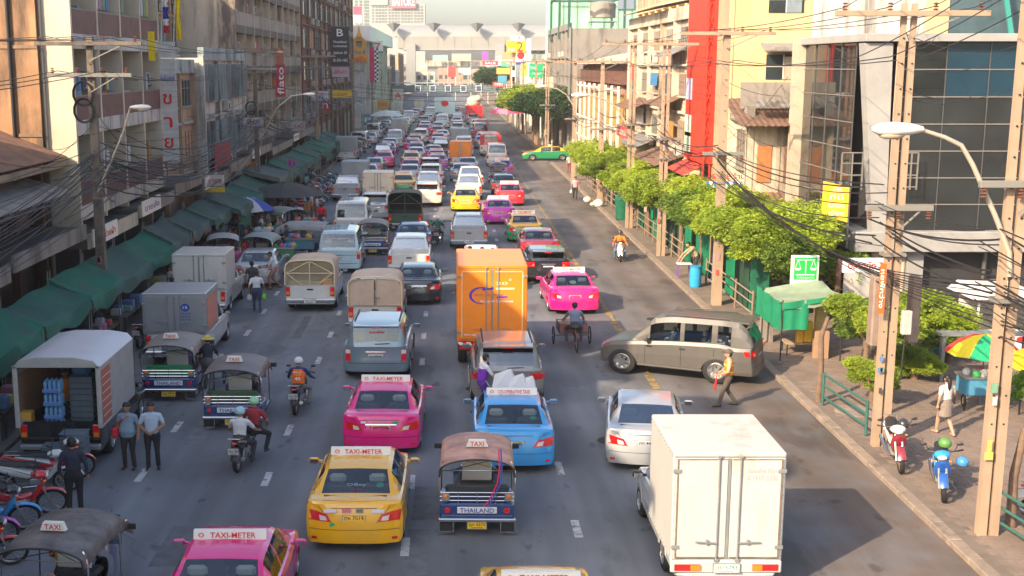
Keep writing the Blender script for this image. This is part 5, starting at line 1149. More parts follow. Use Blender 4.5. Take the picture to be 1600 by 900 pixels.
for k in range(2):
    r_ = MB(); x0, x1 = ((-.9, -.1), (1.5, 2.0))[k]
    for z in (5.3, 5.75, 6.2, 6.6): r_.tube([(x0, -.5, z), (x1, -.5, z)], .03, 5)
    for x in (x0, x1, (x0 + x1) / 2): r_.tube([(x, -.5, 5.2), (x, -.5, 6.6)], .035, 5)
    obj('balcony_railing', r_, mat('rail_steel', (.24, .22, .19), .5, .4), gb, 50)
obj('side_column', MB().box(-.35, .15, 8.0, 8.7, 0, 11.0), warm, gb); obj('side_column', MB().box(-.30, .12, 8.75, 9.1, 0, 10.95), warm, gb)
for x in (.9, 2.0, 5.2, 8.6, 12): obj('ground_column', MB().tube([(x, .3, 0), (x, .3, 2.75)], .22 if x < 1 else .09, 12), warm if x < 3 else mull, gb, 50)
obj('shopfront', MB().box(1.3, 16, 2.4, 2.5, 0, 2.75), winm, gb)
tn = mat('sign_frame_green', (.04, .26, .22), .5); fr = MB()
for k in range(7):
    x = 5.6 + k * 1.5; fr.obox((x, .5, 11.05), (x - .6, .5, 13.6), .10, .16)
    if k % 2: fr.obox((x - .6, .5, 13.6), (x + .9, .5, 11.05), .09, .12)
fr.obox((5, .5, 13.4), (15.5, .5, 13.4), .12, .12); s_ = thing('steel_truss', 'green steel truss frame on the glass building roof', 'roof frame', (GX, GY, .12)); obj('truss', fr, tn, s_); obj('backing_glass', MB().box(3.5, 15, 1.2, 1.3, 11.05, 14), winb, s_)
# yellow side sign on posts in front of the glass
ob = thing('billboard', 'square orange billboard with pale Thai writing in front of dark glass', 'billboard', (15.1, 46.0, .12)); om = mat('billboard_orange', (.80, .40, .01), .5, var=.08, sc_=1)
x0, zt = AY(1287, 283, 46); x1, zb_ = AY(1320, 346, 46)
ob.location = (0, 46, 0); obj('sign_panel', MB().add([(x0, 0, zb_ + .25), (x1, -.35, zb_), (x1, -.35, zt - .2), (x0, 0, zt)], [(0, 1, 2, 3)]).add([(x0, .06, zb_ + .25), (x1, -.29, zb_), (x1, -.29, zt - .2), (x0, .06, zt)], [(3, 2, 1, 0)]), om, ob)
obj('panel_edge', MB().obox((x1 + .01, -.32, zb_ - 1.0), (x1 + .01, -.32, zt - .15), .06, .08).obox((x0 + .1, .05, zb_ - .6), (x0 + .1, .05, zb_ + .25), .05, .05).obox((x1, -.3, zb_ - .1), (x1 + .55, .1, zb_ - 1.0), .05, .05), mull, ob)
for t, dz, w in (('ลุค', .45, .32), ('ที่นี่', .20, .5), ('รับสมัคร', -.12, .62), ('พนักงาน', -.42, .62)): obj('lettering', text_mb(t, .22, w, .0).xf(Matrix.Rotation(-math.atan2(.35, x1 - x0), 4, 'Z')).xf(Matrix.Translation(((x0 + x1) / 2 + .02, -.20, (zt + zb_) / 2 + dz))), mat('ink_pale', (.75, .68, .45), .5), ob)
# yellow building, its low neighbour, red tower, cream building and the rest
YB = building('apartment_building', 'tall yellow rendered building with small shuttered windows', 'building', 1, 13.7, 60, 68, 17.6, 4, 2, W_yellow, depth=12, seed=41, base=4.5, wf=.34, acs=0, par=.3, curtains=.5, spandrel=wallm('yellow_trim', (.75, .56, .28), (.55, .4, .2)))
obj('end_wall', MB().box(.0, 12, -.12, -.003, 0, 17.6), W_yellow, YB); obj('end_pilaster', MB().box(-.45, .0, -.1, .6, 0, 17.6), W_tan, YB)
for i in range(4):
    w = obj('window', MB().box(1.9, 3.6, -.16, -.125, 6.0 + i * 3.2, 7.2 + i * 3.2), winm, YB); obj('window_frame', MB().box(1.85, 3.65, -.18, -.16, 6.6 + i * 3.2, 6.66 + i * 3.2).box(2.72, 2.78, -.18, -.16, 6.0 + i * 3.2, 7.2 + i * 3.2), frw, w)
    obj('curtain', MB().box(2.8, 3.5, -.165, -.161, 6.0 + i * 3.2, 7.1 + i * 3.2), curt[i % 4], w)
    obj('window_canopy', MB().prism([(-.12, 7.75 + i * 3.2), (-.9, 7.4 + i * 3.2), (-.9, 7.34 + i * 3.2), (-.12, 7.68 + i * 3.2)], 'x', 1.6, 4.0), roofgrey, YB)
LW = building('shophouse', 'low white shophouse with brown shutters and rusty tin roofs below yellow building', 'building', 1, 13.9, 56.2, 59.7, 7.4, 1, 1, W_lit, depth=8, seed=43, base=4.2, wf=.42, winmat=shut, curtains=0, acs=0, spandrel=W_conc)
obj('end_wall', MB().box(0, 8, -.12, -.003, 0, 7.3), W_lit, LW)
for k in range(4): w = obj('shutter', MB().box(.5 + k * 1.25, 1.15 + k * 1.25, -.18, -.13, 4.5, 6.2), shut if k % 2 else mat('shutter_orange', (.40, .15, .05), .8, var=.2), LW); obj('pilaster', MB().box(.12 + k * 1.25, .3 + k * 1.25, -.17, -.12, 3, 7.3), W_lit, LW)
tr = lambda x0, x1, y0, y1, za, zb_, m, par, nm='tin_roof': obj(nm, corrug(y0, y1, x0, x1, za, zb_).xf(Matrix(((0, 1, 0, 0), (1, 0, 0, 0), (0, 0, 1, 0), (0, 0, 0, 1)))), m, par)
tr(-.6, 7, -1.3, 2.5, 7.15, 8.3, roofrust, LW); tr(-.9, 7, -2.2, .1, 3.3, 4.1, roofrust, LW); tr(.2, 3.2, -.9, .0, 8.0, 8.3, roofgrey, LW)
obj('roof_parapet', MB().box(-.2, 2.6, .6, .75, 7.9, 9.1), W_conc, LW); obj('roof_frame', MB().obox((2.3, -.5, 7.7), (2.3, -.5, 9.3), .12, .12).obox((3.8, -.5, 7.7), (3.8, -.5, 9.0), .12, .12).obox((2.3, -.5, 9.3), (3.8, -.5, 9.0), .12, .12), frw, LW)
obj('blue_sheet', MB().grid([[(3.4 + i * .3, -.7 - .1 * math.sin(i * 2), 9.3 - j * .5 + .08 * math.sin(i)) for i in range(6)] for j in range(4)]), mat('sheet_pale_blue', (.45, .58, .72), .8), LW, 60)
sa = thing('striped_awning', 'blue and white striped awning with red writing above the hedge', 'awning', (12.6, 56.5, 4.0))
for k in range(14): obj('awning_stripe', MB().add([(-.2 + k * .16, 0, 0), (-.04 + k * .16, 0, 0), (-.04 + k * .16, 1.2, .5), (-.2 + k * .16, 1.2, .5)], [(0, 1, 2, 3)]).box(-.2 + k * .16, -.04 + k * .16, -.01, .0, -.45, 0), ink_white if k % 2 else cloth((.05, .15, .45)), sa)
obj('lettering', text_mb('SALE ร้านผ้า', .3, 2.0, 0).xf(Matrix.Translation((.9, .3, .85))), ink_red, sa)
rt = thing('red_tower', 'tall bright red cladding with lattice ladder on the yellow building front', 'tower', (12.75, 60.5, .12)); rd = mat('tower_red', (.70, .045, .02), .5, var=.12, sc_=1, coords='P')
obj('tower_panel', MB().box(0, .5, 0, 4.6, 5.0, 18), rd, rt); obj('tower_panel', MB().box(.3, .55, -.25, -.0, 5.0, 18), mat('tower_red_dark', (.52, .03, .015), .5), rt)
b = MB()
for k in range(14): z = 5.2 + k * .92; b.obox((.05, -.1, z), (.38, -.1, z + .85), .05, .05).obox((.38, -.1, z), (.05, -.1, z + .85), .05, .05)
for x in (.05, .38): b.box(x - .04, x + .04, -.14, -.06, 4, 18)
obj('lattice', b, rd, rt)
for z, c in ((8.1, (.5, .45, .6)), (6.2, (.7, .65, .5)), (5.3, (.4, .5, .4))): obj('poster', MB().box(-.04, .0, 3.0, 4.4, z, z + 1.1), cloth(c), rt)
vs1 = thing('red_awning', 'red cloth awning sloping from the foot of the red cladding', 'awning', (12.6, 61, 4.6)); obj('awning_sheet', corrug(-.7, .8, 0, 4.6, -.1, .6), mat('tarp_red', (.45, .06, .04), .8, var=.15, sc_=2), vs1)
CB = building('shophouse', 'cream shophouse with peeling walls and arched canopy behind pale poles', 'building', 1, 13.4, 68.3, 91, 12.6, 3, 5, W_lit, depth=10, seed=45, base=4.6, wf=.34, acs=.3, curtains=.5, spandrel=W_lit, laundry=0)
tr = None
for a_, b_, x_, z_, m_ in ((.5, 9, -1.6, 4.2, roofrust), (10, 17, -1.3, 4.6, roofgrey), (2, 8, -1.1, 7.5, roofrust), (12, 20, -1.4, 7.0, roofrust), (1, 6, -.9, 10.4, roofgrey)): obj('tin_canopy', corrug(x_, .3, a_, b_, z_, z_ + .65), m_, CB)
obj('roof_sheet', corrug(-.8, 8, 6, 22.5, 13.4, 15.2), roofcream, CB)
for k, (y_, z_, w_, h_, c) in enumerate(((3, 5.6, 1.6, 1.0, (.5, .2, .05)), (9, 8.6, 2.2, .8, (.05, .2, .4)), (14, 5.9, 2.6, 1.1, (.6, .55, .5)), (18.5, 8.8, 1.4, 1.2, (.4, .05, .05)))): obj('fascia_board', MB().box(-.2, -.12, y_, y_ + w_, z_, z_ + h_), cloth(c), CB)
vsb = thing('red_shop_board', 'long red shop board with white writing above the hedge', 'sign', (12.6, 84, 4.9)); obj('sign_panel', MB().box(-.06, .0, 0, 6, 0, .8), mat('board_red', (.62, .08, .06), .5), vsb); obj('lettering', text_mb('ร้านเสื้อผ้า', .5, 4.5, 0).xf(Matrix.Rotation(R(-90), 4, 'Z')).xf(Matrix.Translation((-.08, 3, .4))), ink_white, vsb)
SB2 = building('shophouse', 'tan shophouse with sloping cream roof and dark red fascia', 'building', 1, 13.6, 91.3, 123, 9.4, 2, 8, W_pink, depth=12, seed=48, base=4.2, acs=.2, wf=.5); obj('roof_sheet', corrug(-1.0, 12, -.5, 32, 10.0, 12.6), roofcream, SB2); obj('red_fascia', MB().box(-.3, -.1, 0, 31, 8.4, 9.5), W_redbr, SB2)
SB = building('shophouse', 'grey soot stained building with steel roof frame and water tank', 'building', 1, 13.7, 139, 168, 14, 3, 6, W_grey, depth=10, seed=47, base=4.4, acs=.3, wf=.4)
fr = MB()
for x in (0, 8):
    for y in (0, 12, 24): fr.obox((x, y, 13), (x, y, 18.2), .3, .3)
fr.obox((0, 0, 18.2), (8, 0, 18.2), .3, .3).obox((0, 24, 18.2), (8, 24, 18.2), .3, .3).obox((0, 0, 18.2), (0, 24, 18.2), .3, .3).obox((8, 0, 18.2), (8, 24, 18.2), .3, .3); obj('roof_frame', fr, mat('steel_dark_green', (.04, .09, .08), .5), SB)
tank('round steel water tank inside the roof frame of the sooty building', 18, 143, 15.4, 1.5, 1.6, W_conc)
gt = thing('gateway', 'row of tall white gate columns with yellow shutters behind', 'gateway', (12.9, 92, .12)); gw = mat('gate_white', (.68, .62, .55), .6, var=.1, sc_=2); gy = mat('shutter_ochre', (.40, .24, .06), .7, var=.3, sc_=1.5, coords='P')
for k in range(9): obj('column', MB().box(-.1, .1, k * 3.8 - .09, k * 3.8 + .09, 0, 8.3, .01), gw, gt)
for z in (3.1, 5.0, 7.9): obj('cross_beam', MB().box(-.08, .08, 0, 30.4, z, z + .16), gw, gt)
for k in range(16): obj('shutter', MB().box(.5, .56, k * 1.9 + .15, k * 1.9 + 1.75, .1, 7.6), gy, gt)
b = MB()
for k in range(32): b.box(-.015, .015, k * .95, k * .95 + .03, .0, 5.0)
obj('bars', b, gw, gt)['kind'] = 'stuff'
gn = thing('netted_building', 'tall building site wrapped in pale green netting', 'building', (24, 215, .12)); gm = mat('green_netting', (.26, .62, .38), .8, var=.22, sc_=.25, coords='P')
x0 = AY(875, 0, 215)[0]; x1 = AY(1010, 0, 215)[0]; obj('netting', MB().box(x0 - 24, x1 - 24, 0, 30, 12, 40), gm, gn); obj('blue_grey_panel', MB().box(AY(966, 0, 214)[0] - 24, AY(992, 0, 214)[0] - 24, -.4, -.1, 19.5, 24), mat('panel_slate', (.16, .20, .26), .6), gn); obj('base_wall', MB().box(x0 - 24 + .5, x1 - 24 + 6, .5, 30, 0, 12), W_grey, gn)
for k in range(7): obj('scaffold_pole', MB().box(x0 - 24 + .4 + k * 2.4, x0 - 24 + .5 + k * 2.4, -.3, -.2, 12, 40), W_conc, gn)
for z in (16, 20, 24, 28): obj('scaffold_rail', MB().box(x0 - 24, x1 - 24, -.3, -.2, z, z + .12), W_conc, gn)
ob2 = building('rear_building', 'ochre building rising behind the cream shophouse with slatted balconies', 'building', 1, 20, 100, 130, 19, 4, 8, W_yellow, depth=8, style='balcony', seed=49, rail=W_tan, acs=0, base=5)
y0 = 172
for k, (ln, H, w, nm) in enumerate(((30, 10, W_lit, 'cream'), (34, 8, W_white, 'white'), (30, 12, W_blue, 'pale blue'), (50, 9, W_tan, 'tan'), (60, 12, W_white, 'bright white'))):
    building('shophouse', '%s shophouse row %s' % (nm, ('just past the sooty building', 'behind the big yellow 2 sign', 'behind the green direction sign', 'beside the footbridge on the right', 'beyond the footbridge on the right')[k]), 'building', 1, 13.7 + k * .3, y0, y0 + ln, H, max(1, int((H - 4) / 3.2)), int(ln / 6), w, seed=60 + k, ledge=False, acs=0); y0 += ln + .5
def rsign(label, px0, py0, px1, py1, Y, c, txts=(), name='street_sign', post=True, emb=None):
    x0, z1 = AY(px0, py0, Y); x1, z0 = AY(px1, py1, Y); s = thing(name, label, 'sign', ((x0 + x1) / 2, Y, 0)); w = x1 - x0
    obj('sign_panel', MB().box(-w / 2, w / 2, -.06, .06, z0, z1, .02), mat('sign_%02d%02d%02d' % tuple(int(v * 99) for v in c), c, .5, var=.06, sc_=.6), s)
    if post: obj('sign_post', MB().box(w / 2 - .12, w / 2 + .02, .07, .2, 0, z1), frw, s)
    else: obj('sign_edge', MB().box(-w / 2, w / 2, -.05, .05, z1, z1 + .12), frm, s)
    for tx, m_, fx, fz, fw, fh in txts:
        H = z1 - z0; t = text_mb(tx, H * fh, w * fw, 0).xf(Matrix.Translation((w * fx, -.075, z0 + H * fz))); obj('lettering', t, m_, s)
    return s
rsign('big yellow board with a large red number 2', 792, 64, 821, 82, 205, (.85, .60, .01), [('2', ink_red, .20, .5, .34, .85), ('สาขา', ink_white, -.25, .25, .35, .25)])
rsign('white square sign with a red number 7 over the yellow 2 board', 798, 57, 819, 64, 205.5, (.75, .75, .70), [('7', ink_red, .1, .5, .3, .8)])
rsign('salmon orange board below the yellow 2 board', 784, 82, 806, 93, 206, (.62, .32, .18))
s = rsign('white sign with red disc above a blue strip', 806, 84, 821, 101, 204, (.70, .66, .72), [])
obj('red_disc', MB().lathe([(.001, -.09), (.62, -.09), (.62, -.07)], 16, 'y', (0, 0, 11.6)), ink_red, s); obj('blue_strip', MB().box(-.85, .85, -.09, -.07, AY(806, 101, 204)[1], AY(806, 97, 204)[1]), ink_blue, s)
rsign('green traffic direction sign with white Thai place names', 827, 99, 848, 121, 175, (.01, .38, .16), [('ดินแดง', ink_white, -.15, .70, .5, .2), ('ประตูน้ำ', ink_white, .05, .28, .7, .2)])
rsign('narrow upright yellow board left of the green sign', 814, 99, 823, 119, 185, (.80, .50, .05), [('ป', ink_red, 0, .7, .5, .3)])
rsign('long olive yellow board with dark Thai writing over the pavement', 815, 140, 864, 153, 150, (.55, .48, .10), [('ร้านน้องสาวผ้าม่าน', ink, 0, .5, .8, .5)])
rsign('pale turquoise shop board below the olive board', 822, 154, 849, 164, 152, (.40, .55, .55), [('ตลาดใหม่', ink_red, 0, .5, .7, .4)])
rsign('bright orange board on the right beyond the footbridge', 789, 145, 806, 157, 190, (.85, .36, .01), [('sale', ink_red, 0, .5, .6, .4)]); rsign('orange round lamp-like sign beside the orange board', 807, 147, 815, 158, 188, (.85, .32, .01))
rsign('orange and white striped shop board above crowded signs', 776, 106, 800, 116, 240, (.80, .40, .10)); rsign('small green and violet pair of boards over the right pavement', 783, 95, 800, 104, 235, (.10, .40, .25), [('ไทย', ink_white, .2, .6, .4, .4)])
rsign('dark red board beyond the crowded right hand signs', 754, 95, 778, 102, 300, (.45, .05, .08), [('SALE', ink_white, 0, .5, .7, .5)]); rsign('violet vertical banner by the viaduct column', 753, 80, 763, 94, 320, (.28, .08, .36)); rsign('white round sign with pale blue centre', 798, 110, 808, 120, 215, (.55, .62, .70)); 
rsign('grey blue board beneath the crowded right hand signs', 760, 102, 780, 112, 280, (.36, .44, .5)); rsign('red and white narrow board beside the big 2 sign', 823, 60, 829, 140, 200, (.62, .55, .52))
# ---------------------------------------------------------------- viaduct station, footbridge, skyscraper
sv = mat('station_metal', (.26, .265, .26), .5, var=.06, sc_=.1, coords='P'); sv2 = mat('station_panel', (.25, .245, .225), .6, var=.08, sc_=.1, coords='P')
st = thing('station_viaduct', 'long pale elevated railway station spanning the street in the haze', 'station', (0, 430, .1)); Y = 430
xa = AY(612, 50, Y)[0]; xb = 70; z = lambda py: AY(700, py, Y)[1]
obj('station_roof', MB().grid([[(xa + (xb - xa) * i / 20, 14 - 12 * math.cos(t) * .9, z(57) + (z(38) - z(57)) * math.sin(t)) for i in range(21)] for t in [math.pi * k / 12 for k in range(13)]]), sv, st, 60)
obj('platform_wall', MB().box(xa + 2, xb, 3, 26, z(76), z(57)), sv2, st); obj('beam', MB().box(xa + 4, xb, 1.5, 26, z(79), z(76)), sv, st); obj('walkway_beam', MB().box(xa + 12, xb, -2, 3, z(104), z(95)), W_cream, st)
for px in (642, 781): x = AY(px, 90, Y)[0]; obj('pier', MB().box(x - 1.6, x + 1.6, 0, 6, 0, z(69)), sv, st)
for px in (615, 678, 745, 810, 868):
    x = AY(px, 40, Y)[0]; obj('roof_cone', MB().add([(x, -.5, z(51)), (x - 2.5, 0, z(38)), (x, -1.5, z(36)), (x + 2.5, 0, z(38)), (x, 5, z(38))], [(0, 2, 1), (0, 3, 2), (1, 2, 3, 4)]), mat('cone_grey', (.11, .12, .13), .5), st)
for k in range(16): obj('panel_joint', MB().box(xa + 4 + k * 6, xa + 4.1 + k * 6, 2.9, 3.0, z(75), z(58)), W_conc, st)
fb = thing('footbridge', 'dark steel footbridge with five square framed panels across the street', 'bridge', (0, 300, .1)); Y = 300; z = lambda py: AY(700, py, Y)[1]
xa, xb = AY(600, 130, Y)[0], AY(800, 130, Y)[0]; dkst = mat('footbridge_steel', (.12, .17, .18), .6, var=.2, sc_=.5)
obj('deck', MB().box(xa, xb, 0, 3, z(145), z(141)), dkst, fb); obj('side_panel', MB().box(xa, xb, 0, .12, z(141), z(134)), dkst, fb); obj('roof', MB().box(xa, xb, -.4, 3.4, z(131), z(129.5)), mat('bridge_roof', (.26, .33, .33), .5), fb)
for px in (653, 676, 700, 724, 748): 
    x = AY(px, 138, Y)[0]; q = obj('framed_panel', MB().box(x - .75, x + .75, -.12, -.02, z(144), z(134)), mat('panel_navy', (.06, .10, .18), .5), fb); obj('panel_frame', MB().box(x - .75, x - .58, -.16, -.12, z(144), z(134)).box(x + .58, x + .75, -.16, -.12, z(144), z(134)).box(x - .58, x + .58, -.16, -.12, z(144), z(143)).box(x - .58, x + .58, -.16, -.12, z(135), z(134)), frw, q)
for k in range(14): x = xa + (xb - xa) * k / 13; obj('post', MB().box(x - .06, x + .06, 0, .1, z(141), z(130)), dkst, fb)
for x in (xa + 3, xb - 3): obj('bridge_leg', MB().box(x - .4, x + .4, 1, 2, 0, z(145)), W_conc, fb)
sk = thing('skyscraper', 'white high-rise with grid of small windows and pink rooftop sign', 'building', (0, 760, 0)); Y = 760; z = lambda py: AY(700, py, Y)[1]; x_ = lambda px: AY(px, 20, Y)[0]
hw = mat('tower_white', (.30, .30, .28), .7); hgl = mat('tower_window', (.12, .16, .16), .3)
obj('tower_wall', MB().box(x_(578), x_(664), 0, 30, 0, z(6)), hw, sk); obj('tower_wall', MB().box(x_(551), x_(580), 4, 30, 0, z(-30)), wallm('tower_greenish', (.28, .33, .30), None), sk); obj('tower_wall', MB().box(x_(579), x_(606), -1, 30, z(8), z(-40)), hw, sk)
w = MB()
for r_ in range(9):
    for c_ in range(16): w.box(x_(581.5 + c_ * 5.05), x_(581.5 + c_ * 5.05 + (3.6 if c_ % 4 else 2.4)), -.3 if r_ else -.3, .0, z(35 - r_ * 4.6), z(32.4 - r_ * 4.6)) if (c_ > 5 and r_ > 5) is False else None
obj('windows', w, hgl, sk)['kind'] = 'stuff'
w = MB()
for r_ in range(12):
    for px in (554, 561, 568, 572): w.box(x_(px), x_(px + 3.5), 3.6, 4, z(38 - r_ * 5), z(35 - r_ * 5))
obj('windows', w, hgl, sk)['kind'] = 'stuff'
pk = mat('rooftop_pink', (.45, .10, .13), .6); r_ = obj('rooftop_sign', MB().box(x_(611), x_(650), -2, -1, z(13), z(-6)), pk, sk); obj('lettering', text_mb('BAIYOKE', 5, x_(648) - x_(613), 0).xf(Matrix.Translation(((x_(611) + x_(650)) / 2, -2.3, z(3)))), ink_white, r_)
rb_ = thing('red_billboard', 'red and white hoarding in the haze left of the high-rise', 'billboard', (0, 500, 0)); Y = 500; a_, b_ = AY(552, 10, Y), AY(565, 36, Y); obj('hoarding', MB().box(a_[0], b_[0], 0, 1, b_[1], a_[1]), mat('hoarding_red', (.75, .05, .12), .6), rb_); obj('white_panel', MB().box(a_[0], b_[0], -.2, -.02, b_[1], b_[1] + 3.2), ink_white, rb_); obj('hoarding_post', MB().box(a_[0] + 1, a_[0] + 2, .2, .8, 0, b_[1]), W_conc, rb_)
for k, (p0, p1, pt, Y, w) in enumerate(((640, 680, 112, 470, W_white), (684, 720, 106, 500, W_pink), (722, 765, 110, 480, W_tan), (768, 800, 100, 460, W_blue), (596, 640, 100, 460, W_grey), (800, 880, 55, 445, W_white))):
    x0, x1 = AY(p0, pt, Y)[0], AY(p1, pt, Y)[0]; q = thing('distant_building', ('white hazy block under the viaduct left of centre', 'salmon hazy block under the viaduct at the centre', 'tan hazy block under the viaduct right of centre', 'pale blue hazy block by the right viaduct pier', 'grey hazy block by the left viaduct pier', 'bright white hazy block behind the right hand signs')[k], 'building', ((x0 + x1) / 2, Y, 0)); H = AY(700, pt, Y)[1]
    obj('wall', MB().box(-(x1 - x0) / 2, (x1 - x0) / 2, 0, 12, 0, H), w, q)
    for i in range(int(H / 3.4)):
        for j in range(int((x1 - x0) / 2.4)): obj('window', MB().box(-(x1 - x0) / 2 + .5 + j * 2.4, -(x1 - x0) / 2 + 1.9 + j * 2.4, -.1, 0, 1.2 + i * 3.3, 2.8 + i * 3.3), winb, q)
for a, b, c, d, Y_, cc, t, lb in ((654, 98, 668, 112, 345, (.45, .38, .28), 'pr', 'tan distant board reading pr below the viaduct pier'), (700, 104, 712, 120, 350, (.5, .06, .05), '', 'red distant hoarding under the viaduct'), (716, 106, 736, 117, 352, (.55, .48, .42), 'SALE', 'cream distant hoarding under the viaduct'), (738, 108, 752, 120, 340, (.5, .3, .25), '', 'salmon distant hoarding under the viaduct'), (756, 113, 776, 122, 262, (.6, .3, .05), 'BAR', 'amber shop board above the footbridge end'), (778, 118, 792, 130, 244, (.08, .3, .42), '', 'teal shop board beside the footbridge end'), (770, 128, 788, 136, 250, (.5, .08, .08), 'OPEN', 'small red shop board by the right footbridge leg'), (826, 124, 846, 136, 168, (.35, .4, .5), 'ไทย', 'slate blue shop board above the olive board'), (852, 120, 866, 137, 160, (.6, .5, .35), '', 'cream board beside the olive board'), (676, 86, 700, 95, 425, (.25, .42, .38), '', 'green glass kiosk block inside the viaduct opening'), (706, 84, 736, 95, 425, (.5, .42, .3), '', 'cream block inside the viaduct opening')):
    rsign(lb, a, b, c, d, Y_, cc, [(t, ink_white, 0, .5, .7, .5)] if t else ())
ords = ['first', 'second', 'third', 'fourth', 'fifth', 'sixth', 'seventh', 'eighth', 'ninth', 'tenth', 'eleventh', 'twelfth', 'thirteenth', 'fourteenth', 'fifteenth', 'sixteenth', 'seventeenth', 'eighteenth', 'nineteenth', 'twentieth', 'twenty-first', 'twenty-second', 'twenty-third', 'twenty-fourth']
# ================================================================ POLES, WIRES, LAMPS
PM0 = mat('concrete_pole', (.36, .255, .175), .85, var=.15, sc_=1.5, bump=.3, coords='P', dark=(.24, .17, .12), thr=(.55, .75), streak=.2); porc = mat('insulator_brown', (.16, .06, .035), .3); wirem = mat('cable_black', (.022, .021, .022), .6)
def pole(label, x, y, H=11.4, twin=False, w=.30, arms=((0, 1.9), (-1.1, 1.5)), lean=0., dx=.27, group=None, pm=None):
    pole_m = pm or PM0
    root = thing('utility_pole', label, 'utility pole', (x, y, .1), 0, group)
    for k in ((-dx, dx) if twin else (0,)):
        q = w * (.62 if twin else 1); o = MB().add([(k + sx * q * s_ / 2 + (lean if z else 0), sy * q * s_ / 2, z) for z, s_ in ((0, 1.1), (H, .72)) for sx, sy in ((-1, -1), (1, -1), (1, 1), (-1, 1))], [(3, 2, 1, 0), (4, 5, 6, 7), (0, 1, 5, 4), (1, 2, 6, 5), (2, 3, 7, 6), (3, 0, 4, 7)])
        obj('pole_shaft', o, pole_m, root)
        b = MB()
        for j in range(14): z = 2.5 + j * .62; b.tube([(k, -q * .5 - .012, z), (k, -q * .42, z)], .022, 5)
        obj('bolt_holes', b, ink, root)['kind'] = 'stuff'
    for dz, hw in arms:
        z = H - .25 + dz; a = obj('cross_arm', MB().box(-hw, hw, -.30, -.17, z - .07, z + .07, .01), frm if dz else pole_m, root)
        obj('brace', MB().obox((0, -.2, z - .6), (hw * .6, -.25, z - .08), .04, .04), frm, root)
        for k in range(4 if dz > -3 else 3):
            xx = -hw * .88 + k * hw * 1.76 / (3 if dz > -3 else 2); ins = MB()
            for q in range(3): ins.lathe([(.035, q * .07), (.075, q * .07 + .02), (.035, q * .07 + .05)], 8, 'z', (xx, -.235, z + (.07 if dz > -3 else -.28)))
            obj('insulator', ins, porc, a, 50)
    rq = random.Random(int(y * 7))
    for q in range(4): z_ = rq.uniform(1.2, 3.4); obj('pasted_notice', MB().box(rq.uniform(-.15, -.05) - (dx if twin else 0), rq.uniform(.0, .06) - (dx if twin else 0), -w * .62, -w * .60, z_, z_ + rq.uniform(.12, .3)), rq.choice(LAUND), root)
    cl = MB().box(-.16 - (dx if twin else 0), .16 + (dx if twin else 0), -.2, .2, 5.1, 5.18)
    obj('clamp', cl, frm, root); return root
XR, XL = 11.35, -12.75
PR = [('tall twin concrete pole with the curved street lamp at right', 11.52, 24.3, 12.6, True), ('twin concrete pole beside the two parked motorcycles with orange strip', 11.40, 30.4, 11.4, True), ('concrete pole rising through the tree behind the green stall', 11.25, 49.4, 11.4, False),
      ('pair of slim concrete poles left of the red tower', 11.2, 62.5, 11.2, True), ('concrete pole in front of the cream shophouse', 11.15, 73.5, 11.4, True), ('concrete pole at the middle of the right hand hedge', 11.1, 87.5, 10.4, False),
      ('concrete pole at the far end of the right hand hedge', 10.9, 104.5, 10.4, False), ('thin concrete pole past the side street', 11.0, 134.5, 10.6, True), ('thin pole just beyond the side street pole', 11.0, 152, 10.6, False), ('distant concrete pole on the right by the far trees', 11.0, 178, 10.6, False), ('most distant concrete pole on the right', 11.0, 214, 10.6, False)]
PL = [('shade-darkened concrete pole among left balconies with sloping street lamp arm', XL, 43.6, 10.9, False), ('pale concrete pole in front of the old apartment block', XL, 80.5, 11.0, False), ('concrete pole below the black hanging sign', XL, 118, 11.0, False), ('sunlit pale pole standing among the far left wires', XL + .3, 160, 10.5, False), ('most distant concrete pole on the left', XL, 205, 10.5, False), ('concrete pole outside the photo at the near left', XL, 6, 10.9, False)]
for p in PR: pole(p[0], p[1], p[2], p[3], p[4], arms=((0, 1.9), (-4.8, .85)), dx=.125 if p[4] else 0, w=.28 if p[4] else .34)
for p in PL: pole(p[0], p[1], p[2], p[3], p[4], w=.32, pm=mat('concrete_pole_shaded', (.17, .14, .11), .9, var=.3, sc_=2, coords='P', dark=(.07, .06, .05), thr=(.5, .65)) if p[2] < 100 else None)  # near left poles and top arms use a darkened copy, shade put into the colour
os_ = thing('pole_sign', 'narrow orange strip sign with white Thai letters fixed to the twin pole', 'sign', (11.05, 30.1, 5.0)); obj('sign_panel', MB().box(-.07, .09, -.06, -.03, -1.25, .05), mat('strip_orange', (.80, .13, .02), .5), os_); obj('lettering', text_mb('หอพักว่าง', .13, 1.0, 0).xf(Matrix.Rotation(R(90), 4, 'Y')).xf(Matrix.Translation((.01, -.07, -.6))), ink_white, os_)
bx = thing('meter_box', 'white electricity meter box hanging on the twin pole', 'meter box', (11.75, 30.2, 3.2)); obj('box', MB().box(-.12, .12, -.2, -.02, 0, .62, .02), acm, bx); obj('conduit', MB().tube([(0, -.1, 0), (-.05, -.1, -1.2)], .02, 5), blackpl, bx)
tr_ = thing('transformer_box', 'brown grey steel cabinet mounted behind the twin pole', 'electrical cabinet', (11.55, 31.2, 2.6)); obj('cabinet', MB().box(-.28, .12, 0, .4, 0, 1.9, .04), mat('cabinet_taupe', (.26, .19, .15), .7, var=.2, sc_=3), tr_); obj('cabinet', MB().box(.75, 1.0, 0, .4, .1, 1.9, .04), mat('cabinet_taupe', (.26, .19, .15), .7), tr_)
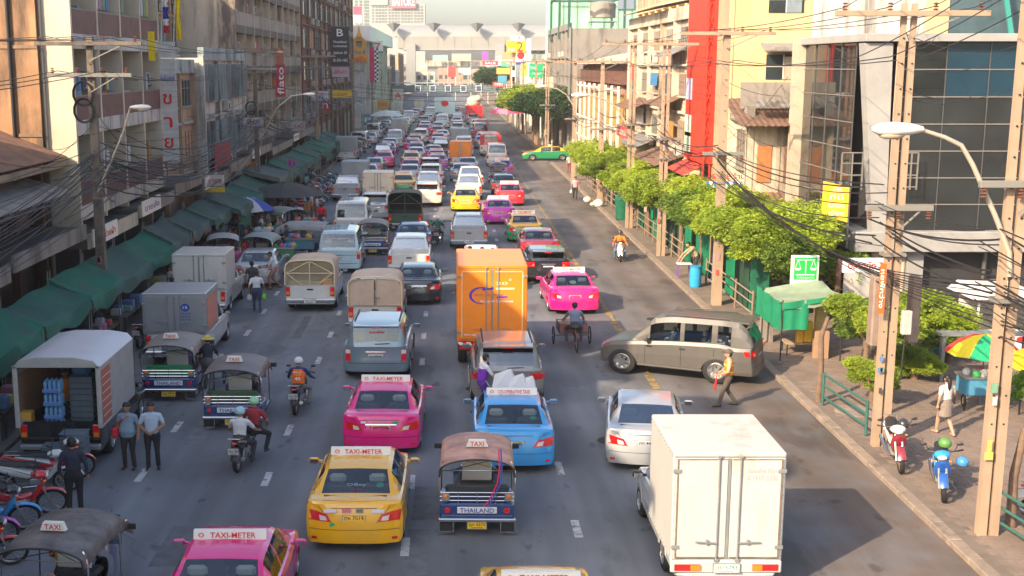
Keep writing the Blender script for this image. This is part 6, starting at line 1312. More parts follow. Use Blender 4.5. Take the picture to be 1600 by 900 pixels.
def lamp(label, pts, head, hd=1, group=None, r=.06, s_=1.):
    root = thing('street_lamp', label, 'street lamp', pts[0]); o = Vector(pts[0])
    P = [Vector(p) - o for p in pts]; obj('lamp_arm', MB().tube([tuple(p) for p in P], [r * (1.25 - .5 * i / len(P)) for i in range(len(P))], 8), mat('lamp_arm', (.50, .43, .34), .5, .3), root, 50)
    e = P[-1]; sh = MB(); rows = []
    for t, w, h in ((0, .09, .06), (.25, .17, .12), (.6, .20, .15), (.9, .15, .12), (1.05, .04, .03)):
        rows.append([(e.x - hd * t * s_, e.y + w * math.sin(a) * s_, e.z + h * math.cos(a) * s_ + .02) for a in [2 * math.pi * k / 12 for k in range(13)]])
    obj('lamp_head', sh.grid(rows), mat('lamp_head_white', (.66, .64, .6), .35), root, 60); obj('lamp_lens', MB().ball((e.x - hd * .62 * s_, e.y, e.z - .10 * s_), .28 * s_, .14 * s_, .09 * s_, 10, 6), mat('lamp_lens', (.45, .36, .26), .2), root, 60)
    return root
lamp('large street lamp on a curved arm at the right, closest to the camera', [(11.5, 24.2, 5.75), (11.45, 24.2, 6.25), (11.1, 24.2, 7.0), (10.55, 24.2, 8.05), (10.3, 24.2, 8.42), (9.95, 24.2, 8.58), (9.5, 24.2, 8.72)], None, s_=.98, r=.05)
for lb, y, x1 in (('street lamp reaching over the road from the right hand pole by the hedge', 73.5, -1.6), ('street lamp far along the right pavement above the hedge', 104.5, -1.6)): lamp(lb, [(11.1, y, 5.2), (10.9, y, 6.4), (10.2, y, 7.5), (9.4, y, 8.0), (11.1 - 2.6, y, 8.2)], None, r=.05)
lamp('street lamp with long sloping arm on the first left pole', [(XL, 43.5, 5.4), (XL + .5, 43.4, 6.4), (XL + 1.1, 43.3, 7.6), (XL + 1.4, 43.3, 8.5)], None, hd=-1, r=.035, s_=.72)
lamp('street lamp bent over the left lane in front of the old apartment block', [(XL, 80.5, 3.9), (XL + .5, 80.4, 5.6), (XL + 1.4, 80.3, 7.2), (XL + 2.4, 80.3, 8.0), (XL + 3.2, 80.3, 8.1)], None, hd=-1, r=.04, s_=.75)
NC = [0]
def cable(p0, p1, sag, r=.016, label='black overhead cable sagging between the right hand poles', group='cables on the right', n=9, name='overhead_cable', m=None):
    p0, p1 = Vector(p0), Vector(p1); o = thing  # one cable, one object
    pts = [p0.lerp(p1, i / n) - Vector((0, 0, sag * 4 * (i / n) * (1 - i / n))) - p0 for i in range(n + 1)]
    c = obj(name, MB().tube([tuple(p) for p in pts], r, 3, cap=False), m or wirem, None, loc=tuple(p0)); tag(c, label, 'cable', group); NC[0] += 1; return c
rw = random.Random(5)
lab = 'black overhead cable sagging between the right hand poles'; gR = 'cables strung along the right pavement'
seqR = [(11.45, -8, 12)] + [(p[1], p[2], p[3]) for p in PR[:9]]
for i in range(len(seqR) - 1):
    lab = 'black cable sagging between the %s and %s right hand poles' % (('off-frame', *ords)[i], ords[i]); a, b = seqR[i], seqR[i + 1]; L_ = b[1] - a[1]; sg = .012 * L_
    for k in range(4): xx = -1.6 + k * 1.07; cable((a[0] + xx, a[1], a[2]), (b[0] + xx, b[1], b[2] + .0), sg * .8, .014, lab, gR)
    for k in range(3): xx = -1.2 + k * .8; cable((a[0] + xx, a[1], a[2] - 1.2), (b[0] + xx, b[1], b[2] - 1.2), sg, .016, lab, gR)
    for k in range(9 if i < 4 else 6):
        z = rw.uniform(-1.4, .5); cable((a[0] - .35 + rw.uniform(-.5, .3), a[1], 6.6 + z), (b[0] - .3 + rw.uniform(-.5, .3), b[1], 6.5 + z * .8 + rw.uniform(-.3, .3)), sg * rw.uniform(1.2, 3.0), rw.choice((.012, .018, .026)), lab, gR)
for k in range(9): cable((11.4, 24.3, 4.6 + k * .13), (11.2 + rw.uniform(-.6, .3), 49.4, 5.6 + k * .12), .6 + .1 * k, rw.choice((.012, .016, .022)), 'thick cable running down from the lamp pole behind the twin pole', 'heavy cables near the lamp pole')
for k in range(12): cable((11.4, 24.3, 5.0 + rw.uniform(-.7, .6)), (rw.uniform(12, 17), rw.uniform(6, 16), rw.uniform(5.5, 7.5)), rw.uniform(.2, .8), rw.choice((.012, .018)), 'thin cable leaving the lamp pole towards the near right buildings', 'cables near the lamp pole')
for k in range(8): cable((11.3, 30.4, 10.0 + rw.uniform(-1.5, 1)), (rw.uniform(17.5, 23), 46.0, rw.uniform(8, 12)), .35, .012, 'thin cable slanting from the twin pole to the glass building', 'service cables to the glass building')
for k in range(6): cable((11.2, 49.4, 7 + rw.uniform(-.8, 2.6)), (rw.uniform(15.2, 17.6), rw.uniform(57, 66), rw.uniform(5, 9.5)), .3, .012, 'thin cable slanting from a right hand pole to the yellow building', 'service cables to the yellow building')
for k in range(8): cable((11.15, 62 + 11 * (k % 3), 7 + rw.uniform(-.8, 2.2)), (rw.uniform(15, 16), rw.uniform(72, 105), rw.uniform(4.5, 9)), .3, .014, 'thin cable slanting from a right hand pole to the cream shophouse', 'service cables to the cream shophouse')
labL = 'black cable drooping between the left hand poles'; gL = 'cables strung along the left pavement'
seqL = [PL[5], PL[0], PL[1], PL[2], PL[3], PL[4]]
for i in range(len(seqL) - 1):
    labL = 'black cable drooping between the %s and %s left hand poles' % (('off-frame', *ords)[i], ords[i]); a, b = seqL[i], seqL[i + 1]; L_ = b[2] - a[2]
    for k in range(4): xx = -1.5 + k * 1.0; cable((a[1] + xx, a[2], a[3] + .1), (b[1] + xx, b[2], b[3] + .1), .45, .014, labL, gL)
    for k in range(3): xx = -1.2 + k * .8; cable((a[1] + xx, a[2], a[3] - 1.1), (b[1] + xx, b[2], b[3] - 1.1), .6, .016, labL, gL)
    nn = (20, 24, 20, 10, 5)[i]
    for k in range(nn):
        z0_, z1_ = rw.gauss(6.6, .6), rw.gauss(6.5, .6)
        cable((a[1] + rw.uniform(-.4, .9), a[2], z0_), (b[1] + rw.uniform(-.4, .9), b[2], z1_), rw.uniform(.5, 2.3) * min(1, L_ / 40), rw.choice((.013, .018, .024, .032)), labL, gL)
for k in range(22):
    q = rw.choice((PL[0], PL[0], PL[1], PL[1], PL[2])); yy = q[2] + rw.uniform(-16, 24)
    cable((q[1], q[2], rw.uniform(5.6, 8.5)), (-14.8, yy, rw.uniform(4.3, 7.5)), rw.uniform(.1, .9), rw.choice((.012, .018)), 'thin service cable from a left hand pole to a balcony front', 'service cables on the left')
for k, (q, z) in enumerate(((PL[0], 9.0), (PL[0], 8.4), (PL[1], 7.2), (PL[1], 6.6))):
    pts = [(.32 * math.sin(2 * math.pi * t / 14), -.15, .40 * math.cos(2 * math.pi * t / 14)) for t in range(15)]; b = MB()
    for j in range(3): b.tube([(p[0] * (1 + .08 * j) - .4, p[1] - .02 * j, p[2] * (1 + .06 * j)) for p in pts], .016, 4, cap=False)
    tag(obj('cable_coil', b, wirem, None, loc=(q[1] + .1, q[2], z)), ('coil of spare cable near the top of the first left pole', 'lower coil of spare cable on the first left pole', 'coil of spare cable on the second left pole', 'lower coil of spare cable on the second left pole')[k], 'cable coil')
for k, (yy, z0_, z1_) in enumerate(((46, 9.3, 9.9), (78, 8.9, 8.6), (112, 8.2, 8.0), (132, 8.0, 8.2), (150, 7.6, 8.0), (170, 7.4, 7.9), (200, 7.4, 7.6))): cable((XL, yy, z0_), (11.2, yy + rw.uniform(-4, 4), z1_), 1.0, .02, ('cable crossing the whole street nearest the camera', 'cable crossing the street above the green stalls', 'cable crossing the street before the side road', 'cable crossing the street just past the side road', 'distant cable crossing the street below the black sign', 'distant cable crossing the street by the far trees', 'farthest cable crossing the street before the footbridge')[k], None, n=14) if k else None

# ================================================================ TREES, FENCE, STALLS ON THE RIGHT
leafm = [mat('leaf_%d' % i, c, .55, var=.35, sc_=1.6, trans=.38, coords='P') for i, c in enumerate(((.27, .37, .03), (.38, .48, .04), (.15, .24, .03), (.035, .10, .028)))]
bark = mat('bark', (.17, .11, .075), .9, var=.35, sc_=5, bump=.5); barkd = mat('bark_dark', (.07, .05, .04), .9)
def crown_mesh(seed, rx, ry, rz, n, clumps, ls=.125, lw=.44, droop=.25):
    r = random.Random(seed); mb = MB(); cc = []
    while len(cc) < clumps:
        p = Vector((r.uniform(-1, 1), r.uniform(-1, 1), r.uniform(-1, 1)))
        if .25 < p.length < 1.0 and not (p.z < -.5 and r.random() < .6): cc.append((p, r.uniform(.10, .27)))
    for i in range(n):
        c, s_ = r.choice(cc); q = Vector((r.gauss(0, 1), r.gauss(0, 1), r.gauss(0, .8))); q = q.normalized() * s_ * (r.random() ** .4)
        p = c + q; p = Vector((p.x * rx, p.y * ry, p.z * rz))
        d = (q.normalized() + Vector((r.uniform(-.6, .6), r.uniform(-.6, .6), r.uniform(-.2, .5)))).normalized()
        a = d.cross(Vector((r.uniform(-1, 1), r.uniform(-1, 1), .3))).normalized(); l = ls * r.uniform(.7, 1.35); tip = p + d * l - Vector((0, 0, droop * l)); m_ = p + d * l * .5
        w = a * l * lw * .5; mb.add([p, m_ + w, tip, m_ - w], [(0, 1, 2, 3)])
    return mb.mesh('crown')
CRN = [crown_mesh(11 + i, 1, 1, 1, 7600, 74) for i in range(4)]
def tree(label, x, y, z0, rx, ry, rz, m, k=0, trunk=True, cat='tree', group=None, name='tree', base=.1, tm=None, split=1):
    root = thing(name, label, cat, (x, y, base), 0, group)
    me = CRN[k % 4].copy() if False else CRN[k % 4]
    c = obj('crown', me, m, root, loc=(0, 0, z0)); c.scale = (rx, ry, rz); c.rotation_euler = (0, 0, k * 1.7)
    if trunk:
        b = MB().tube([(0, 0, -.1), (.04, .02, z0 * .4), (-.03, 0, z0 * .75), (0, 0, z0 + rz * .3)], [.13, .11, .10, .05], 8)
        for q in range(4): a = q * 1.6 + k; b.tube([(0, 0, z0 * .7), (math.cos(a) * rx * .3, math.sin(a) * ry * .3, z0), (math.cos(a) * rx * .7, math.sin(a) * ry * .6, z0 + rz * .3)], [.06, .045, .015], 5)
        obj('trunk', b, tm or bark, root, 60)
    return root
# crown leaf size follows the scale, so crowns are built from overlapping lobes
def hedge_tree(label, x, y, h, w, k, m=0):
    root = thing('street_tree', label, 'tree', (x, y, .1), 0, 'pruned trees along the right hand fence'); r = random.Random(k)
    for q in range(7):
        dx, dy, dz = (r.uniform(-.72, .72) * w, r.uniform(-1.25, 1.25) * (w if w > 1.3 else w * .6), r.uniform(-.35, .42)); s_ = w * r.uniform(.40, .66) * (1.45 if w < 1.2 else 1.1)
        c = obj('crown_lobe', CRN[(k + q) % 4], leafm[(m + (1 if q % 3 == 0 else 0)) % 2 if q != 5 else 2] if m < 2 else leafm[m], root, loc=(dx, dy, h - .9 + dz)); c.scale = (s_, s_ * 1.1, s_ * .60); c.rotation_euler = (0, 0, r.uniform(0, 6))
    b = MB().tube([(0, 0, -.1), (r.uniform(-.06, .06), 0, h * .35), (0, 0, h - 1.0)], [.14, .12, .09], 8)
    for q in range(5): a = q * 1.3 + k; b.tube([(0, 0, h * .5), (math.cos(a) * w * .3, math.sin(a) * w * .3, h - 1.2), (math.cos(a) * w * .7, math.sin(a) * w * .6, h - .6)], [.07, .05, .015], 5)
    obj('trunk', b, bark, root, 60); return root
ty_ = [(14.4, 45.8, 3.1, 1.7), (12.9, 46.9, 4.1, 2.1), (13.4, 47.6, 4.5, 2.1), (12.4, 50.6, 4.3, 1.9), (12.2, 54, 4.3, 2.0), (12.3, 57.6, 4.2, 1.9), (12.0, 61.3, 4.2, 2.0), (11.9, 65.5, 4.1, 1.9), (11.8, 70, 4.1, 1.9), (11.8, 75, 3.9, 1.9), (11.7, 80.5, 3.9, 1.9), (11.8, 86, 3.9, 2.1), (11.8, 92, 4.0, 2.0), (12, 98, 3.8, 2.0)]
for k, (x, y, h, w) in enumerate(ty_): hedge_tree('bushy pruned street tree, %s from the near end of the fence' % ords[k], x, y, h, w, k)
for k, (x, y, h, w) in enumerate(((11.5, 141, 6.4, 3.4), (11.2, 150, 6.6, 3.6), (11.2, 160, 6.2, 3.6), (11.0, 171, 6.0, 3.4), (10.8, 186, 6.0, 3.6), (10.8, 262, 8.5, 4.4))):
    t = hedge_tree(('dark green tree just past the side street', 'dark tree, second past the side street', 'dark tree, third past the side street', 'darker tree beside the distant parked vehicles', 'bright yellow green tree by the distant pavement', 'dim tree beside the footbridge on the right')[k], x, y, h, w, 30 + k, m=(3, 0, 3, 1, 1, 3)[k]); t['group'] = 'trees beyond the side street'
fen = mat('fence_rail', (.30, .24, .18), .7, var=.2, sc_=4); post_m = mat('fence_post', (.22, .15, .11), .9, var=.3, sc_=3, bump=.3)
fe = thing('pavement_fence', 'low pipe railing fence under the trees along the right pavement', 'fence', (11.9, 46, .1))
for k in range(20):
    y = k * 2.7; dx = -k * .03; obj('fence_post', MB().tube([(dx, y, 0), (dx + .02, y, 1.25)], .05, 6), post_m, fe, 50)
    if k < 19 and k not in (3, 4): 
        for z in (.35, .75, 1.12): obj('fence_rail', MB().tube([(dx, y, z), (dx - .03, y + 2.7, z)], .03, 5), fen, fe, 50)
gnet = [mat('net_green_%d' % i, c, .8, var=.25, sc_=3, trans=.3) for i, c in enumerate(((.005, .25, .12), (.01, .16, .09), (.03, .09, .06), (.02, .06, .30)))]
rn = random.Random(9)
def sheet(lb, x, y0, y1, h, m, k):
    o = obj('tarpaulin_screen', MB().grid([[(.06 * math.sin(i * 2.1 + k) + (.03 if j else 0), (y1 - y0) * i / 8, h * j / 3 * (1 + .05 * math.sin(i + k))) for i in range(9)] for j in range(4)]), m, None, 60, loc=(x, y0, .15)); tag(o, lb, 'screen', 'screens hung behind the fence')
for k, (y0, y1, h, c, lb) in enumerate(((45.5, 48.2, 2.4, 1, 'dark green netting screen just behind the green stall'), (48.6, 50.6, 2.2, 2, 'dull screen below the nearest concrete pole of the hedge'), (51.0, 52.4, 2.2, 0, 'narrow bright green screen past the hedge pole'), (53.0, 55.2, 1.9, 3, 'blue screen hanging beside the bright green one'), (55.4, 59.0, 2.6, 0, 'large bright green screen behind the bending vendor'), (59.4, 61.5, 2.6, 0, 'bright green rounded screen past the vendor'), (62.5, 66, 2.0, 2, 'dull grey green screen in the middle of the fence'), (67, 69.6, 2.2, 0, 'green screen under the middle trees'), (70.5, 72.4, 2.3, 0, 'green screen between two slim poles'), (73.5, 76.4, 1.9, 1, 'dark green screen beside the bins'), (80, 90, 1.3, 2, 'long low green netting towards the side street'))): sheet(lb, 12.35 - (y0 - 45) * .012, y0, y1, h, gnet[c], k)
bn = thing('rubbish_bin', 'dark green covered bin on the right pavement under the trees', 'bin', (11.35, 77.6, .12)); obj('bin_body', MB().lathe([(.01, 0), (.42, 0), (.52, 1.3), (.56, 1.32), (.50, 1.5), (.01, 1.6)], 14), gnet[1], bn, 40); obj('bin_wheels', MB().box(-.4, .4, -.3, .3, -.02, .06), blackpl, bn)
for k, (px, py, s_, c, lb) in enumerate(((918, 318, .45, (.62, .55, .45), 'crumpled pale rubbish bag lying by the kerb'), (935, 325, .55, (.72, .66, .58), 'larger white rubbish bag beside the pole'), (926, 324, .3, (.5, .4, .3), 'small tan bag between two rubbish bags'), (1247, 500, .3, (.7, .45, .3), 'pink plastic bag on the pavement by the stall'))):
    x, y = G(px, py); b = MB().ball((0, 0, s_ * .4), s_ * .7, s_ * .6, s_ * .5, 9, 6, -.8); rr = random.Random(k); b.v = [(p[0] * rr.uniform(.85, 1.15), p[1] * rr.uniform(.85, 1.15), p[2] * rr.uniform(.9, 1.15)) for p in b.v]; tag(obj('rubbish_bag', b, cloth(c), None, 60, loc=(x, y, .11)), lb, 'rubbish bag')
def roof_tarp(root, x0, x1, y0, y1, z0, z1, m, seed=0, sag=.10, flap=.35, back=0., nm='tarp_sheet'):
    r = random.Random(seed); nx, ny = 8, 10; rows = []
    for j in range(ny + 1):
        v = j / ny; row = []
        for i in range(nx + 1):
            u = i / nx; zz_ = z0 + (z1 - z0) * u - sag * math.sin(math.pi * v) * (.4 + .6 * math.sin(math.pi * u)) + .035 * math.sin(9 * v + 3 * u + seed) + .02 * math.sin(23 * u + 7 * v + seed * 2)
            if abs(v * 3 % 1 - .0) < .06: zz_ += .05
            row.append((x0 + (x1 - x0) * u + .03 * math.sin(5 * v + seed), y0 + (y1 - y0) * v, zz_))
        e = row[-1]; row.append((e[0] + .06 * (1 if x1 > x0 else -1), e[1], e[2] - flap * (.7 + .5 * math.sin(4 * v + seed) ** 2))); rows.append(row)
    g = MB().grid(rows); g.grid([[(p[0], y0 - .02, p[2] - .0 if q == 0 else p[2] - .28) for p in rows[0][:-1]] for q in (0, 1)])
    g.grid([[(p[0], p[1], p[2] - .02) for p in rr_] for rr_ in rows], flip=True)
    return obj(nm, g, m, root, 60)
# green stall at the street corner with its goods
gs = thing('market_stall', 'green tarpaulin stall at the corner with yellow goods below', 'stall', (11.45, 39.6, .12)); gtp = mat('tarp_bright_green', (.01, .27, .13), .75, var=.2, sc_=2, trans=.2); gtl = mat('tarp_faded', (.24, .30, .20), .8, var=.2, sc_=2)
roof_tarp(gs, -.2, 1.9, .0, 2.6, 2.0, 2.25, gtl, 3, .12, .1); obj('front_flap', MB().grid([[(-.2 + i * .26, -.06 - .05 * math.sin(i * 1.7), 2.03 + i * .035 - j * (.2 + .05 * math.sin(i))) for i in range(9)] for j in (0, 1)]), gtp, gs, 60)
obj('side_curtain', MB().grid([[(-.22 + .05 * math.sin(i * 2), .0 + i * .4, 2.0 - j * .5) for i in range(9)] for j in range(3)]), gtp, gs, 60); obj('front_curtain', MB().grid([[(-.2 + i * .13, -.02 + .05 * math.sin(i * 1.9), 2.0 - j * .45) for i in range(8)] for j in range(3)]), gtp, gs, 60)
for x, y in ((-.18, 0), (1.85, 0), (-.18, 2.5), (1.85, 2.5)): obj('stall_pole', MB().tube([(x, y, 0), (x, y, 2.1)], .025, 6), blackpl, gs, 50)
for k, (x, y, w, h, c, lb) in enumerate(((12.75, 40.0, .5, .95, (.34, .21, .13), 'brown cardboard panel standing in front of the green stall'), (12.45, 40.6, .35, .75, (.80, .50, .03), 'bright yellow sack on the green stall'), (12.15, 40.5, .25, .6, (.75, .40, .05), 'orange yellow bundle hanging under the green stall'), (12.95, 40.8, .4, 1.25, (.55, .42, .18), 'tan paper bag stacked behind the cardboard panel'))):
    tag(obj('goods_sack' if k else 'cardboard_panel', MB().box(-w / 2, w / 2, -.12, .12, 0, h, .05 if k else .01), cloth(c), None, 60, loc=(x, y, .13 if k in (0,) else .55)), lb, 'sack' if k else 'panel')
tb = thing('stall_table', 'low stall table under the green tarpaulin', 'table', (12.4, 40.8, .12)); obj('table_top', MB().box(-.7, .7, -.35, .35, .38, .43), W_tan, tb); [obj('leg', MB().box(x - .02, x + .02, y - .02, y + .02, 0, .38), blackpl, tb) for x in (-.65, .65) for y in (-.3, .3)]
sg_ = thing('roadside_sign', 'white framed green sign showing a pair of scales', 'sign', (12.9, 42.6, .12)); x0, zt = AY(1237, 399, 42.6); x1, zm = AY(1278, 436, 42.6); zb2 = AY(1278, 459, 42.6)[1] - .12; x0 -= 12.9; x1 -= 12.9; zt -= .12; zm -= .12
obj('sign_box', MB().box(x0, x1, -.08, .08, zb2, zt, .02), mat('sign_white', (.72, .70, .64), .5), sg_); obj('green_panel', MB().box(x0 + .09, x1 - .09, -.10, -.081, zm + .0, zt - .07), mat('sign_bright_green', (.01, .50, .06), .5), sg_)
cx = (x0 + x1) / 2; w_ = (x1 - x0) * .28; zz0 = (zm + zt) / 2; sc_b = MB().box(cx - w_ * 1.2, cx + w_ * 1.2, -.115, -.101, zt - .16, zt - .135).box(cx - .012, cx + .012, -.115, -.101, zm + .2, zt - .14).box(cx - w_ * 1.2, cx + w_ * 1.2, -.115, -.101, zm + .16, zm + .19)
for sg in (1, -1):
    X_ = cx + sg * w_; sc_b.obox((X_, -.108, zt - .15), (X_ - .1, -.108, zz0 - .02), .012, .012).obox((X_, -.108, zt - .15), (X_ + .1, -.108, zz0 - .02), .012, .012).prism([(X_ - .12, zz0 - .02), (X_ - .07, zz0 - .09), (X_ + .07, zz0 - .09), (X_ + .12, zz0 - .02)], 'y', -.115, -.101)
obj('scales_symbol', sc_b, ink_white, sg_); obj('lettering', text_mb('สำนักกฎหมาย', .09, .62, .0).xf(Matrix.Translation((cx, -.11, zm + .07))), ink_white, sg_); obj('lettering', text_mb('รับปรึกษา', .07, .5, .0).xf(Matrix.Translation((cx, -.09, zm - .14))), ink, sg_); obj('lettering', text_mb('02-255-1180', .07, .6, .0).xf(Matrix.Translation((cx, -.09, zm - .30))), ink, sg_)
obj('sign_post', MB().box(cx - .04, cx + .04, -.04, .04, 0, zb2), steelm, sg_)
gl_post = thing('traffic_post', 'grey tapered concrete block post between green screens and stall', 'bollard', (11.55, 42.6, .12)); obj('post_body', MB().add([(sx * s_, sy * s_, z) for z, s_ in ((0, .22), (1.6, .15)) for sx, sy in ((-1, -1), (1, -1), (1, 1), (-1, 1))], [(3, 2, 1, 0), (4, 5, 6, 7), (0, 1, 5, 4), (1, 2, 6, 5), (2, 3, 7, 6), (3, 0, 4, 7)]), W_conc, gl_post)
# corner plants, kiosks, umbrellas, railings
bush = lambda lb, px, py, h, w, k, m=0: (lambda g: hedge_tree(lb, g[0], g[1], h, w, k, m))(G(px, py))
def shrub(lb, x, y, h, w, k, m=0, cat='shrub'):
    t = hedge_tree(lb, x, y, h, w, k, m); t.name = 'shrub'; t['category'] = cat; t['group'] = 'potted shrubs at the corner'
for k, (x, y, h, w, m, lb) in enumerate(((12.95, 36.2, 3.0, .95, 0, 'leafy shrub left of the twin pole at the street corner'), (14.2, 38.6, 2.5, 1.0, 2, 'darker shrub right of the twin pole'), (15.6, 39.6, 2.5, 1.0, 0, 'shrub in front of the small banner shop'), (16.9, 39.4, 2.2, .9, 0, 'yellowish shrub beside the white booth'), (12.5, 34.2, 1.9, .55, 0, 'small leafy plant on the slim trunk near the green railing'), (14.9, 37.2, 1.5, .7, 1, 'low drooping shrub over the corner table'))): shrub(lb, x, y, h, w, 50 + k, m)
nt_ = thing('street_tree', 'bright green leafy branch tree beside the lamp pole at the right edge', 'tree', (13.2, 24.4, .12)); 
for q, (dx, dy, dz, s_) in enumerate(((-.45, .6, 3.0, .62), (.15, .2, 3.25, .75), (.75, .2, 2.9, .8), (.3, .8, 2.6, .6), (-.1, .1, 2.75, .45))): c = obj('crown_lobe', CRN[q % 4], mat('leaf_vivid', (.16, .30, .02), .5, var=.3, sc_=2, trans=.4), nt_, loc=(dx, dy, dz)); c.scale = (s_, s_, s_ * .62)
obj('trunk', MB().tube([(-.95, .35, 0), (-1.0, .3, 1.2), (-.85, .3, 2.2), (-.3, .4, 2.9)], [.12, .10, .08, .04], 8), bark, nt_, 60)
def railing(lb, pts, h=1.0, n=3, m=None):
    o = Vector((*pts[0], .12)); root = thing('pipe_railing', lb, 'railing', tuple(o)); m = m or mat('rail_dark_green', (.035, .12, .10), .5, var=.15, sc_=5)
    for x, y in pts: obj('post', MB().tube([(x - o.x, y - o.y, 0), (x - o.x, y - o.y, h)], .045, 8), m, root, 50)
    for a, b in zip(pts[:-1], pts[1:]):
        for i in range(n): z = h * (i + 1) / n - .05; obj('rail', MB().tube([(a[0] - o.x, a[1] - o.y, z), (b[0] - o.x, b[1] - o.y, z)], .035, 8), m, root, 50)
railing('short dark green pipe railing behind the twin pole', [(11.05, 34.2), (11.3, 31.2)])
railing('dark green pipe railing at the bottom right corner', [(11.75, 24.5), (12.1, 21.8), (12.4, 19.6)])
tk = thing('tree_trunk', 'bare slim tree trunk standing at the end of the short green railing', 'tree', (11.05, 34.6, .12)); obj('trunk', MB().tube([(0, 0, 0), (.03, 0, 1.0), (-.02, 0, 2.0), (.15, 0, 2.6)], [.11, .09, .08, .05], 8), bark, tk, 60)
tk = thing('tree_trunk', 'dark bare trunk just behind the twin concrete pole', 'tree', (12.3, 33.0, .12)); obj('trunk', MB().tube([(0, 0, 0), (.02, 0, 1.2), (-.05, 0, 2.4), (.1, 0, 3.0)], [.09, .08, .07, .04], 8), barkd, tk, 60)
def umbrella(lb, x, y, z, r, cols, n=8, h=.55, base=.12, tilt=0.):
    root = thing('parasol', lb, 'umbrella', (x, y, base)); obj('pole', MB().tube([(0, 0, 0), (0, 0, z)], .02, 6), steelm, root, 50)
    for k in range(n):
        a0, a1 = 2 * math.pi * k / n, 2 * math.pi * (k + 1) / n; am = (a0 + a1) / 2; rows = []
        for t in (0, .35, .7, 1): rows.append([(r * t * math.cos(a), r * t * math.sin(a), z - h * t * t - (.04 if q == 1 and t else 0)) for q, a in enumerate((a0, am, a1))])
        obj('canopy_panel', MB().grid(rows), cloth(cols[k % len(cols)]), root, 60)
    obj('finial', MB().ball((0, 0, z + .03), .03, n=6, m=4), steelm, root); return root
umbrella('striped green, yellow and red market parasol left of the lamp pole', 15.75, 34.3, 2.15, 1.1, [(.80, .62, .02), (.01, .30, .13), (.80, .62, .02), (.75, .05, .03)])
umbrella('orange and blue parasol at the right edge behind the lamp pole', 16.9, 32.6, 2.2, 1.3, [(.85, .45, .01), (.85, .45, .01), (.02, .15, .5)])
umbrella('blue and white striped parasol among the left market stalls', *G(388, 372)[:2], 2.3, 1.6, [(.45, .47, .5), (.04, .08, .35)], h=.7)
umbrella('large dark grey parasol over the left market crowd', *G(448, 352)[:2], 2.6, 2.5, [(.05, .055, .055)], h=.7)
def cart(lb, x, y, c, goods, w=1.0):
    root = thing('food_cart', lb, 'cart', (x, y, .12)); obj('cart_body', MB().box(-w / 2, w / 2, -.35, .35, .45, .95, .02), cloth(c), root); obj('counter', MB().box(-w / 2 - .05, w / 2 + .05, -.4, .4, .95, 1.0), alloy, root)
    for sx in (-.4, .4): obj('wheel', MB().lathe([(.16, -.02), (.2, 0), (.16, .02)], 12, 'x', (sx * w, 0, .2)), rubber, root)
    for x_ in (-w / 2, w / 2):
        for y_ in (-.33, .33): obj('leg', MB().box(x_ - .02, x_ + .02, y_ - .02, y_ + .02, 0, .45), blackpl, root)
    r = random.Random(int(x * 31))
    for k in range(goods): obj('goods', MB().ball((r.uniform(-w / 2, w / 2), r.uniform(-.3, .3), 1.08), .13, .12, .13, 7, 5), r.choice(LAUND + [cloth((.7, .3, .05)), cloth((.05, .3, .1))]), root)
cart('food cart with colourful goods under the striped parasol', 15.6, 34.0, (.06, .25, .40), 9, 1.2); cart('second food cart with orange goods under the orange parasol', 16.9, 32.9, (.25, .2, .15), 8)
kb = thing('kiosk', 'small white roofed kiosk with red and blue posters by the glass building', 'kiosk', (19.3, 41.2, .12), scale=(1, 1, .72)); wk = mat('kiosk_white', (.66, .62, .58), .6, var=.12, sc_=2)
obj('kiosk_roof', MB().prism([(-1.3, 2.75), (1.2, 2.75), (.8, 3.15), (-.9, 3.2)], 'y', -.9, 1.4), wk, kb); obj('kiosk_frame', MB().box(-1.0, -.94, -.6, -.54, 0, 2.8).box(.95, 1.0, -.6, -.54, 0, 2.8).box(-.05, .0, -.6, -.54, 0, 2.8).box(-1, 1, -.6, -.55, 1.15, 1.2), wk, kb); obj('glazing', MB().box(-.94, .95, -.55, -.54, 1.2, 2.7), palegl, kb); obj('back_wall', MB().box(-1, 1, .9, 1.0, 0, 2.75), wk, kb)
for x_, c, t in ((-.75, (.6, .1, .08), ''), (.45, (.55, .55, .62), '')): obj('poster', MB().box(x_ - .22, x_ + .35, -.63, -.61, .15, 1.1), cloth(c), kb)
obj('poster_mark', MB().ball((.55, -.65, .75), .16, .01, .14, 8, 5).box(.2, .3, -.645, -.632, .2, .7), ink_red, kb)
bs = thing('banner_shop', 'small shop front with white banner lettered in red', 'shop', (15.6, 44.6, .12)); obj('banner', MB().box(-.8, 1.0, -.05, 0, 2.2, 2.75), ink_white, bs); obj('lettering', text_mb('ตลาดนัด 7', .3, 1.3, 0).xf(Matrix.Translation((.1, -.07, 2.48))), ink_red, bs); obj('plastic_sheet', MB().grid([[(-.7 + i * .22, -.1 + .06 * math.sin(i * 2), 2.2 - j * .4) for i in range(8)] for j in range(4)]), mat('plastic_sheet', (.40, .37, .34), .35), bs, 60); obj('shop_post', MB().box(-.95, -.8, -.1, .1, 0, 2.8).box(1.0, 1.1, -.1, .1, 0, 2.8), W_redbr, bs)
ct = thing('corner_table', 'long narrow grey metal table edge behind the shrubs', 'table', (16.9, 37.0, .12)); obj('table_top', MB().box(-1.4, 1.5, -.2, .2, 1.5, 1.6), steelm, ct); obj('table_leg', MB().box(-1.3, -1.2, -.1, .1, 0, 1.5), steelm, ct); obj('table_leg', MB().box(1.3, 1.4, -.1, .1, 0, 1.5), steelm, ct)
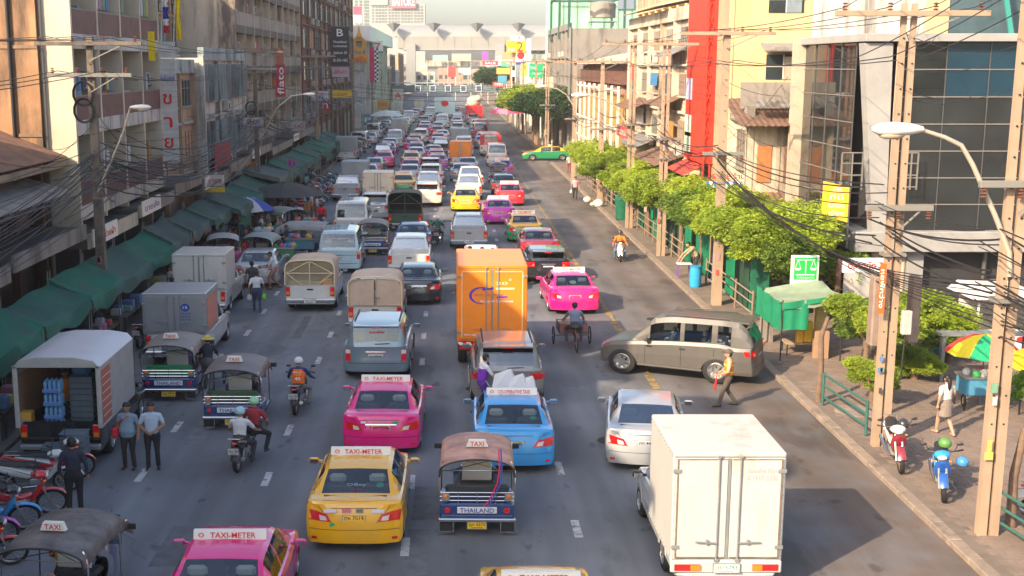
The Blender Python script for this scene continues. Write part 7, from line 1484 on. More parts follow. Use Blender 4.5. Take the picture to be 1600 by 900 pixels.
bl = thing('blue_stall', 'low blue stall box behind the shrubs at the corner', 'stall', (17.9, 40.6, .12)); obj('stall_box', MB().box(-.9, .3, -.4, .4, 0, 1.0), cloth((.02, .30, .42)), bl); obj('stall_shelf', MB().box(-.9, .3, -.45, -.4, .5, .55), frw, bl)
wb = thing('white_wall_panel', 'bright white hoarding wall at the right edge beyond the lamp pole', 'wall', (21.3, 40, .12)); obj('panel', MB().box(-.6, 2.5, 0, .1, 0, 2.6), ink_white, wb); obj('panel_post', MB().box(-.7, -.6, -.05, .15, 0, 2.8), frm, wb)
st_ = thing('vendor_stool', 'purple plastic stool table beside the bending vendor', 'stool', (*G(1068, 437), .12)); obj('stool_top', MB().box(-.35, .35, -.25, .25, .62, .68, .02), cloth((.55, .55, .6)), st_)
for x_ in (-.3, .3):
    for y_ in (-.2, .2): obj('leg', MB().obox((x_, y_, 0), (x_ * .85, y_ * .85, .62), .05, .05), cloth((.18, .08, .3)), st_)
br = thing('water_barrel', 'bright blue plastic barrel beside the vendor', 'barrel', (*G(1086, 452), .12)); obj('barrel_body', MB().lathe([(.01, 0), (.24, 0), (.27, .3), (.27, .6), (.24, .9), (.01, .92)], 14), cloth((.02, .30, .55)), br, 40); obj('barrel_lid', MB().lathe([(.26, .9), (.26, .96), (.01, .97)], 14), cloth((.02, .25, .5)), br, 40)

# ================================================================ LEFT MARKET AWNINGS
tg = [mat('market_tarp_%d' % i, c, .8, var=.2, sc_=1.2, bump=.3, dark=(c[0] * .6 + .03, c[1] * .55 + .02, c[2] * .6 + .03), thr=(.5, .65), coords='P') for i, c in enumerate(((.006, .13, .08), (.035, .095, .075), (.01, .10, .07), (.045, .09, .08), (.015, .12, .085)))]
yy = 27.0; k = 0; seqn = [0, 0, 4, 0, 1, 0, 3, 3, 1, 3, 2, 1, 0, 1, 2, 1, 4, 1, 2, 0, 1, 2, 1, 2]
while yy < 128 and k < 24:
    ln = 3.4 + (k * 37 % 11) * .12 + (.8 if yy > 70 else 0); xo = -.25 * math.sin(k * 1.3)
    if 58 < yy < 64: xo = .5
    s_ = thing('market_awning', '%s green market tarpaulin roof from the near end of the left pavement' % ords[k], 'awning', (-13.2, yy, .12), 0, 'market awnings on the left pavement'); ext = .0 if yy < 62 else .6
    roof_tarp(s_, -.1, 1.35 + xo * .3 + ext, 0, ln + .25, 2.85 + .08 * math.sin(k * 2.3), 2.2 + .07 * math.sin(k * 1.1), tg[seqn[k]], k, .14, .42)
    for x_, y_ in ((0, .1), (1.3 + ext, .1), (0, ln), (1.3 + ext, ln)): obj('awning_pole', MB().tube([(x_, y_, 0), (x_, y_, 3.2 if x_ == 0 else 2.25)], .022, 5), frm, s_, 50)
    if k % 3 != 1 or yy > 60: obj('side_curtain', MB().grid([[(1.35 + ext + .05 * math.sin(i * 2.2 + k), ln * i / 6, 2.2 - j * .6) for i in range(7)] for j in range(3)]), tg[(seqn[k] + 2) % 5], s_, 60) if yy > 56 and k % 2 else None
    tb = thing('stall_table', 'goods table under the %s market awning from the near end' % ords[k], 'table', (-12.2, yy + .3, .12), 0, 'goods tables under the left awnings'); obj('table_top', MB().box(-.4, .4, 0, ln - .8, .75, .80), W_dark, tb)
    for y_ in (.1, ln - .9): obj('leg', MB().box(-.35, -.3, y_, y_ + .05, 0, .75), blackpl, tb); obj('leg', MB().box(.3, .35, y_, y_ + .05, 0, .75), blackpl, tb)
    rr = random.Random(k)
    for q in range(7): obj('goods', MB().box(-.3 + rr.random() * .3, .1 + rr.random() * .3, .2 + q * (ln - 1.4) / 7, .5 + q * (ln - 1.4) / 7, .8, .95 + rr.random() * .25, .03), rr.choice(LAUND), tb, 50)
    if rr.random() < .8:
        for q in range(4): obj('hanging_shirt', MB().box(-.25, -.2, .3 + q * .6, .75 + q * .6, 1.35, 2.0), rr.choice(LAUND), tb)
    yy += ln + .15; k += 1
for k, (px, py, w, ln, zt, c, lb) in enumerate(((437, 345, 2.4, 4.2, 2.7, (.10, .13, .12), 'pale grey tarpaulin roof beside the dark parasol'), (392, 305, 3.4, 6.0, 3.1, (.09, .13, .12), 'wide grey green tarpaulin roof behind the parasols'), (500, 262, 2.6, 6, 2.8, (.07, .12, .11), 'grey green tarpaulin roof near the parked motorcycles'))):
    x, y = G(px, py); s_ = thing('market_awning', lb, 'awning', (x - w, y, .1)); roof_tarp(s_, 0, w, 0, ln, zt + .5, zt, mat('market_tarp_x%d' % k, c, .8, var=.2, sc_=1.2, coords='P'), k + 40, .2, .3)
    for x_ in (.1, w): 
        for y_ in (.1, ln): obj('awning_pole', MB().tube([(x_, y_, 0), (x_, y_, zt)], .025, 5), frm, s_, 50)
# ================================================================ TRAFFIC
PROTO = {}
def place(root, label, cat, x, yrear, L, rz=0., group=None, yc=None, z=0.):
    y = yc if yc is not None else yrear + L / 2
    root.location = (x, y, z); root.rotation_euler = (0, 0, rz); root.scale = kscale(rz); tag(root, label, cat, group); return root
TX = 'TAXI-METER'; gT = 'taxis in the jam'
S = 4.54
def decals(car, side=0):
    for x, w, c in ((-.42, .22, ink_white), (.42, .22, ink_white), (-.13, .16, sticker_p), (.10, .12, alloy)): obj('sticker', MB().box(x - w / 2, x + w / 2, -S / 2 + .035, -S / 2 + .05, .885, .955), c, car)
    obj('sticker', MB().lathe([(.001, -.004), (.05, -.004), (.05, .004)], 12, 'y', (-.38, -S / 2 + .02, .62)), sticker_g, car)
    for t, z, m_, w in (('OBey', 1.185, ink_white, .36), ('ศิริมงคล', 1.125, ink_red, .22)): obj('window_sticker', text_mb(t, .09, w, 0).xf(Matrix.Rotation(-.98, 4, 'X')).xf(Matrix.Translation((0, -S / 2 + .64 + (z - 1.10) * 1.75, z + .035))), m_, car)
    obj('window_sticker', MB().lathe([(.001, 0), (.07, 0)], 12).xf(Matrix.Rotation(.55, 4, 'X')).xf(Matrix.Translation((.42, -S / 2 + .78, 1.225))), sticker_g, car)
c = sedan('taxi', taxi=TX, m='yellow', ptxt='ทห 7019'); decals(c); place(c, 'yellow taxi with white roof sign and plate 7019, closest whole car', 'taxi', -1.93, 23.55, S, R(-.5))
c = sedan('taxi', taxi=TX, m='pink', ptxt='ทฉ 3748', style=1); place(c, 'hot pink taxi directly ahead of the yellow taxi, plate 3748', 'taxi', -1.70, 29.85, S, R(-1))
for x, c_ in ((-.38, ink_white), (.32, sticker_g)): obj('sticker', MB().box(x - .06, x + .06, -S / 2 + .03, -S / 2 + .045, .88, .94), c_, c)
c = sedan('taxi', taxi='CO-OPERATIVE TAXI', m='blue', ptxt='ทค 6180'); place(c, 'sky blue taxi with man in purple vest at its front', 'taxi', 1.68, 28.5, S, R(-1)); obj('window_sticker', MB().lathe([(.001, 0), (.07, 0)], 12).xf(Matrix.Rotation(.55, 4, 'X')).xf(Matrix.Translation((.42, -S / 2 + .78, 1.225))), sticker_g, c)
x, y = G(360, 841, 1.49); c = sedan('taxi', taxi=TX, m='pink', ptxt='ทล 5099'); decals(c); place(c, 'hot pink taxi cut off by the bottom edge, left of the yellow taxi', 'taxi', x, y - 2.02, S)
x, y = G(845, 908, 1.49); c = sedan('taxi', taxi=TX, m='yellow', ptxt='ทม 2240'); place(c, 'yellow taxi at the bottom edge with only its roof showing', 'taxi', x, y - 2.02, S)
c = sedan('car', m='silver', ptxt='ฎก 4411', pl=plate_w, glass=glassmat('car_glass_blue', (.10, .14, .16), .30)); place(c, 'silver saloon half hidden by the white box truck', 'car', 5.25, 28.6, 4.4, R(-8))
# white box truck in the near right
t = pickup('box_truck', m='white', ptxt=None, cover=None, L=5.0); t['label'] = ''
for ch in list(t.children):
    if ch.name.split('.')[0] in ('rear_bumper', 'licence_plate', 'tail_light', 'tailgate_handle'):
        for g_ in list(ch.children): bpy.data.objects.remove(g_)
        bpy.data.objects.remove(ch)
box_body(t, PT['boxwhite'], -2.52, .02, .62, 2.82, .90)
obj('rear_frame', MB().box(-.90, .90, -2.56, -2.48, .42, .66, .02), PT['boxwhite'], t, 50); plate(t, 'ตข 3793', plate_w, -2.59, .53, inkm=ink_green, w=.42, h=.17)
for sg in (1, -1):
    tl_ = obj('tail_light', MB().box(sg * .42, sg * .84, -2.585, -2.56, .47, .60, .008), redlens, t); obj('light_lens', MB().box(sg * .42, sg * .58, -2.592, -2.584, .48, .59), amber, tl_)
    obj('door_gasket', MB().box(sg * .04, sg * .84, -2.556, -2.546, .72, .745).box(sg * .04, sg * .84, -2.556, -2.546, 2.68, 2.70).box(sg * .815, sg * .84, -2.556, -2.546, .745, 2.68), mat('gasket_rusty', (.20, .14, .09), .8, var=.4, sc_=6), t)
    b = MB()
    for k in range(12): b.ball((sg * .87, -2.522, .75 + k * .175), .012, n=5, m=3); b.ball((sg * .905, -2.4 + k * .21, 2.74), .012, n=5, m=3); b.ball((sg * .905, -2.4 + k * .21, .72), .012, n=5, m=3)
    obj('rivets', b, steelm, t)['kind'] = 'stuff'
gi = mat('ink_faded_grey', (.33, .33, .34), .6); obj('lettering', text_mb('รับขนย้าย ทั่วไทย', .1, .50, .0).xf(Matrix.Translation((.54, -2.553, 2.47))), gi, t); obj('lettering', text_mb('0-1937-5530', .1, .50, .0).xf(Matrix.Translation((.52, -2.553, 2.32))), gi, t)
place(t, 'white box truck with closed rear doors at the bottom right', 'truck', 5.33, 21.7, 5.0)
# orange truck
t = box_truck('box_truck', m='orange', bm='orange', z0=.95, z1=3.52, W=.98, Lb=3.7, cab='orange'); yb = -(3.7 + 1.9) / 2 - .034
nvy = mat('ink_violet', (.10, .03, .42), .5); gold = mat('ink_gold', (.80, .68, .35), .5)
ring = MB()
for k in range(22):
    a = R(70 + k * 9.5); a2 = R(70 + (k + 1) * 9.5); w0, w1 = .03 + .035 * math.sin(k / 21 * math.pi), .03 + .035 * math.sin((k + 1) / 21 * math.pi)
    ring.add([(-.30 + (.30 - q * w) * math.cos(b) * 1.15, yb, 2.52 + (.30 - q * w) * math.sin(b) * .95) for b, w in ((a, w0), (a2, w1)) for q in (0, 1)], [(0, 1, 3, 2)])
ring.prism([(-.30, 2.75), (.05, 2.80), (.02, 2.72), (-.25, 2.69)], 'y', yb, yb + .002).prism([(.15, 2.50), (.45, 2.50), (.40, 2.44), (.10, 2.44)], 'y', yb, yb + .002)
obj('logo_swoosh', ring, nvy, t)
for s_, m_, w, cx_, cz_ in (('eagles', nvy, .80, -.10, 2.55), ('Group of Companies', ink_white, .92, .12, 2.32), ('20', gold, .34, .26, 2.93), ('th', gold, .08, .50, 3.06), ('www.eaglesthai.com', ink_white, .72, -.42, 1.19), ('T. 02-780-1300', ink_white, .72, .45, 1.19)):
    obj('lettering', text_mb(s_, .1, w, .0).xf(Matrix.Translation((cx_, yb - .006, cz_))), m_, t)
obj('lettering', text_mb('eagles', .1, .76, 0).xf(Matrix.Translation((-.10, yb - .010, 2.555))), mat('ink_orange', (.85, .2, .04), .5), t)
obj('gold_bar', MB().box(.10, .62, yb - .002, yb, 2.72, 2.78), gold, t); obj('door_edging', MB().box(-.86, -.83, yb - .012, yb - .006, 1.1, 3.3).box(.83, .86, yb - .012, yb - .006, 1.1, 3.3).box(-.83, -.08, yb - .012, yb - .006, 3.3, 3.34).box(.08, .83, yb - .012, yb - .006, 3.3, 3.34), mat('edging_peach', (.85, .5, .25), .5), t)
b1 = MB()
for k in range(8): b1.prism([(-.9 + k * .23, .84), (-.78 + k * .23, .84), (-.84 + k * .23, .94), (-.96 + k * .23, .94)], 'y', yb, yb + .01)
obj('reflective_board', MB().box(-.98, .98, yb + .012, yb + .02, .82, .95), redlens, t); obj('reflective_stripes', b1, ink_white, t)
place(t, 'tall bright orange box truck with logo on its rear doors', 'truck', 1.46, 38.95, 5.6)
c = suv('suv', L=4.2, m='grey', ptxt='กธ 6123', H=1.82, upright=False, glass=carglass_dk, lights='side'); place(c, 'dusty dark grey hatchback squeezed between the orange truck and blue taxi', 'car', 1.78, 34.3, 4.2)
c = suv('suv', L=4.6, m='steelblue', ptxt='ภน 9945', H=1.80, lights='tall', upright=True, W=.90); obj('window_sticker', text_mb('งามเมือง', .1, .42, 0).xf(Matrix.Rotation(-.25, 4, 'X')).xf(Matrix.Translation((.03, -2.29, 1.62))), ink_red, c); place(c, 'steel blue estate with roof rails behind the beige canopy pickup', 'car', -2.28, 37.4, 4.6, R(-1))
c = pickup('pickup_truck', m='white', cover='canvas', tall=.25, ptxt='ผข 882'); place(c, 'white pickup with closed beige canvas box ahead of the steel blue estate', 'pickup', -2.74, 44.2, 5.1)
c = pickup('pickup_truck', m='white', cover='mesh', tall=.20, ptxt='ฒฉ 5170'); place(c, 'pale pickup with wire mesh back under a beige canvas top', 'pickup', -5.66, 48.4, 5.1)
c = sedan('car', m='black', ptxt='ฌค 71', pl=plate_w, style=1); place(c, 'black saloon beside the closed beige canvas pickup', 'car', -1.30, 49.7, S)
c = pickup('pickup_truck', m='white', crew=True, ptxt='ฎม 1120'); place(c, 'clean white double cab pickup ahead of the black saloon', 'pickup', -1.86, 56.6, 5.1)
c = sedan('car', m='navy', ptxt='ศ 449', pl=plate_w); place(c, 'dark blue saloon ahead of the clean white double cab', 'car', -1.9, 63.8, S)
c = van('van', m='lightblue', L=4.8, H=2.05); place(c, 'pale blue green van ahead of the wire mesh pickup', 'van', -5.35, 57.6, 4.8, R(1)); obj('lettering', text_mb('รถตู้ให้เช่า', .1, .7, 0).xf(Matrix.Translation((.1, -2.36, 1.72))), ink_white, c)
c = tuktuk('tuk_tuk', word='THAILAND', sign=None, ptxt='ฐน 21'); place(c, 'dark tuk-tuk beside the pale blue green van', 'tuk-tuk', -4.02, 63.4, 2.9)
c = van('van', m='white', L=5.0, H=2.2); place(c, 'tall white van ahead of the pale blue green van', 'van', -5.62, 69.2, 5.0); 
c = suv('suv', m='silver', lights='side', H=1.8); place(c, 'silver sport utility car ahead of the tall white van', 'car', -4.75, 77.1, 4.7)
c = pickup('pickup_truck', m='dkgreen', cover='dark', tall=.45, ptxt='ยย 901', pl=plate_y); place(c, 'dark green truck with open hooped canvas back', 'truck', -2.62, 72.5, 5.1)
c = suv('suv', m='cream', H=1.66, lights='side'); place(c, 'cream estate car ahead of the dark green hooped truck', 'car', -1.5, 85.6, 4.5)
c = pickup('box_truck', m='white', cover='box', cargo='boxcream', tall=.25); place(c, 'cream box pickup with double rear doors left of a green yellow taxi', 'truck', -4.95, 84.4, 5.1)
c = pickup('box_truck', m='silver', cover='box', cargo='boxgrey', tall=.1); place(c, 'grey aluminium box pickup behind the left silver pickup', 'truck', -7.45, 96.0, 5.1)
c = pickup('pickup_truck', m='silver', ptxt='บง 3321'); place(c, 'silver single cab pickup at the edge of the left market lane', 'pickup', -7.66, 89.0, 5.1)
c = pickup('pickup_truck', m='silver', crew=True, ptxt='กม 8808'); place(c, 'silver double cab pickup ahead of the orange truck', 'pickup', 1.15, 65.2, 5.1)
c = pickup('pickup_truck', m='white', crew=True, ptxt='สว 105'); place(c, 'small white pickup carrying passengers just ahead of the orange truck', 'pickup', 1.55, 52.5, 5.1)
for k, (dx, c_) in enumerate(((.45, (.75, .5, .05)), (.0, (.1, .35, .15)), (-.55, (.02, .35, .12)))): person(('passenger in yellow shirt sitting in the small white pickup bed', 'passenger in green sitting in the small white pickup bed', 'passenger with green cloth at the left of the pickup bed')[k], (1.55 + dx, 53.2 + .3 * k), R(180 - 40 * k), 'sit', c_, (.1, .1, .12), vox=.026, z=.62)
c = sedan('taxi', taxi=TX, m='yellow', ptxt='ทน 818', pl=plate_w); place(c, 'small yellow taxi ahead of the silver double cab pickup', 'taxi', 1.22, 82.5, S)
c = sedan('taxi', taxi=TX, m='magenta', ptxt='ทต 929'); place(c, 'magenta taxi in the lane right of the small yellow taxi', 'taxi', 3.25, 75.8, S)
c = sedan('taxi', taxi=TX, m='red', ptxt='ทว 51'); place(c, 'red taxi ahead of the magenta taxi', 'taxi', 4.5, 86.0, S)
def two_tone(c, lo='green'): repaint(c, {'lower_body': PT[lo]}); return c
c = two_tone(sedan('taxi', taxi=TX, m='yellow', ptxt='ทย 62')); place(c, 'green and yellow taxi between magenta taxi and maroon saloon', 'taxi', 4.42, 67.8, S)
c = sedan('car', m='maroon', pl=plate_w); place(c, 'maroon red saloon ahead of the black estate car', 'car', 4.75, 61.2, S)
c = suv('estate_car', m='black', H=1.52, L=4.6, W=.88, lights='side', rail=False); place(c, 'black estate car ahead of the near pink taxi', 'car', 4.64, 54.6, 4.6)
c = sedan('taxi', taxi=TX, m='pink', ptxt='ทจ 377'); place(c, 'pink taxi with flower sticker ahead of the cargo tricycle', 'taxi', 5.08, 47.75, S, R(2)); obj('window_sticker', MB().lathe([(.001, 0), (.05, 0), (.12, .005), (.05, .01)], 7).xf(Matrix.Rotation(.5, 4, 'X')).xf(Matrix.Translation((0, -S / 2 + .78, 1.23))), mat('sticker_cream', (.6, .7, .5), .5), c)
t = tricycle_cart(); place(t, 'old cargo tricycle with red mesh basket behind the pink taxi', 'tricycle', 4.52, 0, 0, R(2), yc=42.2)
person('man in blue checked shirt pedalling the cargo tricycle', (4.52, 41.85), 0, 'ride', (.20, .25, .36), (.06, .06, .07), vox=.018, z=.1, k=1.15)
# SUV turning out of the side lane
c = suv('suv', m='grey', L=4.55, H=1.86, W=.93, lights='side', ra=1.06); repaint(c, {'lower_body': mat('paint_bronze_grey', (.105, .096, .087), .42, .15, var=.10, sc_=1, coat=.25), 'upper_body': mat('paint_bronze_grey', (.20, .18, .16), .32), 'side_step': mat('paint_bronze_grey', (.20, .18, .16), .32), 'spoiler': mat('paint_bronze_grey', (.20, .18, .16), .32), 'mirror': mat('paint_bronze_grey', (.20, .18, .16), .32)})
place(c, 'bronze grey off-road car turning across the road behind the traffic officer', 'car', 7.66, 0, 0, R(65), yc=38.5); c.scale = (c.scale[0], c.scale[1], 1.08)
# left side near
c = pickup('delivery_van', m='black', ptxt=None, L=5.2, glass=carglass_dk)
for ch in list(c.children):
    if ch.name.split('.')[0] in ('tailgate', 'tailgate_handle', 'licence_plate'): 
        for g_ in list(ch.children): bpy.data.objects.remove(g_)
        bpy.data.objects.remove(ch)
W_ = .92; y0, y1 = -2.62, .62; vw = mat('van_box_grey', (.40, .40, .39), .5, .2, var=.15, sc_=2); prof = [(-W_, .98), (-W_, 2.55), (-.80, 2.72), (-.4, 2.80), (.4, 2.80), (.80, 2.72), (W_, 2.55), (W_, .98)]
obj('van_roof', MB().grid([[(x, y, z) for x, z in prof[1:7]] for y in (y0, (y0 + y1) / 2, y1)], flip=True).grid([[(x * .97, y, z - .04) for x, z in prof[1:7]] for y in (y0, y1)]), mat('van_roof_white', (.55, .55, .57), .5, var=.1, sc_=1), c, 50)
for sg in (1, -1): obj('side_wall', MB().box(sg * (W_ - .04), sg * W_, y0, y1, .98, 2.56), vw, c); obj('rear_post', MB().box(sg * (W_ - .09), sg * (W_ + .01), y0 - .03, y0 + .04, .98, 2.60, .015), acm, c, 50)
obj('rear_header', MB().prism([(-W_, 2.53), (-.80, 2.72), (-.4, 2.81), (.4, 2.81), (.80, 2.72), (W_, 2.53), (.80, 2.56), (-.8, 2.56)], 'y', y0 - .03, y0 + .03), acm, c); obj('front_wall', MB().box(-W_, W_, y1 - .04, y1, .98, 2.5), darkin, c); obj('ply_lining', MB().box(-W_ + .045, -W_ + .06, y0 + .1, y1, .98, 2.3), mat('plywood', (.30, .17, .09), .8, var=.15), c)
bt_ = obj('red_stripe', MB().box(W_ + .002, W_ + .012, y0 + .08, y0 + .85, 1.05, 2.45), mat('panel_red_brown', (.42, .12, .08), .6), c)
for k in range(7): obj('stripe_line', MB().box(W_ + .014, W_ + .018, y0 + .08, y0 + .85, 1.05 + k * .2, 1.07 + k * .2), frw, bt_)
obj('load_floor', MB().box(-W_ + .05, W_ - .05, y0 - .05, y1, .70, .74), darkin, c)
place(c, 'black delivery truck with open grey rear loaded with bottled water', 'truck', -9.82, 29.2, 5.2)
bot = mat('bottle_blue', (.14, .32, .55), .15, var=.35, sc_=22, bump=.6); crg = mat('crate_grey', (.13, .17, .20), .6, var=.2, sc_=6)
def pack(lb, x, y, z, n=4, w=.42):
    for k in range(n):
        o = thing('water_pack', '%s of the bottled water stack at the truck tail' % ('bottom layer', 'second layer', 'third layer', 'top layer')[k], 'bottle pack', (x, y, z + k * .34)); b = MB()
        for i in range(4):
            for j in range(3): b.lathe([(.001, 0), (.048, .01), (.052, .1), (.044, .14), (.052, .18), (.048, .25), (.015, .30), (.015, .33)], 8, 'z', (-w / 2 + .06 + i * .115, -.13 + j * .115, 0))
        obj('bottles', b, bot, o, 50)['kind'] = 'stuff'; obj('wrap', MB().box(-w / 2, w / 2, -.19, .16, .0, .10, .01), mat('bottle_wrap', (.10, .22, .48), .3), o)
pack('', -10.0, 29.4, .86); 
for k, (x, y, z, n) in enumerate(((-9.48, 30.2, .86, 8), (-9.25, 28.55, .02, 6), (-9.75, 28.6, .02, 4))):
    for j in range(n):
        o = thing('crate', '%s crate from below in the %s' % (ords[j], ('tall grey crate stack inside the open truck', 'grey crate stack on the road behind the truck', 'shorter crate stack on the road beside the truck wheel')[k]), 'crate', (x, y, z + j * .155 * (1 if k == 0 else 1.15)), 0, 'grey crates by the water truck'); h_ = .13 if k == 0 else .15
        obj('crate_body', MB().box(-.30, .30, -.22, .22, 0, h_, .012).box(-.32, .32, -.24, .24, h_, h_ + .022), crg, o)
o = thing('crate', 'yellow crate standing at the left corner of the open truck', 'crate', (-10.72, 29.4, .86)); obj('crate_body', MB().box(-.17, .17, -.15, .15, 0, .5, .02), cloth((.55, .28, .04)), o); obj('crate_mark', MB().box(-.12, .12, -.165, -.15, .15, .3), cloth((.2, .25, .3)), o)
tag(obj('blue_bag', MB().box(-.25, .25, -.2, .2, 0, .5, .1), cloth((.08, .18, .33)), None, 60, loc=(-9.48, 30.2, 2.11)), 'blue plastic wrapped bundle on top of the tall crate stack', 'bundle')
person('worker in orange shirt leaning over bottled water in the open truck', (-10.05, 30.55), R(180), 'sit', (.85, .22, .02), (.03, .03, .035), vox=.014, z=.86, hair='short', sleeve='long')
c = pickup('box_truck', m='white', cover='box', cargo='boxgrey', tall=.18, ptxt=None); place(c, 'white pickup with tall aluminium box numbered 15', 'truck', -9.15, 39.3, 5.1)
obj('round_logo', MB().lathe([(.001, -.004), (.13, -.004), (.13, .0)], 18, 'y', (-.02 + .34, -2.62, 2.05)), ink_blue, c); obj('lettering', text_mb('15', .1, .13, 0).xf(Matrix.Translation((.32, -2.632, 2.05))), ink_white, c)
for z_, w_ in ((1.84, .32), (1.74, .26), (1.64, .3)): obj('lettering', text_mb('ขนส่งกรุงเทพ', .1, w_, 0).xf(Matrix.Translation((.32, -2.622, z_))), ink_blue, c)
ps = obj('side_poster', MB().box(.91, .925, -2.5, -.9, 1.3, 2.3), cloth((.55, .22, .16)), c)
c = pickup('box_truck', m='white', cover='box', cargo='boxwhite', tall=.25, ptxt=None); place(c, 'white pickup with white panelled box beyond the aluminium box truck', 'truck', -9.95, 47.3, 5.1)
c = tuktuk('tuk_tuk', sign='TAXI', ptxt='ฌล 4410', bench=mat('bench_green', (.01, .22, .08), .4)); place(c, 'tuk-tuk with bright green bench behind the aluminium box truck', 'tuk-tuk', -8.42, 35.0, 2.9)
c = tuktuk('tuk_tuk', sign='TAXI', ptxt='ฌว 1193', bench=mat('bench_olive', (.05, .10, .045), .4), roof=mat('tuk_roof_brown', (.16, .13, .125), .5, var=.2, sc_=2)); place(c, 'tuk-tuk with dark green bench beside the green bench one', 'tuk-tuk', -5.98, 32.1, 2.9)
x, y = G(747, 838); c = tuktuk('tuk_tuk', ribbon=True, ptxt='ฎภ 3573', roof=mat('tuk_roof_rose', (.50, .27, .20), .6, var=.5, sc_=2.2), bench=mat('bench_dark', (.03, .035, .04), .5)); place(c, 'nearest tuk-tuk with rose roof and red blue ribbons beside yellow taxi', 'tuk-tuk', x, y, 2.9, R(-1))
x, y = G(92, 822, 1.92); c = tuktuk('tuk_tuk', sign='TAXI', roof=mat('tuk_roof_patch', (.14, .12, .115), .55, var=.7, sc_=2.2), ptxt=None); place(c, 'tuk-tuk with patched dark roof cut off at the bottom left corner', 'tuk-tuk', x, 0, 0, R(-6), yc=y + .9 - .0)
person('driver in orange shirt inside the bottom left tuk-tuk', (x - .25, y + .9), 0, 'sit', (.75, .30, .05), (.1, .1, .1), vox=.02, z=.18)
person('driver in purple shirt inside the green bench tuk-tuk', (-8.2, 36.6), 0, 'sit', (.18, .12, .25), (.1, .1, .1), vox=.024, z=.18); person('driver inside the dark green bench tuk-tuk', (-5.9, 33.7), 0, 'sit', (.18, .17, .16), (.1, .1, .1), vox=.024, z=.18)
c = sedan('car', m='silver', pl=plate_w, ptxt='ญษ 92'); place(c, 'silver saloon at the left kerb lane near the market', 'car', -8.85, 53.9, 4.4, R(2))
# far traffic, lane by lane
def far_car(kind, m, name=None):
    key = (kind, 'box' if kind == 'box' else '')
    if key not in PROTO:
        if kind == 'taxi': PROTO[key] = sedan('taxi', taxi=TX, m='yellow', far=True, seats=False, ptxt='ทม 44')
        elif kind == 'sedan': PROTO[key] = sedan('car', m='yellow', far=True, seats=False, ptxt='กค 11')
        elif kind == 'suv': PROTO[key] = suv('suv', m='yellow')
        elif kind == 'van': PROTO[key] = van('van', m='yellow')
        elif kind == 'pickup': PROTO[key] = pickup('pickup_truck', m='yellow', crew=True)
        elif kind == 'box': PROTO[key] = pickup('box_truck', m='white', cover='box', cargo='boxcream', tall=.3)
        elif kind == 'tuk': PROTO[key] = tuktuk('tuk_tuk', ptxt=None)
        r = PROTO[key]
    else: r = copy_tree(PROTO[key])
    for s_ in ('label', 'group'): 
        if s_ in r: del r[s_]
    if kind not in ('tuk', 'box'):
        pm = PT[m.split('+')[0]]; lo = PT[m.split('+')[1]] if '+' in m else pm
        repaint(r, {'lower_body': lo, 'upper_body': pm, 'tailgate': pm, 'mirror': pm if kind != 'van' else blackpl, 'spoiler': pm, 'trunk_panel': pm})
    elif kind == 'box': repaint(r, {'cargo_box': PT[m], 'rear_door': PT[m]})
    return r
LEN = dict(taxi=4.54, sedan=4.54, suv=4.7, van=4.9, pickup=5.1, box=5.1, tuk=2.9); KN = dict(taxi='taxi', sedan='saloon car', suv='estate car', van='van', pickup='pickup', box='box truck', tuk='tuk-tuk')
CAT = dict(taxi='taxi', sedan='car', suv='car', van='van', pickup='pickup', box='truck', tuk='tuk-tuk')
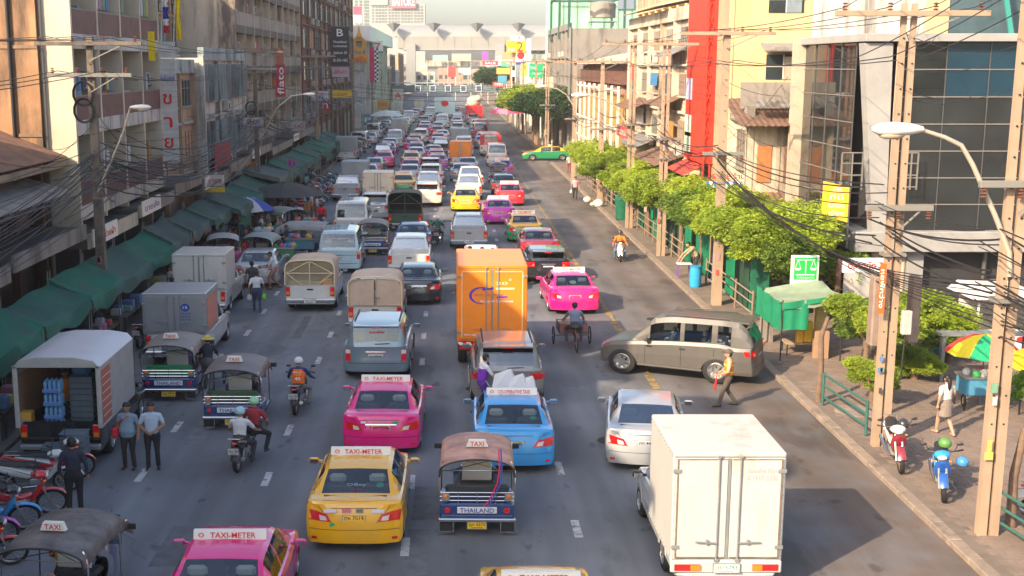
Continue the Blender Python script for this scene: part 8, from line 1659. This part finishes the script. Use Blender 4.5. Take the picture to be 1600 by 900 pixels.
lanes = [(-10.2, 'kerbside market lane', [('box', 'boxgrey', 126), ('tuk', '', 133), ('tuk', '', 139), ('van', 'white', 145), ('sedan', 'silver', 154), ('van', 'white', 165), ('tuk', '', 176), ('sedan', 'white', 190), ('van', 'grey', 204), ('sedan', 'silver', 225), ('box', 'boxwhite', 245)]),
         (-6.7, 'second left lane', [('sedan', 'steelblue', 104), ('sedan', 'grey', 111.5), ('taxi', 'pink', 118.5), ('pickup', 'navy', 126.5), ('taxi', 'violet', 134), ('sedan', 'silver', 141), ('van', 'white', 148.5), ('taxi', 'pink', 157), ('box', 'boxwhite', 168), ('sedan', 'grey', 178), ('taxi', 'yellow+green', 188), ('sedan', 'white', 199), ('van', 'white', 212), ('sedan', 'silver', 226), ('sedan', 'maroon', 242), ('box', 'boxcream', 262)]),
         (-3.7, 'middle left lane', [('taxi', 'yellow+green', 94.5), ('sedan', 'silver', 103), ('taxi', 'pink', 109.5), ('taxi', 'yellow+green', 118), ('sedan', 'silver', 125.5), ('taxi', 'violet', 133), ('taxi', 'pink', 140.5), ('taxi', 'yellow+green', 148), ('suv', 'white', 156), ('sedan', 'cream', 165), ('taxi', 'pink', 175), ('sedan', 'white', 186), ('suv', 'grey', 198), ('sedan', 'silver', 212), ('van', 'white', 228), ('sedan', 'red', 247), ('sedan', 'white', 268)]),
         (-1.2, 'left centre lane', [('pickup', 'white', 92.6), ('suv', 'white', 100), ('suv', 'maroon', 107.3), ('taxi', 'violet', 114.8), ('taxi', 'pink', 121.5), ('sedan', 'navy', 128.5), ('pickup', 'black', 136), ('sedan', 'silver', 144), ('taxi', 'pink', 152), ('sedan', 'white', 160), ('taxi', 'red', 170), ('sedan', 'silver', 182), ('van', 'white', 194), ('suv', 'white', 208), ('sedan', 'grey', 222), ('taxi', 'pink', 240), ('box', 'boxwhite', 262)]),
         (1.4, 'centre lane', [('pickup', 'white', 89.4), ('pickup', 'cream', 97), ('sedan', 'steelblue', 104.5), ('sedan', 'silver', 111.5), ('box', 'orange', 118.5), ('sedan', 'white', 127), ('van', 'white', 134.5), ('box', 'boxgrey', 143), ('sedan', 'white', 153), ('sedan', 'silver', 163), ('suv', 'white', 174), ('sedan', 'grey', 187), ('sedan', 'white', 201), ('pickup', 'silver', 216), ('suv', 'black', 233), ('sedan', 'red', 252)]),
         (4.6, 'right centre lane', [('sedan', 'black', 93.5), ('tuk', '', 102.9), ('taxi', 'violet', 108.5), ('van', 'white', 121), ('sedan', 'grey', 146.5), ('taxi', 'magenta', 153.5), ('van', 'maroon', 166), ('van', 'red', 178), ('sedan', 'white', 192), ('suv', 'grey', 207), ('sedan', 'red', 224), ('van', 'white', 243)])]
cn_ = {}
desc = lambda k, m: (m.replace('+', ' over ').replace('box', '').replace('steelblue', 'steel blue').strip() + ' ' if m else '') + KN[k]
used = {}
for X, ln_, cars in lanes:
    prev = None
    for i, (k, m, y) in enumerate(cars):
        r = far_car(k, m); lb = '%s %s, %s' % (desc(k, m), 'ending the distant queue' if prev is None else 'just ahead of %s' % prev, ln_); prev = desc(k, m)
        if lb in used: lb = lb.replace('just', 'further off, just'); 
        if lb in used: lb = lb.replace('further', 'farthest')
        used[lb] = 1; place(r, lb, CAT[k], X + random.uniform(-.45, .45), y + random.uniform(-.6, .6), LEN[k], R(random.uniform(-3, 3)), 'distant traffic jam')
c = minibus(); place(c, 'red and cream minibus with white name board in the distant right lane', 'bus', 4.75, 133.5, 6.0)
c = two_tone(sedan('taxi', taxi=TX, m='yellow', far=True, seats=False)); place(c, 'green and yellow taxi seen side-on at the mouth of the side street', 'taxi', 10.6, 0, 0, R(90), yc=129.0)
umbrella('bright pink parasol over the distant right lane', 8.6, 176, 4.2, 2.6, [(.75, .08, .22), (.8, .2, .3)], base=0, h=1.0); umbrella('white parasol above the distant left stalls', -9.4, 186, 3.2, 2.6, [(.65, .68, .62)], base=0, h=.8)
ban = thing('white_banner_truck', 'distant truck carrying a pale panel with a red emblem', 'truck', (-.6, 226, 0)); obj('panel', MB().box(-1.9, 1.9, 0, .2, 1.0, 4.2), cloth((.55, .68, .68)), ban); obj('emblem', MB().ball((0, -.05, 3.0), .7, .05, .55, 10, 6), ink_red, ban); obj('truck_body', MB().box(-1.2, 1.2, .2, 6, .6, 2.6), PT['boxgrey'], ban); wheel_parts(ban, .4, .3, 1.0, (1.2, 4.8))
bl2 = thing('inflatable', 'large cream and red inflatable above a distant red truck', 'truck load', (4.6, 214, 0)); obj('truck_body', MB().box(-1.5, 1.5, 0, 7, .7, 3.0), PT['red'], bl2); obj('load', MB().ball((0, 2, 3.6), 1.3, 1.6, 1.1, 14, 9, -.9).ball((.7, 1, 4.2), .7, .9, .6, 10, 7), cloth((.65, .55, .42)), bl2, 60); wheel_parts(bl2, .45, .3, 1.3, (1.5, 5.5))
# ================================================================ MOTORCYCLES
def bike(lb, x, y, rz, m, m2, z=0., rim=None, group=None, sport=False, k=KX, lean=0.):
    r = motorcycle(m=m, m2=m2, rim=rim, sport=sport); r.location = (x, y, z); r.rotation_euler = (0, lean, rz); r.scale = kscale(rz, k); r.scale *= 1.12 if rim else 1.04; tag(r, lb, 'motorcycle', group); return r
gold_r = mat('rim_gold', (.55, .36, .12), .35, .8)
bike('motorcycle ridden by the man in orange vest and silver helmet', -4.40, 34.3, R(-3), 'black', 'silver'); person('rider in orange taxi vest and silver helmet seen from behind', (-4.40, 34.2), R(-3), 'ride', (.02, .04, .15), (.20, .17, .14), helmet=(.55, .56, .57), vox=.015, z=-.04, sleeve='long', vest=((.80, .15, .02),), k=1.15)
v = bpy.data.objects[-1] if False else None
for t_, z_, m_, w_ in (('WIN TAXI', 1.30, ink_white, .22), ('มอเตอร์ไซค์', 1.22, mat('ink_yellow', (.8, .6, .05), .5), .26), ('40', 1.10, ink_white, .16)):
    pass
bike('white and red scooter carrying two people in the left lanes', -5.20, 29.3, R(-5), 'black', 'white'); person('man in white shirt with blue striped helmet steering the scooter', (-5.25, 29.05), R(-5), 'ride', (.62, .62, .62), (.04, .04, .05), helmet=(.30, .52, .62), vox=.015, z=-.06, k=1.15); person('pillion passenger with red jacket and green white helmet', (-4.98, 29.65), R(-12), 'pillion', (.30, .03, .04), (.02, .02, .025), helmet=(.25, .55, .30), vox=.015, z=.0, k=1.15)
bike('black motorcycle ridden by the man in green shirt among traffic', -.60, 68.0, R(-4), 'black', 'black'); person('motorcyclist in dark green shirt and white helmet between lanes', (-.6, 67.9), R(-4), 'ride', (.01, .11, .07), (.05, .06, .07), helmet=(.65, .65, .65), vox=.02, z=-.04)
bike('motorcycle coming towards the camera near the right kerb', 8.95, 61.9, R(176), 'white', 'black'); person('oncoming motorcyclist in bright orange jacket and black helmet', (8.95, 61.95), R(176), 'ride', (.85, .18, .02), (.12, .18, .28), helmet=(.04, .04, .045), vox=.018, z=-.04, sleeve='long')
bike('red and black motorcycle with golden rims parked facing the road', 11.30, 28.9, R(168), 'maroon', 'white', .12, gold_r, lean=.10); bike('blue motorcycle with green top box and blue helmet parked facing the road', 11.65, 26.9, R(160), 'royal', 'blue', .12, gold_r, lean=.10)
tag(obj('helmet', MB().ball((0, 0, 0), .14, .15, .13, 12, 8, -.5), mat('helmet_blue', (.05, .25, .62), .25, coat=.8), None, 60, loc=(11.90, 26.55, .98)), 'bright blue helmet hanging from the parked blue motorcycle handlebar', 'helmet')
tag(obj('helmet', MB().ball((0, 0, 0), .15, .16, .14, 12, 8, -.5), mat('helmet_green', (.10, .25, .06), .4), None, 60, loc=(11.74, 27.2, 1.22)), 'green helmet resting on top of the parked blue motorcycle', 'helmet')
tag(obj('helmet', MB().ball((0, 0, 0), .15, .16, .14, 12, 8, -.5), mat('helmet_black', (.03, .03, .035), .3, coat=.8), None, 60, loc=(11.33, 28.75, 1.22)), 'black and white helmet resting on the parked red motorcycle', 'helmet')
bike('dark motorcycle behind the dark green railing at the lower right corner', 12.9, 23.9, R(200), 'maroon', 'black', .12, gold_r)
for k, (px, py, rz, m, m2, lb) in enumerate(((62, 812, -72, 'red', 'red', 'red underbone motorcycle with chrome spoked wheel in the lower left row'), (88, 775, -75, 'white', 'white', 'white and maroon motorcycle behind the red one in the lower left row'), (112, 757, -60, 'red', 'white', 'red motorcycle half hidden behind the man in dark jacket'), (18, 838, -72, 'blue', 'black', 'blue motorcycle at the left edge in the lower left row'), (-18, 862, -74, 'magenta', 'maroon', 'magenta motorcycle at the left edge above the patched tuk-tuk'), (-5, 893, -74, 'red', 'black', 'red motorcycle at the bottom left corner'))):
    x, y = G(px, py); bike(lb, x - .55, y + .15, R(rz), m, m2, 0, lean=.08)
bike('motorcycle with yellow plate parked beside the aluminium box truck', -11.0, 42.6, R(-5), 'black', 'black', .0)
rb = random.Random(21); names = ('black', 'red', 'blue', 'white', 'maroon', 'green', 'navy', 'grey')
mproto = None
for k in range(16):
    x = -10.6 + .75 * (k % 2) + rb.uniform(-.1, .1); y = 83 + (k // 2) * 2.6 + rb.uniform(-.3, .3)
    if mproto is None: mproto = motorcycle(m='red', m2='white', ptxt=None); r = mproto
    else: r = copy_tree(mproto)
    c1, c2 = PT[names[k % 8]], PT[names[(k * 3 + 1) % 8]]; repaint(r, {'front_fender': c1, 'leg_shield': c1, 'side_panel': c1, 'head_cowl': c2, 'side_cover': c2}); a = R(rb.uniform(-95, -60)); r.location = (x, y, 0); r.rotation_euler = (0, .08, a); r.scale = kscale(a)
    tag(r, '%s and %s motorcycle, %s from the near end of the parked row by the market' % (names[k % 8], names[(k * 3 + 1) % 8], ords[k]), 'motorcycle', 'motorcycles parked by the market')
# ================================================================ PEOPLE
person('man in blue grey shirt with red shoulder bag standing on the road', (-8.02, 28.9), R(172), 'stand', (.20, .28, .34), (.025, .022, .025), vox=.013, fat=.5, extras=(shoulder_bag((.55, .02, .04), 1),), h=1.72)
person('man in light blue shirt standing beside the man with red bag', (-7.42, 28.9), R(188), 'hold', (.42, .50, .60), (.02, .02, .022), vox=.013, h=1.74)
person('man in dark jacket and black trousers seen from behind near motorcycles', (-8.42, 25.75), R(8), 'stand', (.025, .028, .05), (.012, .012, .015), vox=.013, sleeve='long', h=1.80)
person('traffic officer in orange vest holding a red baton beside the off-road car', (8.32, 34.5), R(82), 'baton', (.55, .33, .22), (.085, .065, .05), vox=.013, vest=((.85, .20, .03), (1.08, cloth((.8, .75, .1))), (1.30, cloth((.8, .75, .1)))), hat=('cap', (.10, .07, .06)), extras=(baton(),), h=1.72, skin=SKINL)
person('woman in white blouse and grey skirt walking on the corner pavement', (13.48, 31.35), R(12), 'walk', (.62, .58, .52), (.24, .19, .16), vox=.014, skirt=1, female=True, hair='long', z=.12, h=1.66, skin=SKINL, shoe=SKINL)
person('young man in purple vest over white shirt beside the grey hatchback', (.98, 33.9), R(-62), 'push', (.70, .68, .68), (.10, .03, .28), vox=.014, vest=((.20, .03, .42),), skin=SKINL, h=1.74)
for k, (x, y, s_, z_) in enumerate(((1.62, 33.35, .36, 1.15), (2.0, 33.3, .28, 1.10), (2.3, 33.32, .22, 1.08))): tag(obj('paper_sack', MB().add([(-s_, -.12, -s_ * .9), (s_, -.12, -s_ * .9), (s_, .12, -s_ * .9), (-s_, .12, -s_ * .9), (-s_ * .8, 0, s_ * .4), (s_ * .5, -.05, s_ * .9), (s_ * .9, .05, s_ * .1)], [(3, 2, 1, 0), (0, 1, 5, 4), (1, 2, 6, 5), (2, 3, 4, 5, 6), (3, 0, 4)]), mat('sack_white', (.72, .71, .70), .8, var=.08), None, loc=(x, y, z_)), ('largest white sack carried over the blue taxi bonnet', 'middle white sack over the blue taxi bonnet', 'smallest white sack at the right over the blue taxi bonnet')[k], 'sack')
hc = thing('handcart', 'handcart holding white sacks between the blue taxi and grey hatchback', 'cart', (1.95, 33.35, 0)); obj('cart_tray', MB().box(-.65, .75, -.16, .16, .70, .80, .02), darkin, hc); obj('handle', MB().tube([(-.65, 0, .75), (-.85, .1, 1.05)], .02, 6), steelm, hc, 50)
for sx in (-.5, .6): obj('wheel', MB().lathe([(.16, -.03), (.2, 0), (.16, .03)], 12, 'y', (sx, 0, .2)), rubber, hc); obj('leg', MB().box(sx - .02, sx + .02, -.02, .02, .2, .7), steelm, hc)
person('man in pink shirt walking along the far right kerb with a bag', (9.6, 90.4), R(172), 'walk', (.62, .30, .33), (.02, .02, .025), vox=.024, extras=(carry((.6, .6, .6)),), h=1.74); person('person standing by the fence near the side street', (11.3, 112), R(190), 'stand', (.5, .45, .4), (.2, .05, .05), vox=.026, z=.12)
person('street vendor in khaki shirt bending over a stool table', (11.9, 56.6), R(95), 'bend', (.40, .33, .20), (.03, .03, .03), vox=.018, z=.12, skin=SKINL)
x, y = G(402, 488); person('man in white shirt walking away with plastic bags in the left lane', (x, y), R(10), 'walk', (.62, .62, .63), (.03, .05, .10), vox=.016, extras=(carry((.2, .5, .05), 1), carry((.5, .5, .5), -1))); x, y = G(428, 452); person('woman in pale top leaning at the silver saloon door', (x, y), R(100), 'push', (.55, .53, .50), (.30, .2, .17), vox=.018, shorts=True, female=True); x, y = G(395, 470); person('dark haired person just beyond the man in white shirt', (x, y), R(20), 'stand', (.05, .05, .06), (.03, .03, .04), vox=.018)
x, y = G(155, 532); person('man in grey shirt bending at the left stalls behind the delivery truck', (x, y), R(60), 'bend', (.42, .42, .42), (.06, .08, .10), vox=.018); x, y = G(5, 625); person('market woman in pale top at the left edge under the tarpaulin', (x, y), R(-70), 'stand', (.35, .37, .40), (.05, .05, .12), vox=.018, female=True)
x, y = G(326, 610); person('man in yellow sun hat pushing a handcart by the tuk-tuks', (x, y), R(0), 'push', (.02, .025, .045), (.10, .10, .10), vox=.016, hat=('brim', (.50, .42, .08)))
hc2 = thing('handcart', 'small wheeled handcart pushed by the man in yellow hat', 'cart', (x, y + .75, 0)); obj('cart_tray', MB().box(-.3, .3, -.3, .4, .45, .9, .02), steelm, hc2); [obj('wheel', MB().lathe([(.2, -.02), (.25, 0), (.2, .02)], 12, 'x', (sx, 0, .25)), rubber, hc2) for sx in (-.36, .36)]
x, y = G(503, 362); person('broad man in bright red shirt and cap near the market tables', (x, y), R(10), 'stand', (.60, .01, .03), (.03, .03, .04), vox=.02, fat=.5, hat=('cap', (.3, .02, .03))); x, y = G(477, 300); person('person in bright green shirt by the parked motorcycles', (x, y), R(160), 'hold', (.03, .35, .06), (.03, .05, .04), vox=.024)
crowd = [(345, 400, (.05, .25, .25)), (352, 392, (.35, .35, .38)), (378, 392, (.02, .04, .08)), (372, 372, (.45, .04, .06)), (384, 405, (.03, .03, .04)), (404, 398, (.3, .38, .45)), (413, 372, (.15, .12, .1)), (420, 396, (.6, .55, .5)), (448, 402, (.03, .04, .06)), (463, 378, (.5, .15, .08)), (470, 362, (.5, .5, .48)), (458, 356, (.1, .15, .3)), (482, 352, (.55, .25, .08)), (487, 342, (.4, .45, .5)), (452, 346, (.25, .08, .1)), (495, 346, (.55, .56, .6)), (360, 410, (.4, .05, .15)), (333, 418, (.1, .1, .12)), (368, 418, (.5, .48, .42)), (475, 388, (.1, .3, .3)), (440, 388, (.4, .1, .2)), (428, 412, (.05, .1, .05))]
cdesc = ('teal', 'pale grey', 'dark navy', 'crimson', 'black', 'light blue', 'brown', 'off-white', 'dark blue', 'orange red', 'white', 'royal blue', 'orange', 'pale blue', 'maroon', 'bluish white', 'magenta', 'charcoal', 'beige', 'sea green', 'plum', 'forest green'); poses_ = ('stand', 'hold', 'walk', 'stand', 'bend')
for k, (px, py, c_) in enumerate(crowd): x, y = G(px, py); person('person in %s top in the market crowd around the left parasols' % cdesc[k], (x, y), R(k * 77), poses_[k % 5], c_, (.05, .05, .06) if k % 3 else (.2, .16, .12), vox=.026, group='market crowd around the left parasols')
for k, (px, py, c_, a) in enumerate(((350, 420, (.35, .35, .32), 10), (412, 418, (.25, .3, .28), -5), (463, 398, (.3, .3, .3), 80), (438, 370, (.2, .22, .2), 40))): x, y = G(px, py); t_ = tuktuk('tuk_tuk', sign=None, roof=mat('tuk_roof_%d' % k, c_, .6, var=.2, sc_=2), ptxt=None); t_.location = (x, y, 0); t_.rotation_euler = (0, 0, R(a)); t_.scale = kscale(R(a)); tag(t_, ('tuk-tuk parked behind the pale panelled box truck by the market', 'tuk-tuk parked beyond the silver saloon by the market', 'tuk-tuk turned sideways among the market crowd', 'farthest parked tuk-tuk under the dark parasol')[k], 'tuk-tuk', 'tuk-tuks parked at the market')
for k, (px, py, c_) in enumerate(((340, 425, (.25, .05, .06)), (440, 420, (.08, .22, .1)), (470, 405, (.1, .25, .3)), (490, 375, (.35, .2, .08)), (425, 385, (.3, .3, .35)), (360, 385, (.2, .08, .1)))): x, y = G(px, py); cart(('fruit cart behind the pale panelled box truck', 'green goods cart behind the wire mesh pickup', 'teal cart next to the sideways tuk-tuk', 'orange goods cart near the man in red shirt', 'grey cart below the dark parasol', 'red cart under the blue and white parasol')[k], x, y, c_, 12, 1.4)
rk = random.Random(12); bl_ = ('stand', 'hold', 'walk', 'bend')
for k in range(20):
    y = 44 + k * 2.9; c_ = cdesc[(k * 5) % 22]; person('shopper in %s top, %s along the edge of the left awnings' % (c_, ords[k]), (-11.3 + rk.uniform(-.4, .7) + (1.1 if 52 < y < 75 else 0), y), R(rk.uniform(0, 360)), bl_[k % 4], crowd[(k * 5) % 22][2], (.05, .05, .06) if k % 3 else (.2, .16, .12), vox=.026, group='shoppers along the left awnings')
px_ = thing('traffic_sign_round', 'small round blue no-stopping sign on the left pavement', 'road sign', (*G(458, 330)[:2], .1)); obj('sign_disc', MB().lathe([(.001, -.02), (.3, -.02), (.3, .0)], 16, 'y', (0, 0, 3.2)), ink_blue, px_); obj('red_ring', MB().lathe([(.24, -.03), (.31, -.03), (.31, -.02)], 16, 'y', (0, 0, 3.2)), ink_red, px_); obj('sign_post', MB().tube([(0, 0, 0), (0, 0, 3.5)], .04, 6), frm, px_, 50)
# back lettering of the rider's vest
rd_ = [o for o in bpy.data.objects if o.get('label', '').startswith('rider in orange taxi vest')][0]
for t_, z_, m_, w_, d_ in (('WIN 100', 1.22, ink_white, .22, .05), ('TAXI', 1.15, cloth((.8, .6, .05)), .2, .05), ('40', 1.03, ink_white, .15, .1)): obj('lettering', text_mb(t_, d_, w_, 0).xf(Matrix.Translation((0, -.155 + (z_ - 1.1) * .10, z_))), m_, rd_)
for o in (x for x in bpy.data.objects if x.parent is None and x.type == 'MESH' and not x.get('label') and x.get('kind') != 'structure'): print('UNLABELLED', o.name)
# ---------------------------------------------------------------- the dusty air over the street
hz = struct('haze', MB().box(-420, 420, -60, 900, -1.2, 95), None, kind='stuff'); hm = bpy.data.materials.new('haze_air'); hm.use_nodes = True; n, l = hm.node_tree.nodes, hm.node_tree.links
n.remove(n["Principled BSDF"]); v = n.new("ShaderNodeVolumePrincipled"); v.inputs["Color"].default_value = (.96, .95, .96, 1); v.inputs["Density"].default_value = .00026; v.inputs["Anisotropy"].default_value = .0
l.new(v.outputs[0], n["Material Output"].inputs["Volume"]); hz.data.materials.append(hm)
bpy.data.scenes.remove(TMP)
